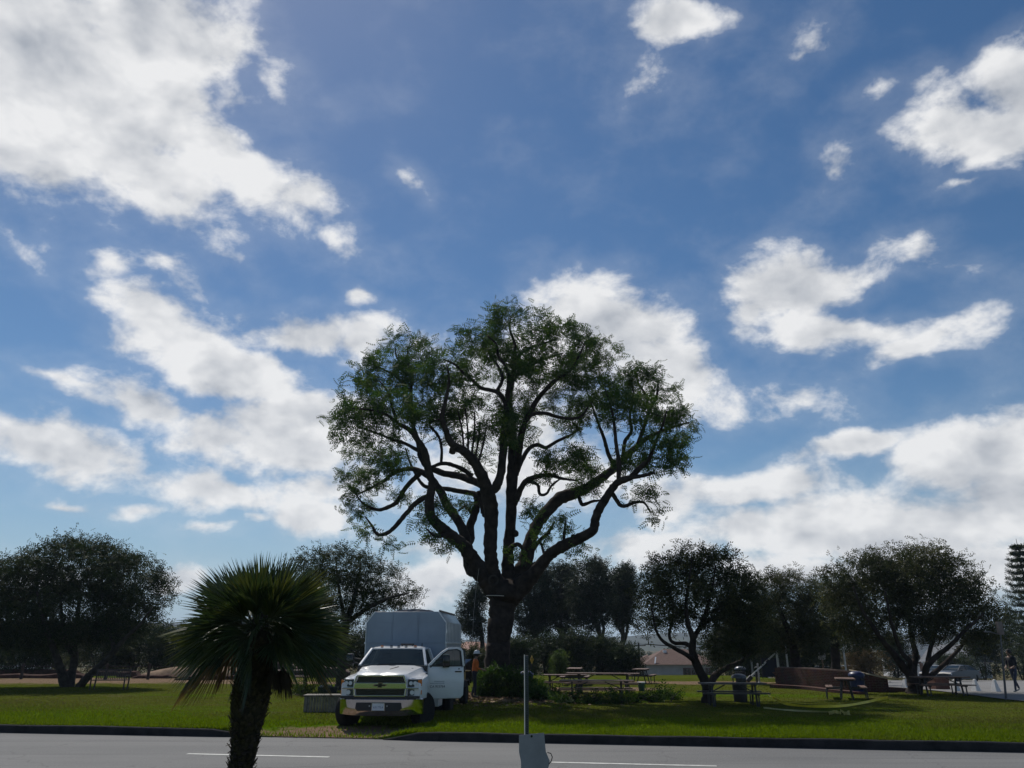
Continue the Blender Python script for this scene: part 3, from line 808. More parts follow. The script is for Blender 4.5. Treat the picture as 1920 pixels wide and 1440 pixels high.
    # main leader
    L.append(W([(951, 1110, 20, .2), (953, 1080, 14.5, .4), (953, 1052, 12.2, .5), (954, 1020, 11.2, .6), (957, 985, 10.5, .7), (959, 940, 12, .8), (960, 895, 11.5, .9), (962, 850, 10.5, 1.0), (960, 812, 9.5, 1.0), (954, 772, 8.5, .9), (955, 738, 7.2, .8), (962, 706, 6, .6), (964, 676, 5, .5), (965, 645, 3.6, .4), (956, 618, 2.4, .4), (958, 592, 1.4, .4)]))
    L.append(W([(962, 900, 8, 1), (970, 868, 8, .6), (974, 838, 7.2, .2), (979, 808, 6.4, -.2), (990, 780, 6, -.6), (1005, 753, 5.4, -1.0), (1023, 731, 5, -1.4), (1045, 711, 4.5, -1.8), (1069, 695, 3.6, -2.2), (1083, 672, 2.6, -2.6), (1096, 646, 1.6, -2.9)]))
    L.append(W([(968, 890, 5.5, 1.2), (976, 868, 5, 1.6), (990, 843, 4.6, 2.0), (1007, 834, 4.2, 2.3), (1024, 839, 3.8, 2.6), (1045, 827, 3.4, 3.0), (1069, 816, 2.6, 3.3), (1087, 805, 1.6, 3.6)]))
    L.append(W([(990, 782, 4.5, -.6), (1002, 776, 4.2, -.2), (1023, 775, 4, .3), (1045, 782, 3.6, .8), (1069, 785, 3.2, 1.2), (1091, 780, 2.6, 1.6), (1107, 756, 1.6, 1.9)]))
    L.append(W([(962, 700, 4, .6), (976, 664, 3.6, .2), (1000, 650, 3, -.4), (1022, 643, 2.4, -.9), (1046, 634, 1.5, -1.3)]))
    L.append(W([(960, 716, 4.4, .6), (978, 693, 4, 1.1), (1000, 682, 3.4, 1.6), (1026, 671, 2.6, 2.1), (1056, 662, 1.6, 2.5)]))
    L.append(W([(950, 760, 5, -1), (937, 738, 4.8, -1.6), (921, 732, 4.4, -2.0), (901, 727, 4, -2.4), (885, 712, 3.6, -2.8), (869, 699, 3.2, -3.1), (852, 683, 2.4, -3.4), (832, 674, 1.5, -3.7)]))
    L.append(W([(930, 736, 4.2, -1.8), (942, 712, 3.8, -1.2), (936, 690, 3, -.6), (918, 664, 2.4, 0), (905, 640, 1.5, .6)]))
    L.append(W([(772, 704, 2.6, 2.8), (757, 688, 2.3, 2.6), (744, 670, 1.8, 2.4), (741, 652, 1.2, 2.3)]))
    L.append(W([(772, 735, 3, 2.6), (752, 716, 2.6, 2.2), (735, 701, 2.2, 1.8), (708, 687, 1.4, 1.4)]))
    L.append(W([(745, 795, 3.4, -3.4), (736, 765, 3, -3.2), (727, 735, 2.4, -2.9), (712, 715, 1.5, -2.6)]))
    L.append(W([(786, 846, 4.2, -2.5), (760, 832, 3.6, -2.0), (736, 824, 3, -1.5), (706, 812, 2.4, -1.0), (668, 800, 1.4, -.6)]))
    # right boughs
    L.append(W([(960, 1118, 20, .1), (974, 1088, 19, .3), (984, 1058, 15.5, .6), (992, 1022, 12.6, .9), (1004, 989, 12, 1.3), (1025, 960, 12.5, 1.7), (1050, 934, 13, 2.1), (1079, 924, 11.5, 2.5), (1107, 911, 9.5, 2.8), (1132, 893, 8.6, 3.1), (1151, 878, 8, 3.4), (1170, 860, 7.2, 3.7),
                (1193, 838, 6, 4.0), (1212, 822, 5, 4.2), (1234, 811, 4, 4.4), (1260, 801, 3, 4.6), (1292, 792, 1.6, 4.8)]))
    L.append(W([(956, 1122, 18, -.1), (980, 1098, 18, -.3), (1000, 1078, 14.5, -.6), (1015, 1059, 12.2, -.9), (1032, 1039, 11, -1.2), (1052, 1026, 12, -1.5), (1078, 1014, 10.5, -1.8), (1100, 1003, 10, -2.1), (1113, 993, 9.5, -2.3), (1116, 976, 9, -2.4), (1122, 957, 8.6, -2.5), (1136, 934, 8.4, -2.7), (1147, 917, 8, -2.9),
                (1160, 904, 7.2, -3.1), (1182, 895, 6.6, -3.3), (1201, 876, 5.6, -3.5), (1216, 862, 4.6, -3.7), (1226, 836, 3.6, -3.9), (1241, 802, 2.6, -4.1), (1250, 770, 1.5, -4.2)]))
    L.append(W([(1146, 922, 5, -2.8), (1155, 936, 4.4, -2.6), (1167, 949, 4, -2.4), (1192, 942, 3.2, -2.2), (1208, 943, 2.4, -2.1), (1221, 962, 1.4, -2.0)]))
    L.append(W([(1160, 904, 5, -3.1), (1160, 864, 4.4, -3.0), (1155, 831, 4, -2.8), (1153, 808, 3.4, -2.6), (1147, 768, 2.6, -2.4), (1135, 730, 1.5, -2.2)]))
    L.append(W([(1182, 895, 4.6, -3.3), (1206, 892, 4, -3.6), (1228, 886, 2.8, -3.8)]))
    L.append(W([(1152, 876, 5, 3.4), (1140, 850, 4.4, 3.2), (1133, 824, 3.8, 3.0), (1119, 786, 2.8, 2.8), (1107, 752, 1.6, 2.6)]))
    L.append(W([(1085, 930, 4, 2.4), (1092, 946, 3.8, 2.2), (1111, 940, 3, 2.0), (1128, 938, 2, 1.8)]))
    L.append(W([(964, 945, 7, .8), (974, 922, 6.6, .3), (985, 904, 6, -.2), (1004, 894, 5, -.7), (1032, 891, 4.2, -1.1), (1052, 897, 3.2, -1.4), (1080, 901, 1.8, -1.6)]))
    L.append(W([(990, 902, 3.6, -.3), (1008, 909, 3.2, -.8), (1012, 926, 3, -1.0), (1024, 926, 2.8, -1.2), (1035, 910, 2.4, -1.5), (1050, 898, 1.6, -1.8)]))
    L.append(W([(1196, 834, 4.6, 4), (1211, 790, 4, 3.6), (1219, 768, 3.6, 3.4), (1231, 744, 3, 3.2), (1234, 720, 1.8, 3.1)]))
    L.append(W([(1217, 772, 3, 3.4), (1210, 740, 2.6, 3.2), (1198, 720, 1.8, 3.0), (1192, 700, 1.2, 2.8)]))
    L.append(W([(1168, 860, 4.4, 3.6), (1172, 828, 4, 3.3), (1184, 808, 3.6, 3.0), (1181, 780, 3, 2.7), (1188, 742, 2.2, 2.4), (1182, 706, 1.3, 2.2)]))
    L.append(W([(1000, 1030, 4.6, .9), (1014, 1011, 4, .4), (1028, 999, 3.2, -.1), (1040, 978, 2, -.5)]))
    L.append(W([(1021, 1050, 3, -1), (1019, 1034, 2.6, -.9), (1014, 1018, 2, -.8)]))
    L.append(W([(1057, 1018, 3, -1.5), (1058, 1000, 2.8, -1.5), (1061, 978, 1.8, -1.5)]))
    L.append(W([(955, 1030, 5, .2), (964, 1022, 4.4, -.4), (974, 1022, 4, -.6), (984, 1036, 3.6, -.2)]))
    L.append(W([(840, 1000, 4, -1.2), (826, 1006, 3.4, -1.6), (812, 1003, 2.8, -1.9), (800, 992, 1.8, -2.1)]))
    L.append(W([(886, 965, 3, 2.2), (872, 950, 2.8, 2.0), (860, 958, 2, 1.8)]))
    for x0, y0, x1, y1 in ((870, 838, 858, 770), (878, 846, 872, 765), (884, 852, 890, 772), (890, 858, 900, 790), (896, 866, 912, 800)):   # shoots on the cut bough
        L.append(W([(x0, y0 + 6, 2.4, -2.0), ((x0 + x1) / 2 + 2, (y0 + y1) / 2, 2.0, -2.2), (x1, y1, 1.2, -2.4)]))
    # foliage masses
    E = []
    def e(x, y, rx, ry, o, rd=1.5): E.append(pxell(x, y, rx, ry, D, rd, o))
    e(965, 610, 95, 34, 0, 2.6); e(900, 640, 60, 34, -1.5); e(1060, 640, 78, 36, -1, 2.2); e(1110, 660, 55, 34, 1); e(930, 680, 80, 34, 1.5, 2.2); e(1020, 690, 80, 26, 2, 2.0)
    e(770, 660, 70, 34, 2.5, 2.0); e(720, 700, 66, 40, 1.0, 2.0); e(680, 745, 50, 40, -1, 1.8); e(840, 690, 60, 40, -3, 1.8); e(860, 740, 60, 40, -2, 2.0); e(790, 735, 50, 50, 2, 2)
    e(745, 780, 70, 44, -2.5, 2.2); e(668, 800, 58, 36, -2.5, 1.8); e(625, 792, 22, 14, -1, .6); e(700, 845, 58, 28, 0, 1.8); e(835, 800, 50, 34, 0, 1.8); e(905, 810, 42, 34, -1.5, 1.4)
    e(660, 900, 26, 26, 3.2, 1.2); e(668, 945, 32, 30, 2.8, 1.2); e(700, 890, 40, 26, 3, 1.2); e(690, 985, 20, 18, -1.2, .8); e(735, 930, 26, 16, 2, .9); e(800, 990, 38, 22, -1.6, 1.1); e(820, 945, 36, 22, -.5, 1.0)
    e(735, 1020, 16, 12, -1.2, .5); e(830, 1018, 30, 12, -1.8, .8); e(868, 950, 22, 20, 1.8, .9); e(740, 870, 40, 22, -1, 1.4); e(890, 860, 24, 28, 1.5, 1)
    e(1085, 700, 60, 40, -2, 2); e(1140, 730, 60, 40, 2.4, 2.0); e(1205, 712, 52, 36, 2.8, 1.8); e(1180, 770, 66, 44, -2.4, 2.2); e(1245, 760, 42, 44, 3, 1.8); e(1262, 810, 38, 40, 4, 1.6); e(1300, 797, 12, 10, 4.8, .5)
    e(1240, 850, 46, 36, -3.8, 1.8); e(1265, 860, 28, 22, -3, 1); e(1100, 770, 50, 32, 2, 1.8); e(1060, 800, 34, 22, 3, 1.2); e(1050, 860, 50, 30, -1.2, 1.8); e(1095, 870, 40, 30, 2.8, 1.5); e(1010, 750, 40, 26, 1.4, 1.4)
    e(1205, 930, 34, 22, -2.2, 1.0); e(1224, 965, 15, 14, -2, .5); e(1052, 985, 30, 22, -1.4, 1.0); e(1005, 960, 28, 22, -.6, 1.0); e(1085, 1030, 16, 10, -1.8, .5); e(1100, 905, 40, 16, 1.5, 1.3); e(1180, 860, 40, 26, 0, 1.8)
    e(1010, 1010, 22, 18, 0, .8); e(968, 1040, 8, 8, -.5, .3); e(1020, 880, 34, 18, -1.2, 1.0); e(985, 800, 26, 40, 2, 1.2); e(985, 690, 40, 60, -2.2, 1.4)
    ivy = []
    rng = np.random.default_rng(3)
    for k in range(46):        # leaves clothing the stems half way up
        y = rng.uniform(730, 830); ivy.append(at(955 + rng.normal() * 9, y, D - 1 + rng.normal() * .8))
    root = make_tree('great_shade_tree', 'huge old spreading tree with thick dark forked boughs and feathery leaves on the lawn', base, L, E, 1150, 10, 0.20, T_PIN, 0.42, leaf_main, bark, 5,
                     droop=0.35, shell=0.25, rmax=0.035, sides=9, wig=0.18, flat=0.75, split_limbs=True, extra_targets=np.array([tuple(p) for p in ivy]))
    # knobs and an old wound on the stem
    b = base
    for (x, y, r, o) in ((884, 1072, 10, -.3), (868, 846, 7, -2.4), (1005, 1062, 10, .6), (1076, 1008, 7, -1.9), (965, 1000, 8, .3), (1030, 1036, 8, -1.3), (908, 965, 6, -.3)):
        p = at(x, y, D + o) - b; rr = r * D / 1560; bm = bmesh.new(); bmesh.ops.create_icosphere(bm, subdivisions=2, radius=rr)
        mb = MB(); mb.add([v.co * (1 + 0.25 * mnoise.noise(v.co * 4)) + p for v in bm.verts], [[q.index for q in f.verts] for f in bm.faces]); bm.free()
        mb.build('burr', bark, root, smooth='all')
    mb = MB(); p = at(925, 1088, D - .85) - b
    mb.tube([p + Vector((math.cos(a) * .2, .02 * math.sin(a * 2), math.sin(a) * .2)) for a in [k * math.pi / 6 for k in range(13)]], .05, 6)
    mb.build('branch_scar', bark_grey, root, smooth='all')
    # climbing rope slung round the stem
    mb = MB(); c = at(938, 1122, D) - b
    mb.tube([c + Vector((math.cos(a) * .79, math.sin(a) * .79 - 0.02, .1 * math.sin(a * .5))) for a in [math.pi * (1.22 + k * .035) for k in range(11)]], .014, 6)
    o = mb.build('rope_sling', plain('rope_pale', (0.6, 0.58, 0.55), 0.8)); o.location = base; tag(o, 'pale climbing sling tied around the great tree stem below its fork', 'rope')
    mb = MB(); mb.tube([at(898, 1066, D - 1.2), at(892, 1110, D - 1.4), at(888, 1150, D - 1.6), at(886, 1200, D - 1.7)], .006, 5)
    tag(mb.build('hanging_rope', plain('rope_dull', (0.3, 0.29, 0.27), 0.8)), 'thin climbing rope hanging from the great tree down beside the truck', 'rope')
great_tree()

# --- the other trees
def tree_px(name, label, D, limbs, ells, n, per, spread, tmpl, size, leaf, wood, seed, **kw):
    L = [pxlimb(r, D) for r in limbs]
    base = Vector(L[0][0][:3]); base.z = gz(base.x, base.y) - 0.02
    # foot of the trunk meets the ground
    r0 = L[0][0][3]; L[0][0] = (base.x, base.y, base.z - 0.1, r0 * 1.25)
    for l in L[1:]:
        if abs(l[0][1] - base.y) < 1.5 and l[0][2] < base.z + 0.25: l[0] = (l[0][0], l[0][1], gz(l[0][0], l[0][1]) - 0.1, l[0][3] * 1.2)
    E = [pxell(*e[:4], D, e[4] if len(e) > 4 else None, e[5] if len(e) > 5 else 0.0) for e in ells]
    return make_tree(name, label, base, L, E, n, per, spread, tmpl, size, leaf, wood, seed, **kw)
# broad dark tree on the left, several stems
tree_px('broad_evergreen_tree', 'broad dark evergreen with three splayed trunks beside the slatted park bench', 42.0,
    [[(124, 1296, 11, 0), (122, 1283, 10, 0), (116, 1262, 8, -.3), (106, 1232, 6.5, -.8), (94, 1200, 5, -1.2), (80, 1160, 3.5, -1.6), (70, 1110, 2, -2)],
     [(128, 1292, 9, 0), (133, 1268, 8, .3), (140, 1232, 6.5, .8), (138, 1195, 5, 1.2), (146, 1150, 4, 1.5), (150, 1090, 2, 1.8)],
     [(148, 1295, 8, 0), (152, 1284, 8, 0), (166, 1268, 7, -.4), (188, 1248, 6, -.8), (215, 1220, 5, -1.0), (237, 1194, 4, -1.2), (262, 1172, 3, -1.5), (285, 1140, 1.6, -1.8)],
     [(142, 1236, 4.5, .8), (126, 1210, 4, .2), (118, 1170, 3, -.2), (112, 1110, 2, -.6)],
     [(215, 1220, 4, -1), (205, 1180, 3.4, -.4), (210, 1130, 2.4, .2), (222, 1080, 1.5, .6)]],
    [(150, 1066, 105, 56, 3.0), (62, 1098, 76, 58, 2.6), (235, 1088, 66, 50, 2.4), (282, 1112, 40, 34, 1.6), (130, 1145, 125, 58, 3.2), (20, 1150, 66, 56, 2.4), (225, 1150, 70, 40, 2.2), (-30, 1100, 60, 60, 2.4), (60, 1190, 70, 26, 1.8), (150, 1030, 60, 22, 1.6), (190, 1050, 40, 30, 1.4), (120, 1190, 100, 24, 2.2), (215, 1186, 60, 24, 1.6), (20, 1195, 60, 22, 1.6)],
    2050, 10, 0.27, T_SPRIG, 0.30, leaf_dark, bark_grey, 21, shell=0.45, droop=0.25, wig=0.2)
# thin-crowned tree behind the truck
tree_px('open_crowned_tree', 'open crowned tree with a straight dark trunk behind the white truck', 39.0,
    [[(637, 1303, 11, 0), (638, 1280, 9, 0), (641, 1235, 8.5, 0), (645, 1195, 8, 0), (650, 1165, 7, .1), (662, 1130, 5, .4), (672, 1090, 3, .8), (676, 1055, 1.6, 1)],
     [(645, 1195, 6, 0), (628, 1165, 5, -.4), (610, 1130, 4, -.8), (598, 1090, 2.6, -1.2), (590, 1060, 1.5, -1.4)],
     [(650, 1168, 5, 0), (690, 1140, 4, -.6), (728, 1122, 3, -1.2), (765, 1112, 1.6, -1.6)],
     [(648, 1175, 4.5, 0), (640, 1130, 3.5, .8), (632, 1080, 2, 1.4), (630, 1045, 1.2, 1.6)]],
    [(640, 1062, 66, 36, 1.8), (592, 1062, 44, 34, 1.3), (700, 1082, 58, 38, 1.5), (752, 1116, 38, 24, 1.0), (655, 1112, 90, 36, 1.8), (592, 1118, 46, 40, 1.3), (620, 1165, 50, 30, 1.3), (700, 1135, 60, 20, 1.2), (655, 1040, 26, 14, .8)],
    560, 9, 0.22, T_SPRIG, 0.27, leaf_dark, bark_grey, 22, shell=0.3, droop=0.1)
# leaning picnic-lawn trees on the right
tree_px('forked_olive_tree', 'olive-like tree with a low forked trunk rising beside the dark picnic table', 31.0,
    [[(1327, 1324, 12, 0), (1327, 1305, 10, 0), (1326, 1288, 10.5, 0), (1316, 1266, 9, 0), (1306, 1245, 8, -.1), (1298, 1220, 7, -.3), (1299, 1196, 6, -.5), (1290, 1170, 4.6, -.7), (1286, 1135, 3.6, -.9), (1292, 1090, 2.4, -1), (1298, 1045, 1.4, -1)],
     [(1327, 1292, 8, 0), (1338, 1271, 7, .2), (1351, 1259, 5.6, .5), (1370, 1249, 4.6, .9), (1396, 1236, 3.6, 1.3), (1420, 1210, 2.4, 1.6), (1436, 1180, 1.5, 1.8)],
     [(1305, 1243, 5, -.1), (1292, 1231, 4.6, -.5), (1268, 1217, 4, -.9), (1243, 1202, 3.2, -1.3), (1230, 1180, 2.4, -1.6), (1222, 1140, 1.4, -1.8)],
     [(1298, 1216, 4.5, -.3), (1286, 1207, 4, .2), (1263, 1205, 3.4, .7), (1255, 1190, 2.8, 1.0), (1262, 1150, 2, 1.2), (1254, 1100, 1.3, 1.3)],
     [(1300, 1198, 5, -.4), (1314, 1176, 4.4, .1), (1335, 1160, 3.8, .6), (1362, 1148, 3, 1.0), (1385, 1120, 1.8, 1.4)],
     [(1314, 1176, 4, .1), (1326, 1140, 3.4, -.4), (1336, 1100, 2.4, -.8), (1342, 1060, 1.4, -1)]],
    [(1296, 1046, 40, 28, 1.0), (1250, 1072, 46, 36, 1.2), (1342, 1060, 44, 32, 1.2), (1224, 1112, 34, 40, 1.1), (1290, 1108, 60, 40, 1.5), (1352, 1108, 56, 42, 1.4), (1402, 1086, 30, 26, .8), (1240, 1152, 40, 28, 1.1), (1292, 1156, 34, 24, 1.0), (1366, 1178, 54, 40, 1.4), (1410, 1200, 46, 30, 1.1), (1398, 1145, 50, 40, 1.3), (1350, 1226, 30, 20, .7), (1210, 1175, 20, 16, .6)],
    820, 9, 0.20, T_SPRIG, 0.25, leaf_olive, bark, 23, shell=0.3, droop=0.15)
tree_px('spreading_olive_tree', 'wide spreading olive-like tree with a stout trunk by the white bollards', 36.5,
    [[(1716, 1308, 15, 0), (1716, 1296, 13, 0), (1714, 1281, 13, 0), (1705, 1264, 8, 0), (1696, 1254, 7.4, -.2), (1679, 1231, 6.2, -.6), (1660, 1208, 5, -1.0), (1640, 1180, 4, -1.4), (1615, 1140, 2.6, -1.8), (1600, 1100, 1.5, -2)],
     [(1713, 1282, 8, .1), (1713, 1252, 6.6, .4), (1717, 1228, 5.6, .7), (1712, 1206, 4.6, 1.0), (1704, 1160, 3.4, 1.2), (1692, 1100, 2, 1.4), (1688, 1050, 1.2, 1.5)],
     [(1722, 1284, 8, 0), (1733, 1274, 7, -.2), (1738, 1250, 6, -.5), (1757, 1230, 5, -.8), (1780, 1212, 4.2, -1.2), (1812, 1180, 3, -1.6), (1845, 1150, 1.6, -1.9)],
     [(1734, 1272, 5, 0), (1752, 1262, 4.6, .4), (1776, 1240, 4, .9), (1800, 1215, 3, 1.4), (1826, 1180, 1.8, 1.8)],
     [(1704, 1262, 5, .1), (1706, 1240, 4.6, -.6), (1690, 1222, 4, -1.1), (1672, 1170, 3, -1.5), (1660, 1110, 1.6, -1.8)],
     [(1738, 1248, 4.5, -.5), (1745, 1215, 4, .2), (1758, 1165, 3, .8), (1765, 1100, 1.8, 1.2)]],
    [(1682, 1050, 66, 28, 1.5), (1735, 1056, 60, 34, 1.6), (1622, 1074, 48, 38, 1.4), (1782, 1082, 54, 44, 1.6), (1562, 1092, 38, 32, 1.1), (1830, 1125, 44, 34, 1.3), (1866, 1150, 24, 18, .7), (1650, 1120, 72, 50, 2.0), (1752, 1128, 82, 50, 2.2), (1590, 1140, 48, 50, 1.5), (1702, 1172, 84, 32, 2.0), (1800, 1172, 62, 34, 1.6), (1612, 1186, 40, 28, 1.1), (1700, 1090, 80, 40, 2.2), (1835, 1200, 34, 24, 1.0)],
    1250, 10, 0.23, T_SPRIG, 0.27, leaf_olive, bark, 24, shell=0.35, droop=0.15)
tree_px('dense_park_tree', 'dense dark park tree right behind the forked olive-like tree', 46.0,
    [[(1492, 1262, 9, 0), (1490, 1225, 8, 0), (1480, 1190, 6, 0), (1465, 1150, 4, 0), (1450, 1110, 2, 0)], [(1486, 1205, 5, 0), (1505, 1170, 4, .4), (1512, 1120, 2, .8)], [(1480, 1195, 4, 0), (1440, 1175, 3, -.6), (1415, 1150, 1.5, -1)]],
    [(1438, 1102, 44, 30, 1.6), (1490, 1108, 40, 34, 1.6), (1462, 1160, 74, 50, 2.2), (1520, 1150, 34, 56, 1.5), (1420, 1192, 54, 28, 1.6), (1500, 1205, 50, 26, 1.5), (1470, 1085, 22, 14, .8), (1395, 1150, 40, 40, 1.4)],
    760, 10, 0.26, T_SPRIG, 0.29, leaf_olive, bark, 25, shell=0.4)
tree_px('dark_trunked_tree', 'tree with a thick black trunk rising just behind the brick wall', 50.0,
    [[(1567, 1270, 9, 0), (1567, 1235, 8.5, 0), (1566, 1205, 8, 0), (1560, 1170, 6, 0), (1556, 1120, 3, 0), (1552, 1090, 1.6, 0)], [(1564, 1195, 5, 0), (1585, 1165, 4, .4), (1600, 1130, 2, .8)]],
    [(1556, 1112, 36, 34, 1.6), (1590, 1140, 40, 44, 1.6), (1540, 1165, 36, 36, 1.5), (1575, 1190, 44, 26, 1.5), (1620, 1200, 36, 22, 1.3)],
    420, 9, 0.26, T_SPRIG, 0.28, leaf_dark, bark, 26, shell=0.4)
# eucalyptus row behind the great tree
EU = [(888, 1120, 26, 40, 905, 70, 'slender gum tree showing between the chip box and the great trunk'), (1002, 1112, 34, 50, 1000, 74, 'gum tree standing just past the great trunk behind the barrel'),
      (1052, 1104, 30, 46, 1050, 78, 'narrow-crowned gum tree in the row behind the picnic tables'), (1108, 1096, 36, 48, 1122, 72, 'tallest gum tree of the row, pale forked stems above the picnic tables'), (1166, 1102, 22, 40, 1166, 76, 'slim gum tree at the open end of the row near the tiled house')]
for i, (cx, cy, rx, ry, tx, D, lab) in enumerate(EU):
    g = 1262
    lim = [[(tx, g, 5, 0), (tx + 1, 1225, 4.5, 0), (tx + 2, 1185, 4, 0), ((tx + cx) / 2, 1150, 3.4, 0), (cx, cy, 2.4, 0), (cx + 3, cy - ry * .7, 1.2, 0)], [(tx + 1, 1215, 3.6, 0), (tx + 10, 1180, 3, .6), (cx + rx * .5, 1150, 2, 1), (cx + rx * .6, cy, 1.2, 1.3)], [(tx + 1, 1190, 3, 0), (tx - 9, 1165, 2.4, -.6), (cx - rx * .6, cy + 10, 1.2, -1)]]
    if i == 0: lim = [[(tx, g, 5, 0), (tx, 1215, 4.5, 0), (tx - 4, 1170, 3.4, 0), (cx + 4, 1130, 2.4, 0), (cx, cy - 16, 1.2, 0)], [(tx - 2, 1190, 2.6, 0), (cx - 6, 1175, 2, 0), (cx - 14, 1160, 1.2, 0)]]
    ell = [(cx, cy - ry * .25, rx, ry * .72, 1.9), (cx + rx * .45, cy + ry * .5, rx * .8, ry * .6, 1.6), (cx - rx * .5, cy + ry * .65, rx * .8, ry * .55, 1.6), (cx, cy + ry * 1.25, rx * .95, ry * .5, 1.6), (cx + rx * .3, cy - ry * .75, rx * .5, ry * .35, 1)]
    if i == 0: ell = [(886, 1130, 22, 22, 1.4), (880, 1165, 22, 20, 1.4), (896, 1108, 16, 16, 1.0), (893, 1185, 14, 14, .9)]
    tree_px('gum_tree', lab, D, lim, ell, 210 if i == 0 else 520, 8, 0.34, T_SPRIG, 0.46, leaf_euc, bark_grey, 30 + i, shell=0.35, droop=0.35, group='gum trees behind the great tree')
# shrubs and hedge trees
def shrub(name, label, cx, cy, rx, ry, D, leaf, seed, n=160, per=10, size=0.30, spread=0.26, group=None, cat='bush'):
    p = at(cx, cy, D); gzz = gz(p.x, p.y); k = D / 1560
    zc = max(p.z, gzz + 0.25); R_ = ry * k; rng = np.random.default_rng(seed)
    zt = p.z + R_
    L = []
    for a in range(4):
        an = a * 1.57 + rng.random(); q = (p.x + math.cos(an) * rx * k * .5, D + math.sin(an) * rx * k * .4, gzz + (zt - gzz) * .7)
        L.append([(p.x + math.cos(an) * .08, D + math.sin(an) * .08, gzz - .08, .06), ((p.x + q[0]) / 2 + .05, (D + q[1]) / 2, gzz + (zt - gzz) * .32, .045), (*q, .02)])
    E = [((p.x, D, (zt + gzz) / 2), (rx * k, rx * k * .8, (zt - gzz) / 2))]
    for a in range(5): E.append(((p.x + rng.normal() * rx * k * .5, D + rng.normal() * rx * k * .3, gzz + (zt - gzz) * rng.uniform(.45, .85)), (rx * k * .5, rx * k * .5, (zt - gzz) * .3)))
    return make_tree(name, label, (p.x, D, gzz), L, E, n, per, spread, T_SPRIG, size, leaf, bark, seed, cat=cat, group=group, shell=0.5, zmin=gzz + 0.12)
HEDGE = [(-30, 1215, 60, 44, 62), (45, 1222, 54, 34, 60), (118, 1216, 52, 42, 63), (190, 1224, 48, 34, 60), (255, 1214, 50, 44, 63), (318, 1216, 46, 36, 61), (378, 1212, 46, 40, 64), (440, 1210, 44, 44, 61), (505, 1212, 44, 42, 63), (565, 1212, 44, 44, 61), (620, 1216, 40, 38, 63), (690, 1215, 44, 40, 62), (760, 1222, 44, 30, 64), (826, 1226, 40, 28, 62)]
HL = ['at the far end of the long earth wall', 'behind the long earth wall and pale house', 'behind the outer stem of the splayed tree', 'behind the park bench', 'behind the splayed tree, nearest the bench end', 'beside the fence and lower palm fronds', 'between earth mound and palm crown', 'right behind the palm crown', 'behind the palm trunk, truck side', 'behind the high dark earth wall', 'behind the stepped reddish earth wall', 'directly behind the chip box, tree side', 'behind the middle of the chip box', 'behind the chip box, great-trunk side']
for i, (x, y, rx, ry, D) in enumerate(HEDGE):
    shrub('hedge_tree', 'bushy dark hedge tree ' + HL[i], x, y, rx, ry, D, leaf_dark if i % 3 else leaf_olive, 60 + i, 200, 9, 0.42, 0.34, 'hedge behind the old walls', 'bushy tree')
for i, (x, y, rx, ry, D) in enumerate([(972, 1232, 34, 30, 60), (1022, 1226, 34, 34, 63), (1075, 1224, 36, 36, 62), (1125, 1228, 34, 34, 61), (1168, 1240, 26, 22, 60)]):
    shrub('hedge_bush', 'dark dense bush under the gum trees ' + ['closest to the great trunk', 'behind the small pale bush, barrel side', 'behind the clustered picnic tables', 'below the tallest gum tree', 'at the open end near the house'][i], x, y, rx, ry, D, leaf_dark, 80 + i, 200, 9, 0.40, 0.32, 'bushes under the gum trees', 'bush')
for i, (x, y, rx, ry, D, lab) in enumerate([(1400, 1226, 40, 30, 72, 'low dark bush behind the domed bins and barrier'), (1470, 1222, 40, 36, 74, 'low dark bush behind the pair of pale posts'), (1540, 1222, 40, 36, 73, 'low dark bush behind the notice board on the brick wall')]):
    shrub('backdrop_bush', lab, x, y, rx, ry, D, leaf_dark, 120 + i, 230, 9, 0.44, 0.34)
shrub('young_bush', 'small pale green bush standing alone before the dark hedge behind the picnic tables', 1046, 1243, 15, 18, 56, leaf_bright, 90, 90, 8, 0.24, 0.16)
shrub('roadside_bush', 'dark green bush beside the person and the great trunk', 884, 1238, 20, 20, 48, leaf_olive, 91, 110, 8, 0.28, 0.2)
shrub('dry_brown_bush', 'rounded dry brown bush behind the end of the brick wall', 1622, 1236, 40, 26, 68, leaf_brown, 92, 170, 9, 0.34, 0.28)
for i, (x, y, rx, ry, D, lab) in enumerate([(1360, 1205, 44, 50, 84, 'tall dark bushy tree behind the raised barrier pole'), (1428, 1196, 46, 60, 88, 'tall dark bushy tree behind the two pale posts'), (1500, 1200, 46, 54, 86, 'tall dark bushy tree behind the parked cars and brick wall'), (1676, 1226, 26, 34, 92, 'slim dark green bush beside the dry brown one')]):
    shrub('backdrop_tree', lab, x, y, rx, ry, D, leaf_dark, 95 + i, 230, 9, 0.5, 0.4, None, 'bushy tree')
for i, (x, y, rx, ry, D, lab) in enumerate([(1838, 1222, 36, 36, 92, 'dark spiky bush behind the parked dark cars'), (1905, 1205, 46, 60, 90, 'big dark bushy tree behind the leaning lamp pole'), (1970, 1200, 46, 60, 84, 'big dark bushy tree at the car park edge past the walking person'), (1790, 1246, 22, 14, 98, 'low bush showing above the parked dark cars')]):
    shrub('car_park_bush', lab, x, y, rx, ry, D, leaf_dark, 104 + i, 240, 9, 0.44, 0.34, None, 'bush')
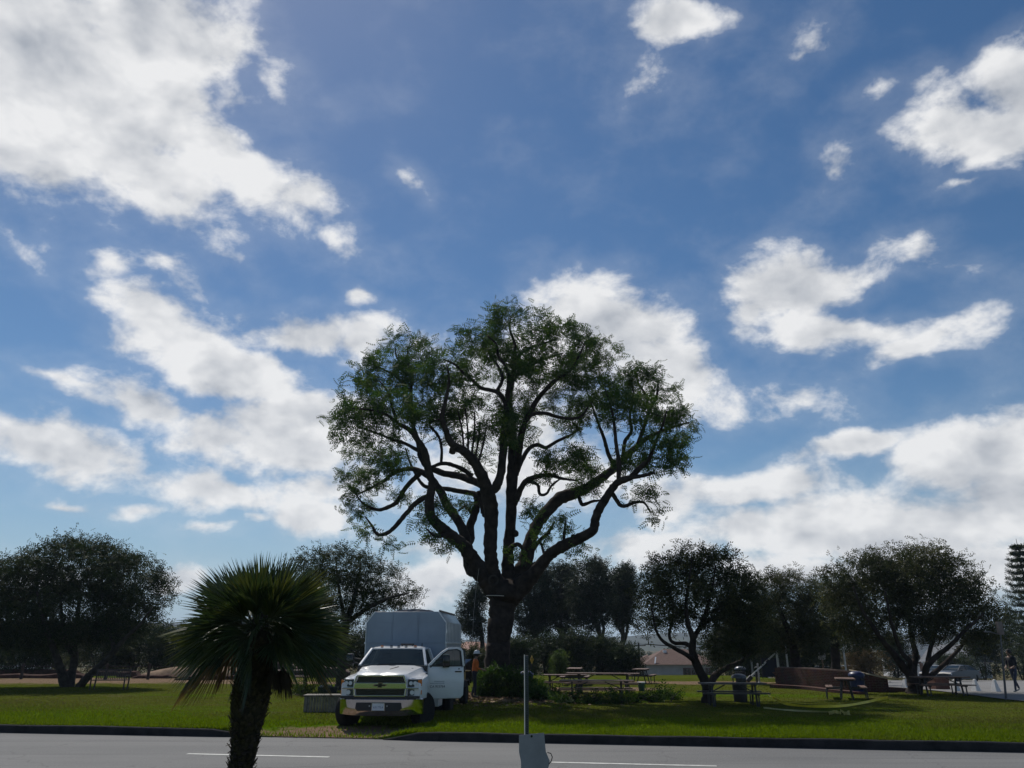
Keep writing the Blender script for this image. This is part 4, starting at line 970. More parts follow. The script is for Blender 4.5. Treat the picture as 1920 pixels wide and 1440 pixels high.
# tall araucaria at the right edge
def araucaria():
    D = 84.0; p = at(1957, 1262, D); z0 = gz(p.x, D); top = at(1957, 1010, D).z; H = top - z0
    root = empty('araucaria_tree', (p.x, D, z0), 0, 'tall tiered araucaria conifer with drooping dark branches', 'tree')
    mb = MB(); mb.tube([(0, 0, -.1), (0, 0, H * .5), (0, 0, H)], [.26, .16, .02], 8); mb.build('trunk', bark, root, smooth='all')
    rng = np.random.default_rng(2); pos, fr, V, F = [], [], [], []
    mb = MB()
    for i in range(17):
        z = H * (.22 + .76 * i / 17); L_ = (1 - i / 17) ** .75 * 3.0 + .25; nb = 6
        for k in range(nb):
            a = k * 2 * math.pi / nb + i * .5 + rng.normal() * .08; pts = []
            for u in (0, .35, .7, 1): pts.append((math.cos(a) * L_ * u, math.sin(a) * L_ * u, z - .18 * L_ * math.sin(u * 2.2) + .22 * L_ * u * u))
            mb.tube(pts, [.05, .035, .022, .01], 4, cap=False)
            for u in np.linspace(.15, 1, 18):
                q = np.array([math.cos(a) * L_ * u, math.sin(a) * L_ * u, z - .18 * L_ * math.sin(u * 2.2) + .22 * L_ * u * u]); pos += [q] * 4
    mb.build('branches', bark, root)['kind'] = 'stuff'
    pos = np.array(pos); n = len(pos); V, F = scatter(*T_SPRIG, pos, rot_frames(n, rng, 0.3), 0.36 * (.7 + .6 * rng.random(n)))
    np_mesh('crown', V, F, leaf_dark, root)
araucaria()
# far wood below the hills: one mass
def far_wood():
    rng = np.random.default_rng(77); T = []
    for i in range(420):
        az = rng.uniform(-.85, .85); D = rng.uniform(190, 520); x, y = math.sin(az) * D, math.cos(az) * D
        h = rng.uniform(3, 8) * (1.0 if rng.random() < .85 else 1.5); w = h * rng.uniform(.3, .55); z = gz(x, y)
        k = 26; d = rng.normal(size=(k, 3)); d /= np.linalg.norm(d, axis=1, keepdims=True)
        T.append(np.array([x, y, z + h * .5]) + d * np.array([w, w, h * .5]) * (rng.random(k) ** .4)[:, None])
    T = np.vstack(T); n = len(T); V, F = scatter(*tmpl_sprig(5, .45, .6), T, rot_frames(n, rng), 1.15 * (.7 + .6 * rng.random(n)))
    o = np_mesh('distant_wood', V, F, leaf_olive); tag(o, 'distant scattered woodland below the hazy hills', 'woodland', kind='stuff')
far_wood()

# --- fan palm on the near side of the road
def palm():
    D = 10.0; b = at(452, 1440, D); bx_, by_ = b.x, D
    root = empty('fan_palm', (bx_, by_, 0.12), 0, 'short fan palm with a shaggy trunk on the near side of the road', 'palm')
    rng = np.random.default_rng(8)
    mt = plain('palm_trunk', (0.035, 0.028, 0.022), 0.95, var=0.3, vscale=12, bump=0.8, bscale=30, spec=0.1)
    zc = 2.32 - 0.12
    prof = [(0.20, -0.05), (0.15, 0.12), (0.128, 0.5), (0.13, 0.8), (0.15, 1.0), (0.19, 1.2), (0.215, 1.38), (0.22, 1.55), (0.20, 1.8), (0.19, 2.0), (0.14, 2.25), (0.05, 2.5)]
    lean = lambda z: (0.035 * z - 0.02, 0)
    mb = MB(); rings = []
    for r, h in prof:
        ox, oy = lean(h); rings.append([(ox + r * math.cos(a), oy + r * math.sin(a), h) for a in [2 * math.pi * k / 18 for k in range(18)]])
    mb.loft(rings); mb.build('trunk', mt, root, smooth='all')
    # old leaf bases, too small to pick apart
    V, F = [], []; P = np.array(prof)
    for i in range(1150):
        h = rng.uniform(0.02, 2.1); r = np.interp(h, P[:, 1], P[:, 0]); a = i * 2.39996 + rng.normal() * .15; ox, oy = lean(h)
        out = np.array([math.cos(a), math.sin(a), 0]); tan = np.array([-math.sin(a), math.cos(a), 0]); up = np.array([0, 0, 1.0])
        c = np.array([ox, oy, h]) + out * r * .93; w = rng.uniform(.022, .042); ln = rng.uniform(.05, .11); k = rng.uniform(.35, 1.0)
        dirn = up * (1 - .3 * k) * (1 if rng.random() < .75 else -.4) + out * k * .75
        b0 = len(V); V += [c - tan * w, c + tan * w, c + dirn * ln + tan * w * .45, c + dirn * ln - tan * w * .45, c + out * .018]
        F += [(b0, b0 + 1, b0 + 4), (b0 + 1, b0 + 2, b0 + 4), (b0 + 2, b0 + 3, b0 + 4), (b0 + 3, b0, b0 + 4)]
    o = np_mesh('leaf_bases', np.array(V), np.array(F), plain('palm_boots', (0.06, 0.045, 0.034), 0.95, var=0.35, vscale=20, spec=0.1), root); o['kind'] = 'stuff'
    green = leafmat('palm_green', (0.016, 0.030, 0.012), (0.032, 0.050, 0.016), (0.085, 0.090, 0.025), 0.22, 0.38, 0.5)
    tip = leafmat('palm_dry', (0.09, 0.05, 0.02), (0.15, 0.085, 0.035), (0.2, 0.13, 0.05), 0.25)
    red = leafmat('palm_dead', (0.10, 0.04, 0.028), (0.15, 0.06, 0.04), (0.17, 0.09, 0.06), 0.2)
    dark = leafmat('palm_seed', (0.02, 0.015, 0.012), (0.035, 0.025, 0.02), (0.05, 0.035, 0.025), 0.05)
    stem = plain('palm_petiole', (0.05, 0.06, 0.022), 0.6, var=0.2)
    def frond(az, el, pet, blade, mat, droop=0.0, nseg=34, span=2.35, twist=0.0):
        o3 = Vector((*lean(2.2), 2.22)) + Vector((math.cos(az), math.sin(az), 0)) * .09
        d = Vector((math.cos(az) * math.cos(el), math.sin(az) * math.cos(el), math.sin(el)))
        side = Vector((-math.sin(az), math.cos(az), 0)); nrm = side.cross(d) * -1
        if nrm.z < 0: nrm = -nrm
        side = Matrix.Rotation(twist, 3, d) @ side; nrm = Matrix.Rotation(twist, 3, d) @ nrm
        p1 = o3 + d * pet * .5 + Vector((0, 0, .02)); p2 = o3 + d * pet - Vector((0, 0, droop * .12))
        mb = MB(); mb.tube([o3 - d * .08, p1, p2], [.014, .010, .008], 5)
        pobj = mb.build('frond', stem, root)
        mb = MB(); dd = (p2 - p1).normalized()
        for i in range(nseg):
            u = (i / (nseg - 1)) * 2 - 1; an = u * span / 2 + rng.normal() * .02
            L_ = blade * (1 - .24 * abs(u) ** 2) * rng.uniform(.92, 1.04)
            ax = dd * math.cos(an) + side * math.sin(an); w = side * math.cos(an) - dd * math.sin(an)
            base = p2 + ax * .01; sag = -droop * .22 * L_
            m = p2 + ax * L_ * .52 + nrm * .05 * L_ * (1 - abs(u)) ; t = p2 + ax * L_ + Vector((0, 0, sag)) - nrm * .06 * L_ * abs(u)
            hw = .0125 + .004 * rng.random(); rdg = nrm * .012 * (1 if i % 2 else -1)
            mb.add([base, m + w * hw, t, m - w * hw, m + rdg], [(0, 1, 4), (1, 2, 4), (2, 3, 4), (3, 0, 4)])
        me = bpy.data.meshes.new('blade'); me.from_pydata(mb.v, [], mb.f); me.materials.append(mat); link(bpy.data.objects.new('blade', me), pobj)
    n = 84
    for i in range(n):
        u = i / n; az = i * 2.39996 + rng.normal() * .12
        el = math.asin(max(-.5, min(.995, .995 - 1.4 * u + rng.normal() * .10)))
        pet = rng.uniform(.14, .30) + .18 * u; bl = .70 + .07 * rng.normal()
        frond(az, el, pet, bl, green if rng.random() < .93 or el > 0 else tip, max(0, .6 - el) * .5, 26, rng.uniform(.75, 1.5) + .3 * u, rng.normal() * 1.0)
    for az, el, pet, bl, m, ns in ((math.pi * 1.15, -.85, .34, .34, red, 20), (-.35, -.80, .42, .34, dark, 28), (-.15, -.95, .40, .34, dark, 28), (-.6, -.9, .38, .30, dark, 28), (math.pi * 1.02, -.55, .60, .52, tip, 28), (.2, -.42, .55, .5, tip, 28)):
        frond(az, el, pet, bl, m, 1.0, ns, 1.5, rng.normal() * .3)
palm()

# ------------------------------------------------------------------ the white chip truck
def text_mesh(txt, size, name, mat, parent, loc, rot, ext=0.002):
    cu = bpy.data.curves.new(name, 'FONT'); cu.body = txt; cu.size = size; cu.extrude = ext; cu.align_x = 'CENTER'; cu.align_y = 'CENTER'
    tmp = bpy.data.objects.new(name, cu); COL.objects.link(tmp)
    me = bpy.data.meshes.new_from_object(tmp.evaluated_get(bpy.context.evaluated_depsgraph_get()))
    bpy.data.objects.remove(tmp); bpy.data.curves.remove(cu)
    me.materials.clear(); me.materials.append(mat)
    o = bpy.data.objects.new(name, me); link(o, parent); o.location = loc; o.rotation_euler = rot
    return o
def wheel(parent, loc, r, w, rim_mat, name='wheel', rz=0.0, lugs=8):
    e = bpy.data.objects.new(name, None); link(e, parent); e.location = loc; e.rotation_euler = (0, 0, rz); e.empty_display_size = .1
    mb = MB(); mb.lathe([(r * .55, -w / 2), (r * .9, -w / 2), (r * .98, -w * .36), (r, -w * .2), (r, w * .2), (r * .98, w * .36), (r * .9, w / 2), (r * .55, w / 2)], 28, axis='x')
    mb.build('tyre', rubber, e, smooth=True)
    mb = MB(); mb.lathe([(r * .56, -w * .42), (r * .50, -w * .30), (r * .2, -w * .12), (r * .2, w * .12), (r * .50, w * .30), (r * .56, w * .42)], 20, axis='x')
    mb.build('rim', rim_mat, e, smooth=True)
    return e
amber = plain('amber_lens', (0.55, 0.16, 0.02), 0.2, var=0.05)
lens = plain('headlamp_lens', (0.62, 0.66, 0.70), 0.08, var=0.05, spec=0.8)
lens_dark = plain('headlamp_dark', (0.05, 0.06, 0.075), 0.08, var=0.1, spec=0.8)
win_glass = glassy('windscreen_glass', (0.016, 0.024, 0.022), 0.02, 0.30)
seat_mat = plain('seat_vinyl', (0.03, 0.03, 0.032), 0.7)
box_recess_shade = plain('box_recess_shade', (0.09, 0.115, 0.14), .5, var=.1)  # darkened box colour: the shade between the ribs is painted in
def truck():
    ox, oy = at(709, 1340, 22.0).x, 22.0
    root = empty('chip_truck', (ox, oy, 0.03), R(-4.0), 'white tree-service truck with a tall pale chip box and its driver door open', 'truck')
    # bumper: chrome, wrapping back at its ends
    mb = MB(); rings = []
    for x in (-1.12, -1.10, -1.02, -.88, -.6, 0, .6, .88, 1.02, 1.10, 1.12):
        k = abs(x) / 1.12; yb = .30 * max(0, (k - .72) / .28) ** 1.6; lo = .36 + .03 * (k > .75); hi = .80
        rings.append([(x, yb + .14, lo), (x, yb + .045, lo + .012), (x, yb + .02, lo + .04), (x, yb + .005, (lo + hi) / 2), (x, yb - .012, hi - .03), (x, yb + .02, hi - .005), (x, yb + .14, hi)])
    mb.loft(rings); bump = mb.build('bumper', chrome, root, smooth=True)
    mb = MB(); mb.prism([(-.56, .50), (.56, .50), (.62, .56), (.60, .70), (-.60, .70), (-.62, .56)], 'y', -.035, .02); mb.build('air_slot', black_plastic, bump, bevel=.01)
    mb = MB(); mb.bx(-.16, .16, -.052, -.038, .51, .685); pl = mb.build('licence_plate', plain('plate', (0.62, 0.63, 0.66), 0.4, var=.05), bump, bevel=.004)
    mb = MB(); mb.bx(-.175, -.16, -.056, -.036, .50, .695); mb.bx(.16, .175, -.056, -.036, .50, .695); mb.bx(-.16, .16, -.056, -.036, .685, .695); mb.build('plate_frame', chrome, bump)
    text_mesh('63177L4', .075, 'plate_number', plain('plate_ink', (0.05, 0.07, 0.2), .5), pl, (0, -.053, .585), (R(90), 0, 0), .001)
    for x in (-.235, .235):
        mb = MB(); mb.lathe([(.018, -.012), (.022, 0), (.012, .012)], 10, (x, -.04, .62), 'y'); mb.build('bumper_bolt', steel, bump)
    mb = MB(); mb.bx(-1.06, 1.06, .06, .30, .795, .86); mb.build('bumper_filler', black_plastic, root)
    # nose panel behind grille and lamps
    mb = MB(); rings = []
    for z, hw, y in ((.84, 1.08, .14), (1.0, 1.09, .12), (1.2, 1.08, .14), (1.30, 1.0, .18)):
        rings.append([(-hw, y + .5, z), (-hw, y + .22, z), (-hw + .12, y + .07, z), (-.72, y + .01, z), (.72, y + .01, z), (hw - .12, y + .07, z), (hw, y + .22, z), (hw, y + .5, z)])
    mb.loft(rings); mb.build('nose_panel', white_paint, root, smooth=True)
    # hood and fenders, one skin
    mb = MB(); rings = []
    for y, zc, zl, zf, hs, hf in ((.12, 1.365, 1.345, 1.20, .70, 1.04), (.18, 1.41, 1.385, 1.25, .72, 1.07), (.35, 1.455, 1.42, 1.29, .76, 1.10), (.8, 1.515, 1.475, 1.335, .82, 1.12), (1.2, 1.565, 1.52, 1.36, .88, 1.10), (1.5, 1.60, 1.555, 1.39, .92, 1.03)):
        half = [(hf, .78), (hf + .01, zf - .12), (hf - .02, zf - .03), (hf - .10, zf + .015), (hs + .10, zf + .02), (hs + .02, zf + .055), (hs - .05, zl), (hs - .3, zl + (zc - zl) * .75), (.12, zc), (.06, zc - .012)]
        row = [(-x, y, z) for x, z in half] + [(x, y, z) for x, z in half[::-1]]
        rings.append(row)
    n = len(rings[0]); vs = [p for r in rings for p in r]
    fs = [(i * n + k, i * n + k + 1, (i + 1) * n + k + 1, (i + 1) * n + k) for i in range(len(rings) - 1) for k in range(n - 1)]
    mb.add(vs, fs); fs2 = [tuple(range(n))]; mb.f.append(tuple(range(n)))
    hood = mb.build('hood', white_paint, root, smooth=True)
    mb = MB(); mb.bar((.10, .75, 1.512), (.24, 1.15, 1.567), .035, .012); mb.build('hood_vent', black_plastic, hood)
    for x in (-.62, .66):
        mb = MB(); mb.box((x, 1.05, 1.52), (.05, .025, .02)); mb.build('washer_nozzle', black_plastic, hood)
    # grille
    gr = empty_part = bpy.data.objects.new('grille', None); link(gr, root); gr.empty_display_size = .1
    mb = MB(); mb.prism([(-.66, 1.19), (.66, 1.19), (.60, 1.345), (-.60, 1.345)], 'y', .085, .13); mb.build('upper_mesh', gloss_black, gr)
    mb = MB(); mb.prism([(-.64, .875), (.64, .875), (.66, 1.03), (-.66, 1.03)], 'y', .085, .13); mb.build('lower_mesh', gloss_black, gr)
    for k in range(5):
        mb = MB(); mb.bx(-.61, .61, .075, .09, 1.205 + .028 * k, 1.213 + .028 * k); mb.build('grille_bar', dark_steel, gr)
        mb = MB(); mb.bx(-.63, .63, .075, .09, .89 + .028 * k, .898 + .028 * k); mb.build('grille_bar', dark_steel, gr)
    def chrome_strip(pts, w, y=.06):
        mb = MB()
        for a, b in zip(pts[:-1], pts[1:]): mb.bar((a[0], y, a[1]), (b[0], y, b[1]), .06, w, up=(0, 1, 0)) if False else mb.bar((a[0], y, a[1]), (b[0], y, b[1]), w, .05, up=(0, 1, 0))
        mb.build('chrome_surround', chrome, gr, bevel=.008)
    chrome_strip([(-.70, 1.18), (-.64, 1.36), (.64, 1.36), (.70, 1.18)], .04)
    mb = MB(); mb.prism([(-1.03, 1.035), (1.03, 1.035), (1.03, 1.062), (.72, 1.068), (.70, 1.185), (-.70, 1.185), (-.72, 1.068), (-1.03, 1.062)], 'y', .055, .12); mb.build('chrome_bar', chrome, gr, bevel=.01)
    chrome_strip([(-.70, 1.03), (-.68, .86), (.68, .86), (.70, 1.03)], .035)
    # cross-shaped bow emblem
    def bow(s): return [(-.17 * s, 1.085 + .02), (-.05 * s, 1.105), (-.045 * s, 1.127 + .022 * s), (.055 * s, 1.127 + .022 * s), (.05 * s, 1.15 - .005), (.17 * s, 1.148), (.15 * s, 1.10), (.05 * s, 1.10), (.045 * s, 1.127 - .05 * s), (-.055 * s, 1.127 - .05 * s), (-.05 * s, 1.10), (-.17 * s, 1.10)]
    cross = lambda s: [(-.17 * s, -.024 * s), (-.055 * s, -.024 * s), (-.06 * s, -.058 * s), (.045 * s, -.058 * s), (.05 * s, -.024 * s), (.15 * s, -.024 * s), (.17 * s, .024 * s), (.055 * s, .024 * s), (.06 * s, .058 * s), (-.045 * s, .058 * s), (-.05 * s, .024 * s), (-.15 * s, .024 * s)]
    mb = MB(); mb.prism([(x, z + 1.125) for x, z in cross(1.12)], 'y', .035, .056); em = mb.build('emblem', plain('emblem_gold', (0.30, 0.24, 0.13), .25, metal=.9), gr)
    mb = MB(); mb.prism([(x, z + 1.125) for x, z in cross(.92)], 'y', .03, .04); mb.build('emblem_face', gloss_black, em)
    # lamps
    for s in (-1, 1):
        for z0, z1, nm in ((1.075, 1.275, 'headlight'), (.865, 1.025, 'fog_light')):
            mb = MB(); P = [(s * .735, .10), (s * 1.0, .13), (s * 1.09, .27), (s * 1.06, .34), (s * .735, .2)]
            mb.loft([[(x, y, z) for x, y in P] for z in (z0, z1)]); h = mb.build(nm, lens_dark, root, bevel=.012)
            xs = (s * .82, s * .93) if nm == 'headlight' else (s * .86,)
            for x in xs:
                r = .05 if nm == 'headlight' else .058
                mb = MB(); mb.lathe([(r, -.01), (r, .02), (r * .5, .04)], 14, (x, .095, (z0 + z1) / 2), 'y'); mb.build('lamp', lens, h, smooth=True)
            mb = MB(); mb.box((s * 1.045, .18, (z0 + z1) / 2), (.035, .12, z1 - z0 - .05), s * -.8); mb.build('turn_signal', amber, h, bevel=.006)
    # cab: sill, back, roof, pillars, glass
    cab = bpy.data.objects.new('cab', None); link(cab, root); cab.empty_display_size = .1
    mb = MB(); mb.bx(-1.0, 1.0, 1.5, 3.0, .60, .78); mb.bx(-1.0, 1.0, 2.92, 3.0, .78, 1.62); mb.build('floor_pan', white_paint, cab)
    mb = MB(); mb.bx(-1.0, .995, 1.46, 1.56, .62, 1.58); mb.build('bulkhead', black_plastic, cab)
    mb = MB(); mb.prism([(1.52, .70), (2.95, .70), (2.95, 1.60), (1.52, 1.58)], 'x', -1.02, -.95); mb.build('passenger_door', white_paint, cab, bevel=.015)
    mb = MB(); mb.loft([[(-.78, 2.10, 2.02), (.78, 2.10, 2.02), (.80, 2.5, 2.03), (.80, 2.98, 2.02), (-.80, 2.98, 2.02), (-.80, 2.5, 2.03)], [(-.76, 2.10, 2.05), (.76, 2.10, 2.05), (.77, 2.5, 2.085), (.76, 2.96, 2.07), (-.76, 2.96, 2.07), (-.77, 2.5, 2.085)], [(-.55, 2.2, 2.085), (.55, 2.2, 2.085), (.55, 2.5, 2.12), (.55, 2.85, 2.105), (-.55, 2.85, 2.105), (-.55, 2.5, 2.12)]]); roof = mb.build('roof', white_paint, cab, smooth=True)
    for s in (-1, 1):
        mb = MB(); mb.bar((s * .955, 1.50, 1.58), (s * .765, 2.12, 2.04), .075, .07); mb.build('windscreen_pillar', white_paint, cab, bevel=.015)
        mb = MB(); mb.bar((s * .965, 2.93, 1.58), (s * .77, 2.95, 2.04), .09, .09); mb.build('rear_pillar', white_paint, cab, bevel=.015)
    mb = MB(); mb.add([(-.92, 1.50, 1.585), (.92, 1.50, 1.585), (.735, 2.12, 2.03), (-.735, 2.12, 2.03), (0, 1.44, 1.59), (0, 2.08, 2.04)], [(0, 4, 5, 3), (4, 1, 2, 5)]); mb.build('windscreen', win_glass, cab, smooth='all')
    mb = MB(); mb.add([(-.975, 1.6, 1.6), (-.975, 2.88, 1.6), (-.79, 2.88, 2.02), (-.79, 2.15, 2.02)], [(0, 1, 2, 3)]); mb.build('passenger_window', win_glass, cab)
    mb = MB(); mb.add([(-.9, 2.96, 1.62), (.9, 2.96, 1.62), (.72, 2.97, 2.0), (-.72, 2.97, 2.0)], [(0, 1, 2, 3)]); mb.build('rear_window', win_glass, cab)
    mb = MB(); mb.prism([(1.56, 1.2), (1.56, 1.575), (1.75, 1.60), (1.95, 1.5), (1.9, 1.2)], 'x', -.92, .92); mb.build('dashboard', black_plastic, cab, bevel=.02)
    for x in (-.48, .48):
        mb = MB(); mb.bx(x - .26, x + .26, 2.15, 2.7, .95, 1.15); mb.prism([(2.62, 1.1), (2.78, 1.1), (2.9, 1.72), (2.8, 1.74)], 'x', x - .25, x + .25); mb.bx(x - .13, x + .13, 2.78, 2.88, 1.74, 1.92)
        mb.build('seat', seat_mat, cab, bevel=.03)
    mb = MB(); mb.tube([(.48 + math.cos(a) * .2, 2.0 + math.sin(a) * .08, 1.5 + math.sin(a) * .18) for a in [k * math.pi / 8 for k in range(17)]], .016, 6); mb.bar((.48, 2.0, 1.5), (.48, 1.8, 1.42), .05); mb.build('steering_wheel', black_plastic, cab)
    for s in (-1, 1):
        mb = MB(); mb.tube([(s * .1 - .35, 1.46, 1.605), (s * .1 + .1, 1.52, 1.635), (s * .1 + .55, 1.56, 1.63)], .012, 5); mb.build('wiper', black_plastic, cab)
    for x in (-.5, -.22, 0, .22, .5):
        mb = MB(); mb.box((x, 2.22, 2.115), (.085, .11, .035), taper=.7); mb.build('clearance_light', amber if abs(x) > .3 else lens_dark, roof, bevel=.008)
    mb = MB(); mb.tube([(.02, 2.42, 2.155), (.42, 2.42, 2.155)], .028, 8); mb.box((.06, 2.42, 2.125), (.03, .03, .05)); mb.box((.38, 2.42, 2.125), (.03, .03, .05)); mb.build('light_bar', gloss_black, roof)
    mb = MB(); mb.tube([(.62, 2.6, 2.07), (.63, 2.6, 2.19)], .014, 6); mb.build('antenna', black_plastic, roof)
    # mirrors
    def mirror(parent, x0, x1, y, z):
        s = 1 if x1 > x0 else -1
        m = bpy.data.objects.new('side_mirror', None); link(m, parent); m.empty_display_size = .1
        mb = MB(); mb.bar((x0, y + .02, z + .02), (x1 - s * .05, y, z + .06), .03, .045); mb.bar((x0, y + .02, z - .12), (x1 - s * .05, y, z - .04), .03, .045); mb.build('mirror_arm', black_plastic, m, bevel=.008)
        mb = MB(); mb.bx(min(x1 - s * .1, x1 + s * .11), max(x1 - s * .1, x1 + s * .11), y - .06, y + .07, z - .17, z + .17); mb.build('mirror_head', gloss_black, m, bevel=.03, smooth=True)
        mb = MB(); mb.bx(x1 - .08, x1 + .08, y + .071, y + .075, z - .14, z + .14); mb.build('mirror_glass', chrome, m)
        mb = MB(); mb.bx(x1 - .085, x1 + .085, y - .05, y + .05, z + .168, z + .182); mb.build('mirror_cap', chrome, m, bevel=.006)
        return m
    mirror(cab, -.98, -1.30, 1.72, 1.72)
    # driver door, swung open on its front hinge
    dr = bpy.data.objects.new('driver_door', None); link(dr, root); dr.location = (1.0, 1.56, 0); dr.rotation_euler = (0, 0, R(-68)); dr.empty_display_size = .1
    # door frame: local y runs back along the door, local +x is the outside face
    mb = MB()
    lower = [(0.0, .74), (.10, .70), (.98, .70), (1.06, .78), (1.08, 1.2), (1.06, 1.56), (0.0, 1.56)]
    mb.prism(lower, 'x', -.09, .0); panel = mb.build('door_panel', white_paint, dr, bevel=.018, smooth=True)
    fr = [(0.02, 1.56), (.42, 1.93), (.60, 2.03), (.88, 2.05), (1.0, 2.0), (1.06, 1.56)]
    mb = MB()
    for a, b in zip(fr[:-1], fr[1:]): mb.bar((-.045, a[0], a[1]), (-.045, b[0], b[1]), .06, .075, up=(1, 0, 0)) if False else mb.bar((-.045, a[0], a[1]), (-.045, b[0], b[1]), .075, .06, up=(1, 0, 0))
    mb.build('window_frame', white_paint, dr, bevel=.012)
    mb = MB()
    for a, b in zip(fr[:-1], fr[1:]):
        a2 = (a[0] * .9 + .06, a[1] - .03); b2 = (b[0] * .9 + .06, b[1] - .03); mb.bar((-.03, a2[0], a2[1]), (-.03, b2[0], b2[1]), .03, .07, up=(1, 0, 0))
    mb.bar((-.03, .06, 1.575), (-.03, 1.03, 1.575), .035, .08, up=(1, 0, 0)); mb.build('window_seal', black_plastic, dr)
    mb = MB(); mb.add([(-.05, y * .92 + .05, z - .02) for y, z in fr], [tuple(range(6))]); mb.build('window_glass', win_glass, dr)
    mb = MB(); mb.prism([(.12, .80), (.95, .80), (1.0, 1.5), (.1, 1.5)], 'x', -.12, -.088); mb.build('door_card', black_plastic, dr, bevel=.01)
    mb = MB(); mb.bx(.0, .035, .80, 1.0, 1.40, 1.435); mb.build('door_handle', gloss_black, dr, bevel=.01)
    mb = MB(); mb.lathe([(.02, 0), (.02, .012), (.012, .016)], 12, (0, 0, 0), 'x'); o = mb.build('door_lock', gloss_black, dr); o.location = (.0, .92, 1.49)
    ink = plain('door_ink', (0.03, 0.045, 0.07), .6); ink2 = plain('door_ink_faint', (0.42, 0.45, 0.48), .6)
    for t, s, z, m in (('CA 915764', .095, 1.02, ink), ):
        text_mesh(t, s, 'door_lettering', m, dr, (.004, .30, z), (R(90), 0, R(90)), .001)
    mb = MB()
    for k, (y0, y1, z) in enumerate(((.08, .5, 1.105), (.2, .5, 1.155))): mb.bx(.0015, .003, y0, y1, z - .012, z + .012)
    # (two fainter lines of lettering above, worn to stripes)
    mb.build('worn_lettering', ink2, dr)['kind'] = 'stuff'
    mirror_o = mirror(dr, .02, .02, 0, 0)
    mirror_o.location = (.0, .14, 1.68); mirror_o.rotation_euler = (0, 0, R(68))
    for ch in list(mirror_o.children):
        bpy.data.objects.remove(ch)
    bpy.data.objects.remove(mirror_o)
    mm = mirror(dr, 0.0, .30, 0.0, 1.70); mm.location = (.02, .22, 0); mm.rotation_euler = (0, 0, R(90 - 12))
    # chassis, steps, tanks
    mb = MB(); mb.bx(-.48, -.36, .3, 6.9, .62, .84); mb.bx(.36, .48, .3, 6.9, .62, .84); mb.bx(-.36, .36, 1.0, 1.2, .62, .8); mb.bx(-.36, .36, 5.2, 5.4, .62, .8); mb.build('chassis', dark_steel, root)
    mb = MB(); mb.bx(-.9, .9, .4, 1.45, .55, .82); mb.bx(-.55, .55, .6, 1.4, .8, 1.3); mb.build('engine_bay', black_plastic, root)
    mb = MB(); mb.tube([(-.95, 1.05, .44), (.95, 1.05, .44)], .06, 8); mb.tube([(-.9, 5.35, .44), (.9, 5.35, .44)], .09, 8); mb.lathe([(.05, -.2), (.2, -.08), (.2, .08), (.05, .2)], 12, (0, 5.35, .46), 'y'); mb.build('axles', dark_steel, root)
    mb = MB(); mb.bx(.62, 1.05, 1.7, 2.6, .36, .66); mb.build('fuel_tank', black_plastic, root, bevel=.05)
    mb = MB(); mb.bx(.72, 1.16, 2.72, 3.4, .42, .98); mb.build('tool_box', white_paint, root, bevel=.015)
    mb = MB(); mb.bx(-1.12, -.7, 2.2, 3.4, .42, .95); mb.build('tool_box', white_paint, root, bevel=.015)
    rimw = plain('rim_white', (0.55, 0.55, 0.56), .4)
    wheel(root, (-1.06, 1.0, .455), .46, .30, rimw, rz=R(-20)); wheel(root, (1.0, 1.0, .455), .46, .30, rimw, rz=R(-20))
    for s in (-1, 1):
        wheel(root, (s * 1.06, 5.35, .425), .43, .24, rimw); wheel(root, (s * .78, 5.35, .425), .43, .24, rimw)
        mb = MB(); mb.prism([(4.75, .95), (4.8, 1.0), (5.9, 1.0), (5.95, .95), (5.95, .35), (5.93, .35), (5.93, .93), (4.75, .93)], 'x', s * .66, s * 1.22); mb.build('mud_guard', black_plastic, root)
    # chip box
    cb = bpy.data.objects.new('chip_box', None); link(cb, root); cb.empty_display_size = .1
    y0, y1, hw, zb, zt, zc = 3.18, 6.62, 1.24, .98, 3.13, 2.82
    prof = [(-hw, zb), (hw, zb), (hw, zc), (hw - .24, zt), (-hw + .24, zt), (-hw, zc)]
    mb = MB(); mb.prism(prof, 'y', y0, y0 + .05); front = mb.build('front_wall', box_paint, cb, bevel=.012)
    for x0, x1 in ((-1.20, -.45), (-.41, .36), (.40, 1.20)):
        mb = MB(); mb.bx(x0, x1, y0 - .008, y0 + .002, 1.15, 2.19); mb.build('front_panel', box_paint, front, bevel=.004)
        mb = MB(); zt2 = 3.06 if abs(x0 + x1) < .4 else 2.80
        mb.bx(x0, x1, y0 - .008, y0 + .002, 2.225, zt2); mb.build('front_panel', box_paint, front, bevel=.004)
    for x in (-.43, .38):
        mb = MB(); mb.bx(x - .014, x + .014, y0 - .02, y0, 1.15, 3.08); mb.build('front_rib', box_paint, front)
    mb = MB(); mb.bx(-1.24, 1.24, y0 - .022, y0, 2.19, 2.222); mb.build('front_rib', box_paint, front)
    for s in (-1, 1):
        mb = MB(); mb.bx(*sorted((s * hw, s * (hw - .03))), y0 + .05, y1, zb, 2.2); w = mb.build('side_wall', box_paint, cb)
        mb = MB(); mb.bx(*sorted((s * (hw + .005), s * (hw - .03))), y0 + .05, y1, 2.2, zc); mb.build('upper_side_wall', box_recess_shade, cb)
        mb = MB(); q = [(s * hw, zc), (s * (hw - .24), zt), (s * (hw - .27), zt - .01), (s * (hw - .03), zc - .01)]; mb.prism(q, 'y', y0 + .05, y1); mb.build('sloped_side', box_recess_shade, cb)
        mb = MB(); mb.bx(*sorted((s * (hw - .01), s * (hw + .05))), y0 - .01, y1 + .02, 2.17, 2.225); mb.build('side_rail', white_paint, w, bevel=.006)
        mb = MB(); mb.bx(*sorted((s * (hw - .01), s * (hw + .04))), y0 - .01, y1 + .02, zb, zb + .09); mb.build('side_rail', white_paint, w, bevel=.006)
        nr = 11
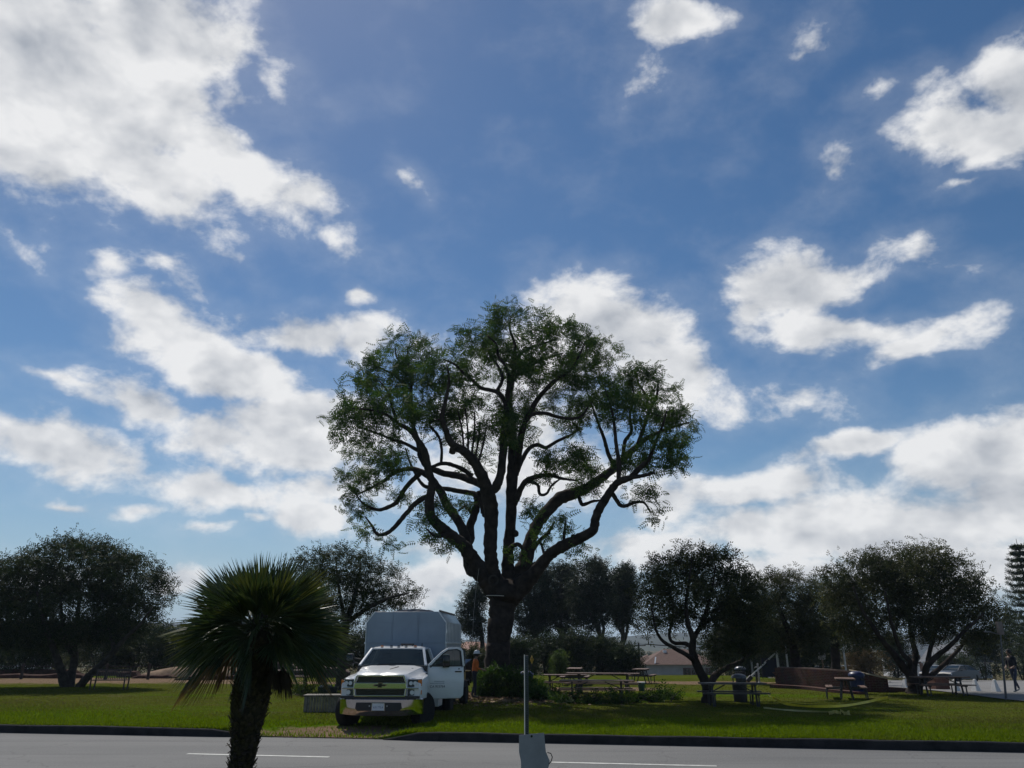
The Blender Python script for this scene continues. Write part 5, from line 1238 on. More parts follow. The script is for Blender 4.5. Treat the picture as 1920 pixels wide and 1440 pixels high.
        for k in range(nr):
            y = y0 + .06 + (y1 - y0 - .12) * k / (nr - 1)
            mb = MB(); mb.bx(*sorted((s * (hw + .003), s * (hw + .022))), y - .07, y + .07, 2.225, zc); mb.bar((s * (hw + .004), y, zc - .005), (s * (hw - .236), y, zt), .14, .03); mb.build('side_rib', white_paint, w)
        for k in (0, 5, 10):
            y = y0 + .06 + (y1 - y0 - .12) * k / (nr - 1)
            mb = MB(); mb.bx(*sorted((s * (hw + .003), s * (hw + .03))), y - .03, y + .03, zb + .09, 2.17); mb.build('side_post', white_paint, w)
    mb = MB(); mb.bx(-hw + .24, hw - .24, y0 + .05, y1 - .5, zt - .03, zt); mb.build('roof_panel', box_paint, cb)
    mb = MB(); mb.bx(-hw, hw, y0, y1, zb - .06, zb); mb.build('box_floor', dark_steel, cb)
    for s in (-1, 1):
        mb = MB(); mb.bx(*sorted((s * (hw - .24), s * (hw - .20))), y0 + .1, y1, zt, zt + .05); mb.build('top_rail', dark_steel, cb)
    # worn board and cuttings lying on the box roof
    mb = MB(); rng = np.random.default_rng(4); vs = []
    for i in range(15):
        for j in range(8):
            x = -.55 + 1.3 * i / 14; y = 3.5 + 1.4 * j / 7; e = math.sin(math.pi * i / 14) * math.sin(math.pi * j / 7)
            vs.append((x, y, 3.135 + .10 * e ** .6 + .03 * rng.random() * (e > .05)))
    mb.add(vs, [(i * 8 + j, i * 8 + j + 1, (i + 1) * 8 + j + 1, (i + 1) * 8 + j) for i in range(14) for j in range(7)])
    o = mb.build('roof_tarp', plain('tarp_grey', (0.16, 0.15, 0.145), .9, var=.25)); o.location = root.location; o.rotation_euler = root.rotation_euler; tag(o, 'crumpled grey tarp heaped on the roof of the chip box', 'tarp')
truck()

# wood chipper towed behind the truck
def chipper():
    p = at(868, 1300, 30.2); x0 = -2.62
    yel = plain('machine_yellow', (0.34, 0.20, 0.015), .45, var=.12, vscale=4)
    root = empty('wood_chipper', (x0, 30.2, gz(x0, 30.2)), R(-6), 'yellow and black wood chipper with a roll hoop standing behind the truck', 'wood chipper')
    mb = MB(); mb.bx(-.45, .45, -.9, 1.2, .62, .72); mb.bar((0, -.9, .66), (0, -1.7, .6), .1); mb.build('chassis', dark_steel, root)
    mb = MB(); mb.prism([(-.8, .75), (.5, .75), (.5, 1.35), (.1, 1.62), (-.7, 1.62), (-.8, 1.5)], 'x', -.6, .62); mb.build('engine_hood', gloss_black, root, bevel=.03)
    mb = MB(); mb.bx(-.6, .78, .5, 1.0, .68, 1.12); mb.bx(.62, .80, -.5, .5, .72, 1.1); mb.build('drum_housing', yel, root, bevel=.02)
    mb = MB(); mb.loft([[(-.5, 1.0, .72), (.55, 1.0, .72), (.55, 1.0, 1.2), (-.5, 1.0, 1.2)], [(-.8, 1.9, .62), (.85, 1.9, .62), (.85, 1.9, 1.5), (-.8, 1.9, 1.5)]], cap=False); mb.build('feed_chute', gloss_black, root)
    mb = MB(); mb.bx(.62, .98, .3, .9, 1.1, 1.13); mb.build('feed_shelf', yel, root)
    mb = MB(); mb.tube([(.62, -.3, 1.1), (.62, -.3, 1.75), (.67, -.3, 1.86), (.8, -.3, 1.9), (.9, -.3, 1.84), (.94, -.3, 1.72), (.94, -.3, 1.1)], .026, 8); mb.build('roll_hoop', gloss_black, root, smooth=True)
    mb = MB(); mb.tube([(-.1, -.4, 1.6), (-.1, -.5, 2.1), (-.1, -.9, 2.35)], [.16, .15, .15], 10); mb.build('discharge_spout', gloss_black, root, smooth=True)
    for s in (-1, 1):
        wheel(root, (s * .86, .1, .38), .38, .24, steel)
        mb = MB(); mb.prism([(-.42, .62), (-.3, .82), (.5, .82), (.62, .62), (.58, .60), (.48, .78), (-.28, .78), (-.38, .60)], 'x', s * .72, s * 1.0); mb.build('mud_guard', black_plastic, root)
    mb = MB(); mb.lathe([(.12, 0), (.12, .5), (.06, .56)], 10, (.35, -.65, 1.2)); mb.build('exhaust_cap', chrome, root)
chipper()

# ------------------------------------------------------------------ park furniture
table_wood = plain('table_planks', (0.155, 0.088, 0.062), 0.62, var=0.22, vscale=8, bump=0.15, spec=0.4)
def picnic_table(label, x, y, rz, L=2.4, top_w=.74, h=.76, group=None, kind='a', wood=None):
    wood = wood or table_wood
    root = empty('picnic_table', (x, y, gz(x, y)), rz, label, 'picnic table', group)
    n = 5; pw = top_w / n
    for k in range(n):
        mb = MB(); yy = -top_w / 2 + pw * (k + .5); mb.bx(-L / 2, L / 2, yy - pw / 2 + .006, yy + pw / 2 - .006, h - .045, h); mb.build('top_plank', wood, root)
    for s in (-1, 1):
        for k in (0, 1):
            mb = MB(); yy = s * (top_w / 2 + .25) + (k - .5) * .135; mb.bx(-L / 2, L / 2, yy - .062, yy + .062, .42, .46); mb.build('bench_plank', wood, root)
    st = dark_steel
    xs = (-L * .33, L * .33)
    for x_ in xs:
        mb = MB()
        if kind == 'a':     # bent tube frame under each end
            for s in (-1, 1):
                mb.tube([(x_, s * .12, h - .06), (x_, s * .14, .5), (x_, s * .2, .38), (x_, s * .4, .39), (x_, s * (top_w / 2 + .36), .40)], .03, 6)
                mb.tube([(x_, s * (top_w / 2 + .30), .41), (x_, s * (top_w / 2 + .36), .28), (x_, s * (top_w / 2 + .37), .0)], .026, 6)
            mb.tube([(x_, -.3, h - .07), (x_, .3, h - .07)], .026, 6)
            mb.tube([(x_, -.16, .42), (x_, -.22, .0)], .028, 6); mb.tube([(x_, .16, .42), (x_, .22, .0)], .028, 6)
        else:               # pedestal legs with a diagonal brace
            for s in (-1, 1):
                mb.bar((x_, s * .18, h - .05), (x_, s * .34, .0), .06, .05); mb.bar((x_, 0, .40), (x_, s * (top_w / 2 + .35), .40), .05, .06)
                mb.bar((x_, s * (top_w / 2 + .25), .42), (x_, s * (top_w / 2 + .25), .02), .04)
            mb.bar((x_, -.34, h - .07), (x_, .34, h - .07), .05, .05)
        mb.build('leg_frame', st, root)
        mb = MB(); mb.bar((x_, 0, .45), (x_ * .35, 0, h - .07), .035); mb.build('brace', st, root)
    return root
picnic_table('long picnic table with cut green branches under its benches', 3.25, 31.9, R(-3), 2.85, kind='a')
picnic_table('longest picnic table, directly behind the one with branches beneath it', 4.0, 36.4, R(-14), 3.2, h=.86, kind='a')
picnic_table('picnic table turned slightly askew next to the blue barrel', 2.35, 37.2, R(-12), 2.0, kind='a')
picnic_table('picnic table standing end-on behind the other clustered tables', 3.35, 44.0, R(82), 2.2, h=.86, kind='b')
picnic_table('lone picnic table near the utility pole and tiled house', 7.2, 46.0, R(72), 1.9, kind='b')
picnic_table('dark picnic table beside the forked tree trunk with yellow tape at its end', 7.75, 29.2, R(-3), 2.25, kind='b', wood=plain('table_dark', (0.06, 0.052, 0.05), .5, var=.2, vscale=8))
picnic_table('end-on picnic table standing in front of the brick wall', 13.35, 33.2, R(70), 1.9, kind='a')
picnic_table('picnic table beside the stout trunk, facing the white bollards', 18.1, 35.0, R(-3), 2.2, kind='b')
picnic_table('picnic table with curved metal legs out on the grass behind the palm', -11.55, 43.4, R(8), 2.1, kind='a')
# bins
def dome_bin(label, x, y, r, h, mat, lid_mat, raised=0.0, name='litter_bin'):
    root = empty(name, (x, y, gz(x, y)), .4, label, 'bin')
    mb = MB(); mb.lathe([(r * .86, 0), (r * .9, .02), (r * .97, h * .4), (r, h * .8), (r * 1.04, h * .82), (r * 1.04, h * .86)], 20); mb.build('barrel', mat, root, smooth=True)
    z = h * .86 + raised
    if raised:
        for k in range(4):
            a = k * math.pi / 2 + .5; mb = MB(); mb.bar((math.cos(a) * r * .88, math.sin(a) * r * .88, h * .84), (math.cos(a) * r * .88, math.sin(a) * r * .88, z), .03); mb.build('lid_post', mat, root)
    mb = MB(); mb.lathe([(r * 1.08, z), (r * 1.06, z + r * .16), (r * .85, z + r * .4), (r * .45, z + r * .55), (r * .05, z + r * .58)], 20); lid = mb.build('lid', lid_mat, root, smooth=True)
    mb = MB(); mb.box((0, -r * .98, z - .03 if raised else h * .7), (r * .7, .03, .12)); mb.build('opening', black_plastic, root)
    return root
dome_bin('dark blue barrel bin with a domed lid right behind the sign post', (987 - 960) / 1531 * 35.6, 35.6, .285, .92, blue_plastic, blue_plastic)
dark_bin = plain('bin_dark', (0.022, 0.02, 0.024), .55, var=.2)
lid_grey = plain('bin_lid', (0.10, 0.11, 0.13), .3, var=.1)
dome_bin('dark bin with a raised grey dome lid behind the dark picnic table', (1380 - 960) / 1531 * 31.4, 31.4, .27, .78, dark_bin, lid_grey, .17)
dome_bin('smaller-looking bin with a dome lid further back past the forked tree', (1384 - 960) / 1531 * 43, 43.0, .27, .80, dark_bin, lid_grey, .12)
dome_bin('navy blue domed bin in front of the brick wall', (1598 - 960) / 1531 * 36.5, 36.5, .32, .86, blue_plastic, blue_plastic)
# green pot with a pale rim
x, y = (1199 - 960) / 1531 * 38.5, 38.5
root = empty('flower_pot', (x, y, gz(x, y)), 0, 'green pot with a pale rim on the grass behind the cut branches', 'pot')
mb = MB(); mb.lathe([(.13, 0), (.17, .3), (.18, .34)], 14); mb.build('pot_body', plain('pot_green', (0.03, 0.09, 0.07), .5), root, smooth=True)
mb = MB(); mb.lathe([(.19, .34), (.19, .385), (.15, .385)], 14); mb.build('pot_rim', white_concrete, root)
# brick-coloured coal bin
x, y = (1748 - 960) / 1531 * 39.5, 39.5
root = empty('coal_bin', (x, y, gz(x, y)), R(8), 'square reddish brown box behind the table by the stout trunk', 'box')
mb = MB(); mb.box((0, 0, .25), (.72, .6, .5)); mb.build('box_wall', plain('redbox', (0.13, 0.055, 0.038), .85, var=.25, vscale=5), root, bevel=.015)
mb = MB(); mb.box((0, 0, .515), (.76, .64, .05)); mb.build('box_rim', plain('redbox_rim', (0.17, 0.085, 0.06), .85, var=.25, vscale=5), root, bevel=.01)
# slatted wooden trough beside the truck
p = ground_px(612, 1336)
root = empty('slatted_trough', (p.x - .02, p.y + .3, p.z), R(4), 'weathered grey slatted wooden trough on the grass beside the truck', 'trough')
for s, yy in ((-1, -.28), (1, .28)):
    for k in range(15):
        mb = MB(); mb.bx(-.66 + k * .09 - .036, -.66 + k * .09 + .036, yy - .012, yy + .012, .0, .46 + .012 * ((k * 7) % 3)); mb.build('slat', wood_grey, root)
for s in (-1, 1):
    mb = MB(); mb.bx(s * .71 - .012, s * .71 + .012, -.27, .27, 0, .47); mb.build('end_board', wood_grey, root)
mb = MB(); mb.bx(-.76, .76, -.34, .34, .475, .505); mb.build('top_board', wood_grey, root, bevel=.006)
# black tub by the tree behind the truck
x, y = (621 - 960) / 1531 * 36.8, 36.8
root = empty('black_tub', (x, y, gz(x, y)), .1, 'shallow black tub of oddments at the foot of the tree behind the truck', 'tub')
mb = MB(); mb.loft([[(-.38, -.25, 0), (.38, -.25, 0), (.38, .25, 0), (-.38, .25, 0)], [(-.44, -.3, .24), (.44, -.3, .24), (.44, .3, .24), (-.44, .3, .24)], [(-.40, -.26, .24), (.40, -.26, .24), (.40, .26, .24), (-.40, .26, .24)], [(-.34, -.22, .05), (.34, -.22, .05), (.34, .22, .05), (-.34, .22, .05)]]); mb.build('tub_wall', black_plastic, root)
for k, (a, b_, m) in enumerate(((-.3, .05, white_concrete), (-.1, -.1, dark_steel), (.05, .1, wood_grey))):
    mb = MB(); mb.box((a, b_, .2), (.14, .16, .22), .4 * k); mb.build('oddment', m, root, bevel=.02)
# slatted park bench seen from behind
p = ground_px(199, 1294)
root = empty('park_bench', (p.x, p.y + .3, p.z), R(184), 'slatted dark park bench seen from behind beside the splayed trunks', 'bench')
bw = plain('bench_wood', (0.05, 0.035, 0.028), .6, var=.2)
for k in range(19):
    mb = MB(); x = -.74 + 1.48 * k / 18; mb.bar((x, -.16, .46), (x, -.26, .86), .035, .02); mb.build('back_slat', bw, root)
mb = MB(); mb.bar((-.80, -.27, .88), (.80, -.27, .88), .05, .07); mb.build('top_rail', bw, root)
for k in range(4):
    mb = MB(); mb.bx(-.8, .8, -.14 + k * .125, -.03 + k * .125, .42, .45); mb.build('seat_slat', bw, root)
for s in (-1, 1):
    mb = MB(); mb.bar((s * .77, -.12, 0), (s * .77, -.28, .9), .05, .06); mb.build('leg', bw, root)
    mb = MB(); mb.bar((s * .77, .33, 0), (s * .77, .33, .64), .05, .05); mb.build('leg', bw, root)
    mb = MB(); mb.bar((s * .77, -.22, .64), (s * .77, .38, .64), .06, .035); mb.build('arm_rest', bw, root)
# ------------------------------------------------------------------ road sign on a punched post
def sign_post():
    D = 10.0; x = (987 - 960) / 1531 * D; z0 = .12
    root = empty('sign_post', (x, D, z0), R(8), 'punched square steel post carrying a small sign seen from behind', 'sign')
    H = at(987, 1229, D).z - z0
    mb = MB(); t = .021
    mb.bx(-t, t, -t, t, -.1, H); post = mb.build('post', plain('post_dull', (0.05, 0.055, 0.07), .55, metal=.3, var=.2, vscale=14), root, bevel=.004)
    n = int(H / .0254 / 1.0)
    hm = MB()
    for k in range(0, n):
        z = .03 + k * .0254 * 1.0
        if z > H - .02: break
        for yy in (-t - .001,):
            hm.add([(math.cos(a) * .0055, yy, z + math.sin(a) * .0055) for a in [i * math.pi / 3 for i in range(6)]], [tuple(range(6))])
        hm.add([(-t - .001, math.cos(a) * .0055, z + math.sin(a) * .0055) for a in [i * math.pi / 3 for i in range(6)]], [tuple(range(6))])
    o = hm.build('punched_holes', gloss_black, post); o['kind'] = 'stuff'
    mb = MB(); mb.bx(-t - .007, -t - .002, -t - .004, t, .75, H + .01); mb.build('edge_strip', plain('strip_pale', (0.55, 0.55, 0.58), .4), post)
    zt = at(995, 1374, D).z - z0
    P = [(-.098, zt - .02), (.20, zt), (.218, zt - .20), (.262, zt - .30), (.25, zt - .36), (.20, zt - .46), (-.075, zt - .46), (-.078, zt - .30), (-.10, zt - .2)]
    mb = MB(); nn = len(P)
    def bend(x_, z_): return -t - .012 - .05 * max(0, (x_ - .1)) - .03 * max(0, zt - .25 - z_)
    front = [(px_, bend(px_, pz), pz) for px_, pz in P]; back = [(px_, bend(px_, pz) + .004, pz) for px_, pz in P]
    mb.add(front + back, [tuple(range(nn)), tuple(range(nn, 2 * nn))[::-1]] + [(k, (k + 1) % nn, nn + (k + 1) % nn, nn + k) for k in range(nn)])
    pan = mb.build('sign_panel', plain('sign_back', (0.30, 0.27, 0.34), .6, metal=.2, var=.1, vscale=5), root)
    mb = MB(); mb.lathe([(.013, -.006), (.013, .0)], 12, (.05, bend(.05, zt - .035) - .001, zt - .035), 'y'); mb.build('bolt_hole', gloss_black, pan)
    mb = MB(); mb.tube([(.235, -.05, zt - .21), (.275, -.05, zt - .22), (.292, -.05, zt - .26), (.28, -.05, zt - .30), (.25, -.05, zt - .335)], .006, 6); mb.build('wire_loop', dark_steel, pan)
sign_post()
# small yellow warning diamond far behind it
x, y = (996.5 - 960) / 1531 * 56, 56.0
root = empty('warning_sign', (x, y, gz(x, y)), R(62), 'small yellow diamond warning sign turned sideways before the dark hedge', 'sign')
zc = at(996, 1237, 56).z - gz(x, y)
mb = MB(); mb.tube([(0, .02, 0), (0, .02, zc + .25)], .03, 6); mb.build('post', dark_steel, root)
mb = MB(); mb.prism([(0, zc - .29), (.27, zc), (0, zc + .29), (-.27, zc)], 'y', -.03, -.02); f = mb.build('diamond_panel', plain('sign_yellow', (0.62, 0.36, 0.02), .5), root)
mb = MB(); mb.bar((0, -.033, zc - .13), (0, -.033, zc + .05), .04, .01); mb.prism([(-.07, zc + .04), (.07, zc + .04), (0, zc + .15)], 'y', -.038, -.031); mb.build('arrow', gloss_black, f)
# ------------------------------------------------------------------ caution tape
def ribbon(pts, w, name, label, mat, cat='tape'):
    P = catmull([(*p, .01) for p in pts], 8)[:, :3]; mb = MB(); vs = []
    for i, p in enumerate(P):
        a = i * .22; wv = Vector((0, math.sin(a) * .5, .5 + .5 * abs(math.cos(a)))).normalized() * w / 2; p = Vector(p); vs += [p - wv, p + wv]
    mb.add(vs, [(2 * i, 2 * i + 1, 2 * i + 3, 2 * i + 2) for i in range(len(P) - 1)])
    o = mb.build(name, mat, smooth='all'); tag(o, label, cat); return o
def gp(px, py, dz=.05):
    p = ground_px(px, py); p.z += dz; return p
a0 = Vector((7.75 + 1.13, 29.0, gz(8.9, 29) + .42))
ribbon([a0, gp(1450, 1322, .25), gp(1475, 1327, .12), gp(1520, 1328, .06), gp(1580, 1327, .06), gp(1625, 1320, .06), gp(1665, 1311, .08)], .085, 'caution_tape', 'long yellow caution tape trailing from the dark table across the grass', yellow_tape)
ribbon([gp(1432, 1330), gp(1470, 1334), gp(1520, 1337), gp(1562, 1338)], .05, 'caution_tape', 'thin pale tape lying in the shade in front of the yellow one', plain('tape_pale', (0.42, 0.38, 0.16), .5))
rng = np.random.default_rng(5); c = ground_px(1576, 1341); pts = [c + Vector((-.35 + .05 * i + rng.normal() * .03, rng.normal() * .12, .04 + abs(rng.normal()) * .045)) for i in range(15)]
ribbon(pts, .09, 'caution_tape', 'crumpled heap of pale yellow tape lying on the shaded grass', plain('tape_crumple', (0.55, 0.48, 0.16), .5))

# ------------------------------------------------------------------ brick wall and what stands around it
def brick_material():
    m = bpy.data.materials.new('old_brick'); m.use_nodes = True
    N, L = nodes_of(m); b = N['Principled BSDF']; b.inputs['Roughness'].default_value = .95; b.inputs['Specular IOR Level'].default_value = .15
    tc = N.new('ShaderNodeTexCoord'); br = N.new('ShaderNodeTexBrick')
    br.inputs['Scale'].default_value = 1.0; br.inputs['Brick Width'].default_value = .215; br.inputs['Row Height'].default_value = .072; br.inputs['Mortar Size'].default_value = .008
    br.inputs['Color1'].default_value = (.13, .05, .035, 1); br.inputs['Color2'].default_value = (.085, .036, .028, 1); br.inputs['Mortar'].default_value = (.16, .13, .11, 1)
    L.new(tc.outputs['UV'], br.inputs['Vector'])
    no = N.new('ShaderNodeTexNoise'); no.inputs['Scale'].default_value = 2.5; no.inputs['Detail'].default_value = 6; L.new(tc.outputs['Object'], no.inputs['Vector'])
    mx = N.new('ShaderNodeMix'); mx.data_type = 'RGBA'; mx.blend_type = 'MULTIPLY'; mx.inputs['Factor'].default_value = .6
    L.new(br.outputs['Color'], mx.inputs[6]); L.new(no.outputs['Color'], mx.inputs[7]); L.new(mx.outputs[2], b.inputs['Base Color'])
    bp = N.new('ShaderNodeBump'); bp.inputs['Strength'].default_value = .6; bp.inputs['Distance'].default_value = .01; bp.invert = True
    L.new(br.outputs['Fac'], bp.inputs['Height']); L.new(bp.outputs[0], b.inputs['Normal'])
    return m
old_brick = brick_material()
def wall_along(name, pts, th, h, mat, label=None, cat=None, parent=None, base_dz=-.1):
    """wall following ground points; height per point; UVs in metres"""
    P = catmull([(p[0], p[1], 0, p[2]) for p in pts], 6)
    vs, fs, s, acc = [], [], [0.0], 0.0
    for i in range(1, len(P)): acc += math.hypot(P[i, 0] - P[i - 1, 0], P[i, 1] - P[i - 1, 1]); s.append(acc)
    n = len(P); uv = []
    for i in range(n):
        t = P[min(i + 1, n - 1), :2] - P[max(i - 1, 0), :2]; t /= np.linalg.norm(t); nn = np.array([t[1], -t[0]])
        g = gz(P[i, 0], P[i, 1]); zt = P[i, 3]
        for o_, z in ((1, g + base_dz), (1, zt), (-1, zt), (-1, g + base_dz)):
            vs.append((P[i, 0] + nn[0] * o_ * th / 2, P[i, 1] + nn[1] * o_ * th / 2, z)); uv.append((s[i], z if o_ > 0 else z + .5))
    for i in range(n - 1):
        a = i * 4; b = a + 4
        for k in range(3): fs.append((a + k, b + k, b + k + 1, a + k + 1))
    fs += [(0, 1, 2, 3), (4 * n - 4, 4 * n - 1, 4 * n - 2, 4 * n - 3)]
    me = bpy.data.meshes.new(name); me.from_pydata(vs, [], fs); ul = me.uv_layers.new(name='UVMap')
    for p in me.polygons:
        for li in p.loop_indices:
            vi = me.loops[li].vertex_index; ul.data[li].uv = uv[vi]
    for p in list(me.polygons)[-2:]:
        for li in p.loop_indices:
            v = vs[me.loops[li].vertex_index]; ul.data[li].uv = (v[0] + v[1], v[2])
    me.materials.append(mat); o = bpy.data.objects.new(name, me); link(o, parent)
    if label: tag(o, label, cat)
    return o
def wp(px, py_base, py_top):
    g = ground_px(px, py_base); t = at(px, py_top, g.y); return (g.x, g.y, t.z)
root = empty('brick_wall', (0, 0, 0), 0, 'long curved low wall of dark red brick with a pale worn top', 'wall')
W = [wp(1462, 1284, 1252), wp(1520, 1289, 1254), wp(1580, 1294, 1258), wp(1625, 1297, 1264), wp(1664, 1297, 1271)]
wall_along('brickwork', W, .42, 0, old_brick, parent=root)
wall_along('coping', [(a, b, c + .045) for a, b, c in W], .47, 0, plain('coping', (0.17, 0.12, 0.095), .9, var=.25, vscale=3), parent=root, base_dz=1.0) if False else None
cop = plain('coping', (0.19, 0.13, 0.10), .9, var=.25, vscale=3)
P = catmull([(a, b, c, 1) for a, b, c in W], 6)
mb = MB(); mb.loft([[(p[0] - .25 * .2, p[1] - .25, p[2]), (p[0] - .25 * .2, p[1] - .25, p[2] + .05), (p[0] + .05, p[1] + .25, p[2] + .05), (p[0] + .05, p[1] + .25, p[2])] for p in P]); mb.build('coping', cop, root)
mb = MB(); e = W[0]; rng = np.random.default_rng(9)
for k in range(26):
    mb2 = MB(); mb2.box((0, 0, 0), (.20 * rng.uniform(.7, 1.1), .12, .065), rng.normal() * .3); o = mb2.build('brick', plain('loose_brick', (0.20, 0.09, 0.06), .95, var=.3, vscale=9), root); o.location = (e[0] - .03 + rng.uniform(-.16, .12), e[1] + rng.uniform(-.22, .2), gz(e[0], e[1]) + .04 + .07 * (k // 2 % 12))
S = [(a, b - .75, gz(a, b - .75) + .16 - .02 * i) for i, (a, b, c) in enumerate([wp(1440, 1288, 1252), wp(1500, 1291, 1254), wp(1560, 1297, 1258), wp(1605, 1300, 1264)])]
wall_along('brick_step', S, .5, 0, old_brick, 'low brick step along the foot of the curved brick wall', 'step')
q = wp(1680, 1297, 1290); wall_along('brick_stub', [(q[0] - .5, q[1] - .1, q[2] + .05), (q[0], q[1], q[2] + .03), (q[0] + .45, q[1] + .1, q[2])], .4, 0, old_brick, 'short stub of low brick at the end of the curved wall', 'wall')
ribbon([Vector(W[2]) + Vector((.3, -.3, .06)), Vector(W[3]) + Vector((0, -.3, .03)), Vector(W[4]) + Vector((.1, -.2, -.02)), Vector((W[4][0] + 1.2, W[4][1] + .6, W[4][2] - .05))], .07, 'caution_tape', 'pale tape stretched along the top end of the brick wall', plain('tape_pale2', (0.55, 0.45, 0.3), .5))
# posts, barrier arm, screen
def pole(name, label, px, py0, py1, D, r, mat, cat='post', lean=0.0, top=None):
    a, b = at(px, py0, D), at(px + lean, py1, D); z0 = gz(a.x, D)
    root = empty(name, (a.x, D, z0), 0, label, cat)
    mb = MB(); mb.tube([(0, 0, -.1), ((b.x - a.x) if lean else 0, 0, b.z - z0)], [r, r * .85], 8); mb.build('shaft', mat, root, smooth=True)
    mb = MB(); mb.lathe([(r * 1.8, -.02), (r * 1.8, .03), (r, .06)], 10); mb.build('base', mat, root)
    if top: top(root, Vector(((b.x - a.x) if lean else 0, 0, b.z - z0)))
    else:
        mb = MB(); mb.lathe([(r * 1.05, 0), (r * 1.05, .04), (r * .3, .07)], 8, ((b.x - a.x) if lean else 0, 0, b.z - z0)); mb.build('cap', mat, root)
    return root
pale_post = plain('post_pale', (0.42, 0.42, 0.42), .6, var=.15)
pole('tall_post', 'taller pale post of the pair rising behind the brick wall end', 1461, 1268, 1192, 50, .075, pale_post)
pole('tall_post', 'shorter pale post of the pair rising behind the brick wall end', 1479, 1268, 1205, 50, .06, pale_post)
pole('low_post', 'short pale wooden post near the foot of the raised barrier', 1424, 1282, 1246, 46.5, .05, pale_post)
pole('low_post', 'short grey post standing behind the barrier pole', 1412, 1272, 1240, 60, .08, plain('post_grey', (0.2, 0.2, 0.19), .8))
def lamp_head(root, t):
    mb = MB(); mb.bar(t, t + Vector((.5, 0, .08)), .05); mb.box(t + Vector((.65, 0, .1)), (.45, .16, .08)); mb.build('lamp_head', steel, root)
pole('street_lamp', 'straight grey lamp post standing behind the brick wall and domed bin', 1587, 1262, 1178, 53, .06, steel, 'lamp post', 0, lamp_head)
def box_top(root, t):
    mb = MB(); mb.box(t + Vector((0, -.03, -.12)), (.42, .05, .42)); mb.build('notice_board', plain('notice', (0.28, 0.26, 0.24), .7), root)
pole('notice_post', 'small notice board on a brown post at the brick wall', 1545, 1264, 1226, 49, .06, wood_brown, 'sign', 0, box_top)
dull_grey = plain('dull_grey', (.10, .10, .105), .7, var=.2)
def leaning_lamp():
    g = ground_px(1886, 1312); D = g.y; t = at(1876, 1190, D)
    root = empty('lamp_pole', g, 0, 'thin grey lamp pole at the lawn edge before the car park', 'lamp post')
    v = t - g
    mb = MB(); mb.tube([(0, 0, -.1), v * .5, v], [.045, .036, .028], 8); mb.build('shaft', dull_grey, root, smooth=True)
    mb = MB(); mb.bar(v, v + Vector((-.4, 0, .1)), .03); mb.build('arm', dull_grey, root)
    mb = MB(); mb.box(v + Vector((-.5, 0, .11)), (.26, .12, .06)); mb.build('lamp_head', dull_grey, root, bevel=.02)
    mb = MB(); mb.box(v + Vector((.02, 0, .25)), (.2, .14, .5)); mb.build('control_box', plain('ctl', (0.16, 0.13, 0.12), .7), root)
leaning_lamp()
def barrier():
    D = 46.0; a, b = at(1402, 1274, D), at(1453, 1225, D); g = gz(a.x, D)
    root = empty('barrier_arm', (a.x + .35, D, g), 0, 'raised slanting white barrier pole with a dark counterweight', 'barrier')
    o = Vector((a.x + .35, D, g)); A, B = a - o, b - o; A.z = max(A.z, .12)
    mb = MB(); mb.bar(A, B, .07, .07); mb.build('arm', plain('barrier_white', (0.62, 0.62, 0.60), .5), root)
    mb = MB(); mb.bar(A + (B - A) * .66, A + (B - A) * .76, .08, .08); mb.build('dark_band', black_plastic, root)
    mb = MB(); mb.box(A + (B - A) * .05 + Vector((0, 0, -.04)), (.36, .22, .2), Matrix.Rotation(-.75, 3, 'Y')); mb.build('counterweight', dark_steel, root)
    mb = MB(); mb.bar((A + (B - A) * .3) * 1.0, Vector(((A + (B - A) * .3).x, 0, 0)), .09); mb.build('support_post', dark_steel, root)
barrier()
x, y = (1441 - 960) / 1531 * 53, 53.0
root = empty('screen_panel', (x, y, gz(x, y)), 0, 'dark navy fabric screen panel between posts at the near end of the brick wall', 'screen')
navy = plain('navy_fabric', (0.010, 0.014, 0.035), .8, var=.2)
zt = at(1441, 1232, 53).z - gz(x, y)
mb = MB(); mb.bx(-.55, .55, -.01, .01, .12, zt - .05); mb.build('fabric', navy, root)
for s in (-1, 1):
    mb = MB(); mb.tube([(s * .57, 0, 0), (s * .57, 0, zt)], .03, 6); mb.build('frame_post', dark_steel, root)
# white concrete bollards: tapered blocks
def bollard(label, px, pyb, D=None):
    g = ground_px(px, pyb)
    root = empty('concrete_bollard', g, R(20), label, 'bollard', 'white tapered bollards along the car park')
    mb = MB(); mb.loft([[(-.19, -.19, -.05), (.19, -.19, -.05), (.19, .19, -.05), (-.19, .19, -.05)], [(-.185, -.185, .03), (.185, -.185, .03), (.185, .185, .03), (-.185, .185, .03)], [(-.06, -.06, .72), (.06, -.06, .72), (.06, .06, .72), (-.06, .06, .72)], [(-.03, -.03, .745), (.03, -.03, .745), (.03, .03, .745), (-.03, .03, .745)]])
    mb.v = [(a * .8, b * .8, c * .72) for a, b, c in mb.v]; mb.build('block', white_concrete, root, bevel=.01)
    return root
for lab, px, pyb in (('white tapered bollard half hidden by the stout trunk, wall side', 1699, 1290), ('white tapered bollard between the stout trunk and the dark cars, behind the brown box', 1744, 1287), ('white tapered bollard right in front of the dark cars', 1793, 1297), ('white tapered bollard between two others, past the dark cars', 1831, 1297), ('white tapered bollard beside the thin grey lamp pole', 1868, 1298)):
    bollard(lab, px, pyb)
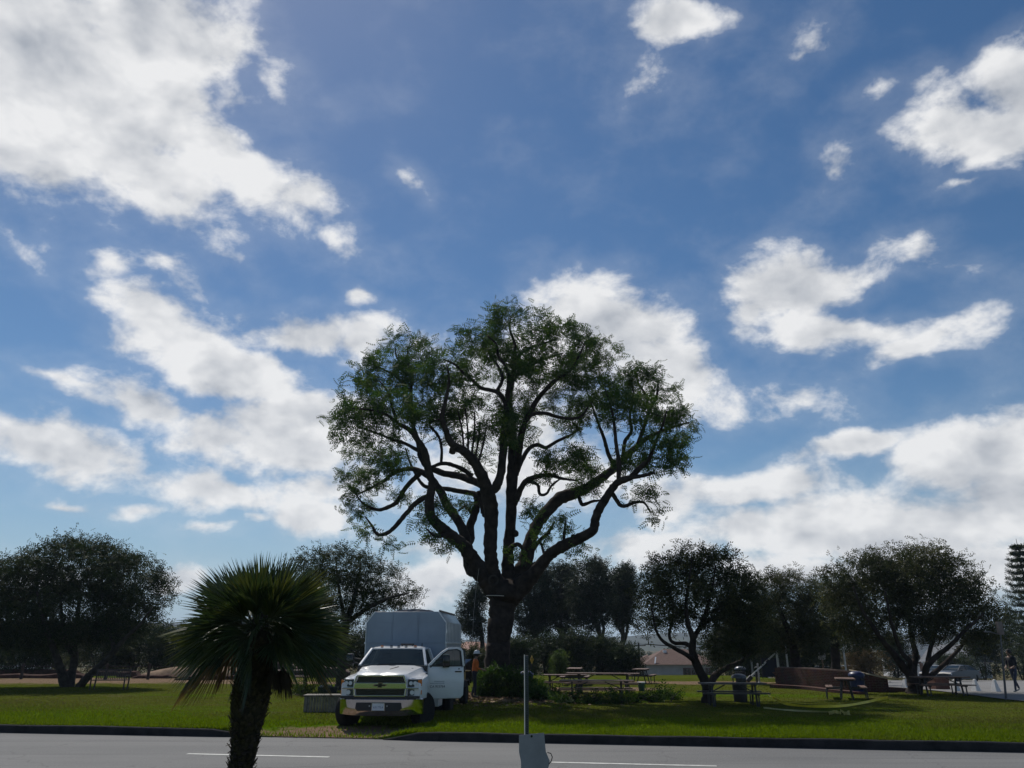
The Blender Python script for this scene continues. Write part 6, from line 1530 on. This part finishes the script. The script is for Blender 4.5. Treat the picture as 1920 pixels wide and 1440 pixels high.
# ------------------------------------------------------------------ parked cars
def car(label, x, y, rz, paint, scale=1.0):
    root = empty('parked_car', (x, y, gz(x, y) + .04), rz, label, 'car')
    L, Wd = 4.5, 1.78
    secs = [(-2.25, .42, .70, .72), (-2.15, .30, .82, .82), (-1.6, .22, .93, .88), (-.9, .2, .98, .89), (0, .2, 1.0, .89), (1.0, .2, 1.0, .89), (1.7, .24, .98, .87), (2.1, .32, .92, .82), (2.25, .45, .8, .74)]
    mb = MB(); mb.loft([[(x_, -w, zb), (x_, -w * 1.0, (zb + zt) / 2), (x_, -w * .93, zt), (x_, 0, zt + .04), (x_, w * .93, zt), (x_, w, (zb + zt) / 2), (x_, w, zb)] for x_, zb, zt, w in secs]); mb.build('body', paint, root, smooth=True)
    mb = MB(); gh = [(-1.25, .97, .80, .97), (-.55, .98, .66, 1.40), (.2, .98, .66, 1.45), (.95, .98, .64, 1.40), (1.85, .96, .74, .99)]
    rings = [[(x_, -.80, .96), (x_, -w, zt), (x_, 0, zt + .02), (x_, w, zt), (x_, .80, .96)] for x_, zb, w, zt in gh]
    mb.loft(rings); mb.build('windows', win_glass, root, smooth=True)
    mb = MB(); mb.loft([[(x_, -w * .97, zt - .01), (x_, -w * .9, zt + .025), (x_, w * .9, zt + .025), (x_, w * .97, zt - .01)] for x_, zb, w, zt in gh[1:4]]); mb.build('roof', paint, root, smooth=True)
    for s in (-1, 1):
        for a, b in ((gh[0], gh[1]), (gh[3], gh[4])):
            mb = MB(); mb.bar((a[0], s * (a[2] + .01), a[3]), (b[0], s * (b[2] + .01), b[3]), .07, .05); mb.build('pillar', paint, root)
        mb = MB(); mb.bar((.2, s * .80, .97), (.2, s * .67, 1.43), .08, .03); mb.build('pillar', paint, root)
        for x_ in (-1.4, 1.35): wheel(root, (x_, s * .78, .32), .32, .2, steel, rz=R(90))
        mb = MB(); mb.box((-2.12, s * .62, .68), (.2, .34, .13)); mb.build('headlight', lens, root, bevel=.02)
        mb = MB(); mb.box((2.17, s * .62, .78), (.12, .34, .14)); mb.build('tail_light', plain('tail_red', (.25, .02, .02), .3), root, bevel=.02)
        mb = MB(); mb.box((-.85, s * .97, 1.0), (.12, .16, .1)); mb.build('side_mirror', paint, root, bevel=.02)
    mb = MB(); mb.bx(-2.27, -2.2, -.5, .5, .42, .62); mb.build('grille', black_plastic, root)
    return root
grey_paint = plain('paint_grey', (0.035, 0.04, 0.05), .4, var=.05, coat=.25); blue_paint = plain('paint_dark', (0.02, 0.024, 0.034), .4, var=.05, coat=.25); silver = plain('paint_silver', (0.45, 0.47, 0.5), .3, metal=.4, var=.04, coat=.7); wpaint = plain('paint_white', (0.75, 0.75, 0.75), .3, var=.03, coat=.6)
def cx(px, D): return (px - 960) / 1531 * D
car('dark grey parked car whose whole side shows behind the white bollards', cx(1788, 79), 79, R(28), grey_paint)
car('dark parked car partly hidden behind the dark grey one and the stout trunk', cx(1752, 85), 85, R(30), blue_paint)
car('silver parked car showing only its roof above the brick wall, notice board side', cx(1528, 84), 84, R(5), silver)
car('silver parked car showing only its roof above the brick wall, lamp post side', cx(1583, 80), 80, R(4), silver)
car('white parked car glimpsed under the raised barrier pole', cx(1424, 92), 92, R(70), wpaint)
# ------------------------------------------------------------------ old earth walls and rail fence on the left
def ruin(label, px0, px1, D, pyb, pyt, seed, mat=adobe, th=.7, D2=None):
    D2 = D2 or D; rng = np.random.default_rng(seed)
    a, b = at(px0, pyb, D), at(px1, pyb, D2); n = max(6, int((b - a).length / .5)); c = (a + b) / 2
    org = Vector((c.x, c.y, gz(c.x, c.y))); rings = []
    zt0 = at((px0 + px1) / 2, pyt, (D + D2) / 2).z
    dv = (b - a).normalized(); nv = Vector((-dv.y, dv.x, 0))
    for i in range(n + 1):
        u = i / n; p = a * (1 - u) + b * u; zt = zt0 + .10 * mnoise.noise(Vector((p.x * .5, seed, 0))) + (.10 * rng.random() - .08) ; zt = zt if 0 < i < n else zt - .25
        z0 = gz(p.x, p.y) - .15; w = th / 2
        zt = max(zt, z0 + .25)
        rings.append([tuple(Vector((p.x, p.y, z)) + nv * o_ * w * k - org) for o_, z, k in ((-1, z0, 1.25), (-1, (z0 + zt) / 2, 1.05 + .1 * rng.random()), (-1, zt - .04, .9), (-.6, zt, 1), (.6, zt + .02, 1), (1, zt - .05, .9), (1, z0, 1.2))])
    mb = MB(); mb.loft(rings); o = mb.build('earth_wall', mat, smooth=False); o.location = org; tag(o, label, 'old wall'); return o
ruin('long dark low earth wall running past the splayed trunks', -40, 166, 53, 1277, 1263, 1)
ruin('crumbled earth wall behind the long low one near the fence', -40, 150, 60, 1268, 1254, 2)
ruin('taller earth wall end standing right behind the park bench', 168, 226, 57, 1272, 1257, 3, D2=58)
ruin('low stepped earth wall between the bench and the fence posts', 222, 262, 55, 1275, 1260, 4)
ruin('wide low earth wall with pale top beside the palm fronds', 250, 330, 53, 1276, 1264, 5)
ruin('broken low earth wall right behind the palm trunk', 330, 392, 50, 1280, 1268, 6)
ruin('dark earth wall stub behind the palm and picnic table', 385, 520, 51, 1279, 1265, 7)
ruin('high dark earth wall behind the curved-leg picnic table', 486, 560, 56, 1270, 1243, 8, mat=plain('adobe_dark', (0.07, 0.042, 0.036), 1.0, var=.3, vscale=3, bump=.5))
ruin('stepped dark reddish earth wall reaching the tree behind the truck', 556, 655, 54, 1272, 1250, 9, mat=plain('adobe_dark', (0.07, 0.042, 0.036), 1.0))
# sandy mound among the walls
mb = MB(); o_ = at(380, 1268, 57); vs = []
for i in range(25):
    for j in range(13):
        u, v = i / 12 - 1, j / 6 - 1; x, y = o_.x + u * 4.2, o_.y + v * 1.6; k = max(0, 1 - u * u) * max(0, 1 - v * v); vs.append((x - o_.x, y - o_.y, gz(x, y) - gz(o_.x, o_.y) - .03 + .75 * k ** .7 + .05 * mnoise.noise(Vector((x, y, 0)))))
mb.add(vs, [(i * 13 + j, i * 13 + j + 1, (i + 1) * 13 + j + 1, (i + 1) * 13 + j) for i in range(24) for j in range(12)])
o = mb.build('earth_mound', earth, smooth='all'); o.location = (o_.x, o_.y, gz(o_.x, o_.y)); tag(o, kind='structure')
root = empty('rail_fence', (0, 0, 0), 0, 'dark wooden post and rail fence along the old earth walls', 'fence')
fence_wood = plain('fence_wood', (0.045, 0.033, 0.027), .85, var=.25)
fx = [-60, 38, 130, 196, 276, 353, 436, 518, 600]; pts = []
for px in fx:
    p = at(px, 1280, 51.5); g = gz(p.x, p.y); pts.append(Vector((p.x, p.y, g)))
    mb = MB(); mb.bar((p.x, p.y, g - .1), (p.x, p.y, g + .92), .13); mb.build('fence_post', fence_wood, root)
for a, b in zip(pts[:-1], pts[1:]):
    mb = MB(); mb.tube([a + Vector((0, 0, .78)), (a + b) / 2 + Vector((0, 0, .74)), b + Vector((0, 0, .78))], .022, 5); mb.build('fence_rail', fence_wood, root)
# ------------------------------------------------------------------ buildings beyond
stucco = plain('stucco', (0.42, 0.40, 0.37), .9, var=.1, vscale=.8); roof_brown = plain('roof_shingle', (0.115, 0.062, 0.045), .9, var=.2, vscale=3, bump=.4, bscale=14)
win_dark = plain('window_dark', (0.02, 0.024, 0.03), .1, spec=.8)
def house():
    D = 118.0; k = D / 1560; x0, x1 = at(1212, 1250, D).x, at(1345, 1250, D).x; ze = at(1250, 1246, D).z; zr = at(1270, 1217, D).z
    zg = gz((x0 + x1) / 2, D) - .1; z0 = min(zg, ze - 2.7)
    root = empty('tiled_house', ((x0 + x1) / 2, D, zg), 0, 'pale single-storey house with a brown hipped roof beyond the lawn crest', 'house')
    ox = (x0 + x1) / 2; a, b = x0 - ox, x1 - ox; he = ze - zg; hr = zr - zg
    mb = MB(); mb.bx(a, b, 0, 9, 0, he); mb.build('wall', stucco, root)
    mb = MB(); mb.bx(a - 2.1, a + .02, 1.5, 8, 0, he - .1); mb.build('side_wing', stucco, root)
    mb = MB(); ov = .55; mid = (a + b) / 2
    mb.add([(a - ov, -ov, he), (b + ov, -ov, he), (b + ov, 9 + ov, he), (a - ov, 9 + ov, he), (mid - 1.6, 4.5, hr), (mid + 1.6, 4.5, hr)], [(0, 1, 5, 4), (1, 2, 5), (2, 3, 4, 5), (3, 0, 4), (0, 3, 2, 1)]); roof = mb.build('roof', roof_brown, root)
    mb = MB(); mb.add([(a - 3.0, .9, he - .12), (a + .6, .9, he - .12), (a + .6, 8.4, he - .12), (a - 3.0, 8.4, he - .12), (a + 1.0, 4.0, he + 1.25), (a + 1.0, 5.2, he + 1.25)], [(0, 1, 4), (1, 2, 5, 4), (2, 3, 5), (3, 0, 4, 5), (0, 3, 2, 1)]); mb.build('roof', roof_brown, root)
    mb = MB(); mb.box((mid - 1.7, 3.4, hr - .35), (.5, .4, .35)); mb.build('roof_vent', white_concrete, roof)
    mb = MB(); mb.bar((a + 1.2, -.3, he + .15), (a + 1.5, .5, he + 1.0), .18, .08); mb.build('valley_flashing', white_paint, roof)
    for x in (a - 1.3, ):
        mb = MB(); mb.bx(x - .5, x + .5, 1.46, 1.5, .3, he - .5); mb.build('door', plain('door_red', (.09, .03, .03), .6), root)
    for x in (b - 4.4, b - 3.2, b - 1.2):
        mb = MB(); mb.bx(x - .55, x + .55, -.06, -.01, he - 1.75, he - .45); w = mb.build('window', plain('frame_red', (.12, .05, .045), .6), root)
        for s in (-1, 1):
            mb = MB(); mb.bx(x + s * .25 - .2, x + s * .25 + .2, -.08, -.062, he - 1.65, he - .55); mb.build('pane', win_dark, w)
house()
def mission():
    D = 128.0; x0, x1 = at(1690, 1250, D).x, at(1772, 1250, D).x; zt = at(1720, 1208, D).z; zg = gz((x0 + x1) / 2, D) - .1
    root = empty('white_building', ((x0 + x1) / 2, D, zg), R(-8), 'white plastered building with small windows seen through the spreading tree', 'building')
    w = (x1 - x0) / 2; h = zt - zg
    mb = MB(); mb.bx(-w, w, 0, 9, 0, h - .5); mb.build('wall', white_concrete, root)
    mb = MB(); mb.bx(-w - .15, w + .15, -.15, 9.1, h - .5, h); mb.build('parapet', white_concrete, root)
    for x in (-w * .45, -w * .15, w * .35, w * .7):
        mb = MB(); mb.bx(x - .3, x + .3, -.05, -.01, h * .42, h * .68); f = mb.build('window', wood_brown, root)
        mb = MB(); mb.bx(x - .22, x + .22, -.08, -.052, h * .45, h * .65); mb.build('pane', win_dark, f)
    mb = MB(); mb.bx(-.5, .5, -.06, -.01, 0, 2.2); mb.build('door', wood_brown, root)
    D = 120.0; p = at(1798, 1245, D); zg = gz(p.x, D) - .1; zr = at(1798, 1208, D).z - zg
    root = empty('grey_roofed_building', (p.x, D, zg), R(20), 'building with a steep grey gable roof behind the dark cars', 'building')
    mb = MB(); mb.bx(-2.6, 2.6, -3, 4, 0, zr - 2.4); mb.build('wall', white_concrete, root)
    mb = MB(); mb.prism([(-3.0, zr - 2.45), (3.0, zr - 2.45), (0, zr)], 'y', -3.4, 4.4); mb.build('roof', plain('roof_slate', (.13, .14, .16), .8, var=.2, vscale=2), root)
    for x in (-1.2, 1.2):
        mb = MB(); mb.bx(x - .4, x + .4, -3.06, -3.01, (zr - 2.4) * .35, (zr - 2.4) * .75); mb.build('window', win_dark, root)
mission()
def far_roof(label, px0, px1, pyt, pye, D, wallm, roofm):
    a, b = at(px0, pye, D), at(px1, pye, D); zg = gz((a.x + b.x) / 2, D) - .1; zr = at((px0 + px1) / 2, pyt, D).z - zg; ze = a.z - zg
    root = empty('distant_house', ((a.x + b.x) / 2, D, zg), 0, label, 'house'); w = (b.x - a.x) / 2
    mb = MB(); mb.bx(-w, w, 0, 7, 0, ze); mb.build('wall', wallm, root)
    mb = MB(); mb.add([(-w - .4, -.4, ze - .02), (w + .4, -.4, ze - .02), (w + .4, 7.4, ze - .02), (-w - .4, 7.4, ze - .02), (-w + 2, 3.5, zr), (w - 2, 3.5, zr)], [(0, 1, 5, 4), (1, 2, 5), (2, 3, 4, 5), (3, 0, 4), (0, 3, 2, 1)]); mb.build('roof', roofm, root)
    for k in range(3):
        x = -w * .6 + w * .6 * k; mb = MB(); mb.bx(x - .5, x + .5, -.06, -.01, ze * .45, ze * .8); mb.build('window', win_dark, root)
far_roof('distant pale house with a pink tiled roof glimpsed between truck and great trunk', 850, 925, 1203, 1219, 150, stucco, plain('roof_pink', (.34, .19, .14), .9, var=.15, vscale=2))
far_roof('pale house half hidden behind the broad evergreen and hedge', -40, 40, 1190, 1212, 95, white_concrete, plain('roof_pink', (.34, .19, .14), .9))
# utility pole with wires
def utility_pole():
    D = 104.0; p = at(1200, 1262, D); zg = gz(p.x, D); t = at(1200, 1205, D).z - zg
    root = empty('utility_pole', (p.x, D, zg), 0, 'thin dark utility pole in front of the tiled house with sagging wires', 'utility pole')
    mb = MB(); mb.tube([(0, 0, -.2), (0, 0, t)], [.16, .11], 8); mb.build('pole_shaft', plain('pole_wood', (.05, .04, .035), .9), root)
    mb = MB(); mb.bar((-.9, 0, t - .35), (.9, 0, t - .35), .1); mb.build('cross_arm', plain('pole_wood', (.05, .04, .035), .9), root)
    for s, ex, dz in ((-.8, -6, -2.6), (.0, 40, 1.5), (.8, 40, 1.5)):
        mb = MB(); mb.lathe([(.05, 0), (.06, .1), (.03, .16)], 8, (s, 0, t - .30)); mb.build('insulator', lid_grey, root)
        mb = MB(); mb.tube([(s + (ex - s) * u, 0, t - .15 + dz * u - 1.2 * 4 * u * (1 - u) * (.35 if ex < 0 else 1)) for u in [i / 8 for i in range(9)]], .03, 4); mb.build('wire', black_plastic, root)
utility_pole()

# ------------------------------------------------------------------ people
def person(label, loc, rz, J, mats, hat=None, hair=None):
    """J: joints; body grown with a skin modifier, then coloured by region"""
    root = empty('person', loc, rz, label, 'person')
    V, E, Rd, reg = [], [], [], []
    idx = {}
    def add(n, p, r, g): idx[n] = len(V); V.append(p); Rd.append(r); reg.append(g)
    for n, p, r, g in J['v']: add(n, p, r, g)
    for a, b in J['e']: E.append((idx[a], idx[b]))
    me = bpy.data.meshes.new('body_cage'); me.from_pydata(V, E, [])
    o = bpy.data.objects.new('body', me); COL.objects.link(o)
    md = o.modifiers.new('skin', 'SKIN'); md.use_smooth_shade = True
    for i, sv in enumerate(me.skin_vertices[0].data): sv.radius = (Rd[i], Rd[i]) if not isinstance(Rd[i], tuple) else Rd[i]; sv.use_root = (i == 0)
    s2 = o.modifiers.new('sub', 'SUBSURF'); s2.levels = 2; s2.render_levels = 2
    ev = o.evaluated_get(bpy.context.evaluated_depsgraph_get()); nm = bpy.data.meshes.new_from_object(ev)
    bpy.data.objects.remove(o)
    for m in mats: nm.materials.append(m)
    VV = np.array(V)
    for p in nm.polygons:
        c = np.array(p.center); j = int(np.argmin(np.sum((VV - c) ** 2, 1))); p.material_index = reg[j]; p.use_smooth = True
    b = bpy.data.objects.new('body', nm); link(b, root)
    return root
skin = plain('skin', (0.20, 0.12, 0.085), .6, var=.1)
def stand(lean=0.0, armf=.18, stride=0.0, fore=.25):
    """figure facing +x; slight stoop and forearms forward"""
    v = [('pel', (0, 0, .95), (.125, .15), 1), ('wst', (.01 + lean * .3, 0, 1.10), (.115, .14), 0), ('chs', (.02 + lean * .7, 0, 1.30), (.125, .165), 0), ('shc', (.01 + lean, 0, 1.42), (.10, .15), 0), ('nck', (.02 + lean * 1.2, 0, 1.51), .055, 2), ('jaw', (.055 + lean * 1.4, 0, 1.57), .062, 2), ('hd', (.045 + lean * 1.4, 0, 1.655), (.098, .08), 2), ('top', (.035 + lean * 1.4, 0, 1.735), .07, 2), ('nose', (.145 + lean * 1.4, 0, 1.635), .016, 2)]
    e = [('pel', 'wst'), ('wst', 'chs'), ('chs', 'shc'), ('shc', 'nck'), ('nck', 'jaw'), ('jaw', 'hd'), ('hd', 'top'), ('hd', 'nose')]
    for s, n, st in ((1, 'l', stride), (-1, 'r', -stride)):
        v += [('sh' + n, (.0 + lean, s * .19, 1.41), .062, 0), ('el' + n, (armf * .4 + lean * .6, s * .235, 1.14), .048, 0), ('wr' + n, (armf + fore * .8, s * .17, 1.00 + fore * .3), .032, 2), ('pm' + n, (armf + fore * .8 + .06, s * .15, .985 + fore * .3), .036, 2)]
        e += [('shc', 'sh' + n), ('sh' + n, 'el' + n), ('el' + n, 'wr' + n), ('wr' + n, 'pm' + n)]
        px_, pz = armf + fore * .8 + .06, .985 + fore * .3
        for k in range(4):
            yy = s * (.15 + (k - 1.5) * .019); v += [('f%d%s' % (k, n), (px_ + .055, yy, pz - .012), .0095, 2), ('g%d%s' % (k, n), (px_ + .085 - .006 * abs(k - 1), yy, pz - .045), .008, 2)]; e += [('pm' + n, 'f%d%s' % (k, n)), ('f%d%s' % (k, n), 'g%d%s' % (k, n))]
        v += [('t1' + n, (px_ + .01, s * .105, pz + .0), .011, 2), ('t2' + n, (px_ + .045, s * .09, pz - .015), .009, 2)]; e += [('pm' + n, 't1' + n), ('t1' + n, 't2' + n)]
        v += [('hp' + n, (0, s * .095, .90), .095, 1), ('kn' + n, (st * .5 + .03, s * .11, .50), .064, 1), ('an' + n, (st - (.05 if st < 0 else 0), s * .12, .10 + (.06 if st < 0 else 0)), .045, 1), ('hl' + n, (st - .04, s * .12, .045 + (.05 if st < 0 else 0)), .042, 3), ('to' + n, (st + .15, s * .135, .035), .038, 3)]
        e += [('pel', 'hp' + n), ('hp' + n, 'kn' + n), ('kn' + n, 'an' + n), ('an' + n, 'hl' + n), ('hl' + n, 'to' + n)]
    return {'v': v, 'e': e}
orange = plain('shirt_orange', (0.62, 0.14, 0.02), .8, var=.12, vscale=8); trousers = plain('trousers_dark', (0.015, 0.017, 0.028), .85); boots = plain('boots', (0.03, 0.022, 0.016), .7)
g = ground_px(889, 1309)
pr = person('worker in an orange shirt, dark trousers and pale hard hat beside the great trunk', (g.x, g.y, g.z), R(8), stand(.03, .14, .05), [orange, trousers, skin, boots])
hat_m = plain('hat_white', (0.62, 0.62, 0.62), .35, var=.04)
mb = MB(); mb.lathe([(.145, 1.69), (.15, 1.70), (.128, 1.705), (.126, 1.74), (.112, 1.79), (.075, 1.825), (.02, 1.838)], 18, (.08, 0, 0)); mb.prism([(.06, 1.69), (.27, 1.68), (.27, 1.69), (.06, 1.702)], 'y', -.07, .07); mb.build('hard_hat', hat_m, pr, smooth=True)
mb = MB(); mb.lathe([(.10, 1.60), (.112, 1.66), (.108, 1.70)], 14, (.055, 0, 0)); mb.build('hair', plain('hair_dark', (.012, .01, .009), .7), pr, smooth=True)
for s in (-1, 1):
    mb = MB(); mb.lathe([(.012, -.01), (.022, 0), (.012, .012)], 8, (.085, s * .092, 1.645), 'y'); mb.build('ear', skin, pr)
    mb = MB(); mb.lathe([(.011, -.006), (.011, .006)], 8, (.165, s * .032, 1.665), 'x'); mb.build('eye', black_plastic, pr)
g = ground_px(1908, 1299); navy_c = plain('clothes_navy', (0.014, 0.016, 0.024), .85)
pw = person('person in dark clothes walking across the car park', (g.x, g.y, g.z + .04), R(200), stand(.04, .1, .24, .1), [navy_c, plain('jeans_blue', (.03, .04, .07), .85), skin, plain('shoes_pale', (.3, .3, .3), .7)])
mb = MB(); mb.lathe([(.085, 1.60), (.112, 1.66), (.112, 1.72), (.07, 1.785), (.02, 1.80)], 14, (.07, 0, 0)); mb.build('hair', plain('hair_dark', (.012, .01, .009), .7), pw, smooth=True)
# ------------------------------------------------------------------ cut branches and leaf litter
def brush_pile(label, centres, n, seed, leaf, size=.36, sticks=20, name='brush_pile'):
    rng = np.random.default_rng(seed); T = []
    o = Vector(centres[0][:3]); o.z = gz(o.x, o.y)
    root = empty(name, o, 0, label, 'brush')
    ob = np.array(o); tot = sum(c[3] * c[5] for c in centres); tw = []
    for (x, y, _, rx, ry, rz) in centres:
        k = int(n * rx * rz / tot); d = rng.normal(size=(k, 3)); d /= np.linalg.norm(d, axis=1, keepdims=True); d[:, 2] = np.abs(d[:, 2]); r = rng.random(k) ** .45
        T.append(np.array([x, y, gz(x, y) + .02]) + d * r[:, None] * np.array([rx, ry, rz]))
        for i in range(max(1, int(sticks / len(centres)))):
            a = rng.uniform(0, 6.28); b = np.array([x, y, gz(x, y)]) + np.array([rng.normal() * rx * .4, rng.normal() * ry * .4, .05]); e = b + np.array([math.cos(a) * rx * .7, math.sin(a) * ry * .7, rz * rng.uniform(.3, 1.1)])
            tw.append([np.array([*(b * (1 - u) + e * u + np.array([0, 0, .08 * math.sin(u * 3)])), .022 * (1 - .7 * u)]) for u in (0, .33, .66, 1)])
    T = np.vstack(T); nn = len(T); V, F = scatter(*T_PIN, T, rot_frames(nn, rng, 0, .1), size * (.6 + .7 * rng.random(nn))); np_mesh('foliage', V - ob, F, leaf, root)
    V, F = twig_mesh(tw, 5); t = np_mesh('branches', V - ob, F, bark, root); t['kind'] = 'stuff'
def c_(px, D, rx, ry, rz): return (cx(px, D), D, 0, rx, ry, rz)
brush_pile('big heap of cut leafy branches piled around the foot of the great trunk', [c_(935, 34.6, .9, .6, 1.25), c_(918, 34.6, .4, .5, 1.2), c_(965, 34.2, .7, .6, 1.0), c_(985, 34.0, .5, .5, .7)], 1100, 41, leaf_main, .42, 40)
brush_pile('cut leafy branches strewn under and beside the picnic table benches', [c_(1020, 32.6, .7, .5, .42), c_(1060, 31.0, .8, .4, .26), c_(1105, 30.7, .8, .4, .22), c_(1155, 30.7, .8, .4, .24), c_(1205, 31.6, .8, .5, .32), c_(1245, 33.0, .7, .5, .30)], 620, 42, leaf_main, .40, 30)
brush_pile('small dark tuft of cut leaves between blue barrel and tables', [c_(1008, 35.2, .35, .35, .7)], 110, 43, leaf_main, .36, 6)
brush_pile('low pale leafy cuttings on the grass by the black tub', [c_(573, 35.5, .55, .4, .35)], 110, 44, leaf_bright, .34, 8)
def litter():
    rng = np.random.default_rng(50); n = 2600; x = rng.normal(-1.0, 2.6, n); y = rng.normal(33.2, 1.9, n)
    T = np.array([(a, b, gz(a, b) + .02) for a, b in zip(x, y)]); fr = rot_frames(n, rng); fr[:, 2, 0] *= .2
    V, F = scatter(*tmpl_leaf(.35), T, fr, .10 + .16 * rng.random(n))
    o = np_mesh('wood_litter', V, F, leafmat('litter', (.06, .04, .025), (.17, .11, .065), (.3, .21, .13), .1)); tag(o, 'scattered wood chips and dry leaf litter around the great trunk', 'litter', kind='stuff')
litter()
# ------------------------------------------------------------------ grass
def grass():
    rng = np.random.default_rng(60); out_p, out_h = [], []
    n = 330000
    # denser near the road, none on bare ground or paving
    y = 19.0 + 33 * rng.random(n) ** 1.7; x = (rng.random(n) * 1.42 - .71) * (y + 1.5)
    ne = 26000; se = rng.uniform(-20, 16, ne); te = .15 + .5 * rng.random(ne) ** 1.5      # fringe along the kerb
    x[:ne] = RO.x + se * SX + te * TX; y[:ne] = RO.y + se * SY + te * TY
    s = (x - RO.x) * SX + (y - RO.y) * SY; t = (x - RO.x) * TX + (y - RO.y) * TY
    keep = t > .13
    wob = np.array([mnoise.noise(Vector((a * .9, b * .9, 4.0))) for a, b in zip(x[:], y[:])]) if n < 10 else np.sin(x * 1.7 + np.sin(y * 2.1)) * .25
    for (bx0, by0, rx, ry) in BARE:
        d = np.sqrt(((x - bx0) / rx) ** 2 + ((y - by0) / ry) ** 2) + wob * .4; keep &= (d > 1.0) | (rng.random(n) < .12)
    keep &= ~(x > 20.2)
    x, y, t = x[keep], y[keep], t[keep]; n = len(x)
    z = np.array([terrain(a, b) for a, b in zip(x, y)])
    lush = np.clip(1.15 - t / 9 + .4 * np.sin(x * .31 + 1.3) * np.sin(y * .27), .25, 1.15)
    h = (.035 + .065 * rng.random(n)) * lush; w = .006 + .007 * rng.random(n) + .00028 * y
    a = rng.random(n) * 6.283; lx, ly = rng.normal(size=n) * .5 * h, rng.normal(size=n) * .5 * h
    V = np.empty((n, 3, 3)); V[:, 0] = np.stack([x - np.cos(a) * w, y - np.sin(a) * w, z - .005], 1); V[:, 1] = np.stack([x + np.cos(a) * w, y + np.sin(a) * w, z - .005], 1); V[:, 2] = np.stack([x + lx, y + ly, z + h], 1)
    gm = bpy.data.materials.new('grass_blades'); gm.use_nodes = True; N, L = nodes_of(gm); b = N['Principled BSDF']; b.inputs['Roughness'].default_value = .7; b.inputs['Specular IOR Level'].default_value = .08
    src = lawn_mat.node_tree
    g = N.new('ShaderNodeNewGeometry'); no = N.new('ShaderNodeTexNoise'); no.inputs['Scale'].default_value = .16; no.inputs['Detail'].default_value = 3; no.inputs['Roughness'].default_value = .6
    mp = N.new('ShaderNodeMapping'); mp.inputs['Scale'].default_value = (.55, 1, 1); L.new(g.outputs['Position'], mp.inputs[0]); L.new(mp.outputs[0], no.inputs['Vector'])
    ad = N.new('ShaderNodeMath'); ad.operation = 'MULTIPLY_ADD'; ad.inputs[1].default_value = .25; L.new(g.outputs['Random Per Island'], ad.inputs[0]); 
    sp = N.new('ShaderNodeSeparateXYZ'); L.new(g.outputs['Position'], sp.inputs[0])
    def mth(op, a, b_, c=None):
        q = N.new('ShaderNodeMath'); q.operation = op
        for i, s_ in enumerate((a, b_, c)):
            if s_ is None: continue
            if hasattr(s_, 'is_output'): L.new(s_, q.inputs[i])
            else: q.inputs[i].default_value = s_
        return q.outputs[0]
    tv = mth('ADD', mth('MULTIPLY', sp.outputs[0], TX), mth('MULTIPLY_ADD', sp.outputs[1], TY, -RO.y * TY))
    n5 = N.new('ShaderNodeTexNoise'); n5.inputs['Scale'].default_value = .75; n5.inputs['Detail'].default_value = 5; n5.inputs['Roughness'].default_value = .65; L.new(mp.outputs[0], n5.inputs['Vector'])
    wv = mth('ADD', mth('MULTIPLY_ADD', no.outputs['Fac'], 9.0, -4.5), mth('MULTIPLY_ADD', n5.outputs['Fac'], 13.0, -6.5))
    mr = N.new('ShaderNodeMapRange'); mr.interpolation_type = 'SMOOTHSTEP'; L.new(mth('ADD', tv, wv), mr.inputs[0]); mr.inputs[1].default_value = 1.5; mr.inputs[2].default_value = 6.0; mr.inputs[3].default_value = .34; mr.inputs[4].default_value = 0
    L.new(mth('ADD', mth('MULTIPLY_ADD', n5.outputs['Fac'], .55, .08), mr.outputs[0]), ad.inputs[2])
    cr = N.new('ShaderNodeValToRGB'); e = cr.color_ramp.elements; e[0].position = .34; e[0].color = (0.135, 0.112, 0.040, 1); e[1].position = .82; e[1].color = (*GR_FRESH, 1); e2 = e.new(.52); e2.color = (*GR_DRAB, 1)
    L.new(ad.outputs[0], cr.inputs[0]); L.new(cr.outputs[0], b.inputs['Base Color'])
    tr = N.new('ShaderNodeBsdfTranslucent'); L.new(cr.outputs[0], tr.inputs['Color']); mx = N.new('ShaderNodeMixShader'); mx.inputs[0].default_value = .45; L.new(b.outputs[0], mx.inputs[1]); L.new(tr.outputs[0], mx.inputs[2]); L.new(mx.outputs[0], N['Material Output'].inputs['Surface'])
    o = np_mesh('lawn_grass', V.reshape(-1, 3), np.arange(n * 3).reshape(-1, 3), gm); tag(o, 'short green lawn grass growing behind the kerb', 'grass', kind='stuff')
grass()
# ------------------------------------------------------------------ air
def haze():
    mb = MB(); mb.bx(-2400, 2400, -150, 2750, -14, 75); o = mb.build('haze', bpy.data.materials.new('haze_air')); tag(o, 'pale haze in the air over the park', 'haze', kind='stuff')
    m = o.data.materials[0]; m.use_nodes = True; N, L = nodes_of(m); N.clear()
    out = N.new('ShaderNodeOutputMaterial'); v = N.new('ShaderNodeVolumePrincipled'); v.inputs['Color'].default_value = (0.62, 0.76, 0.98, 1); v.inputs['Density'].default_value = 0.0002; v.inputs['Anisotropy'].default_value = 0.2
    L.new(v.outputs[0], out.inputs['Volume'])
haze()
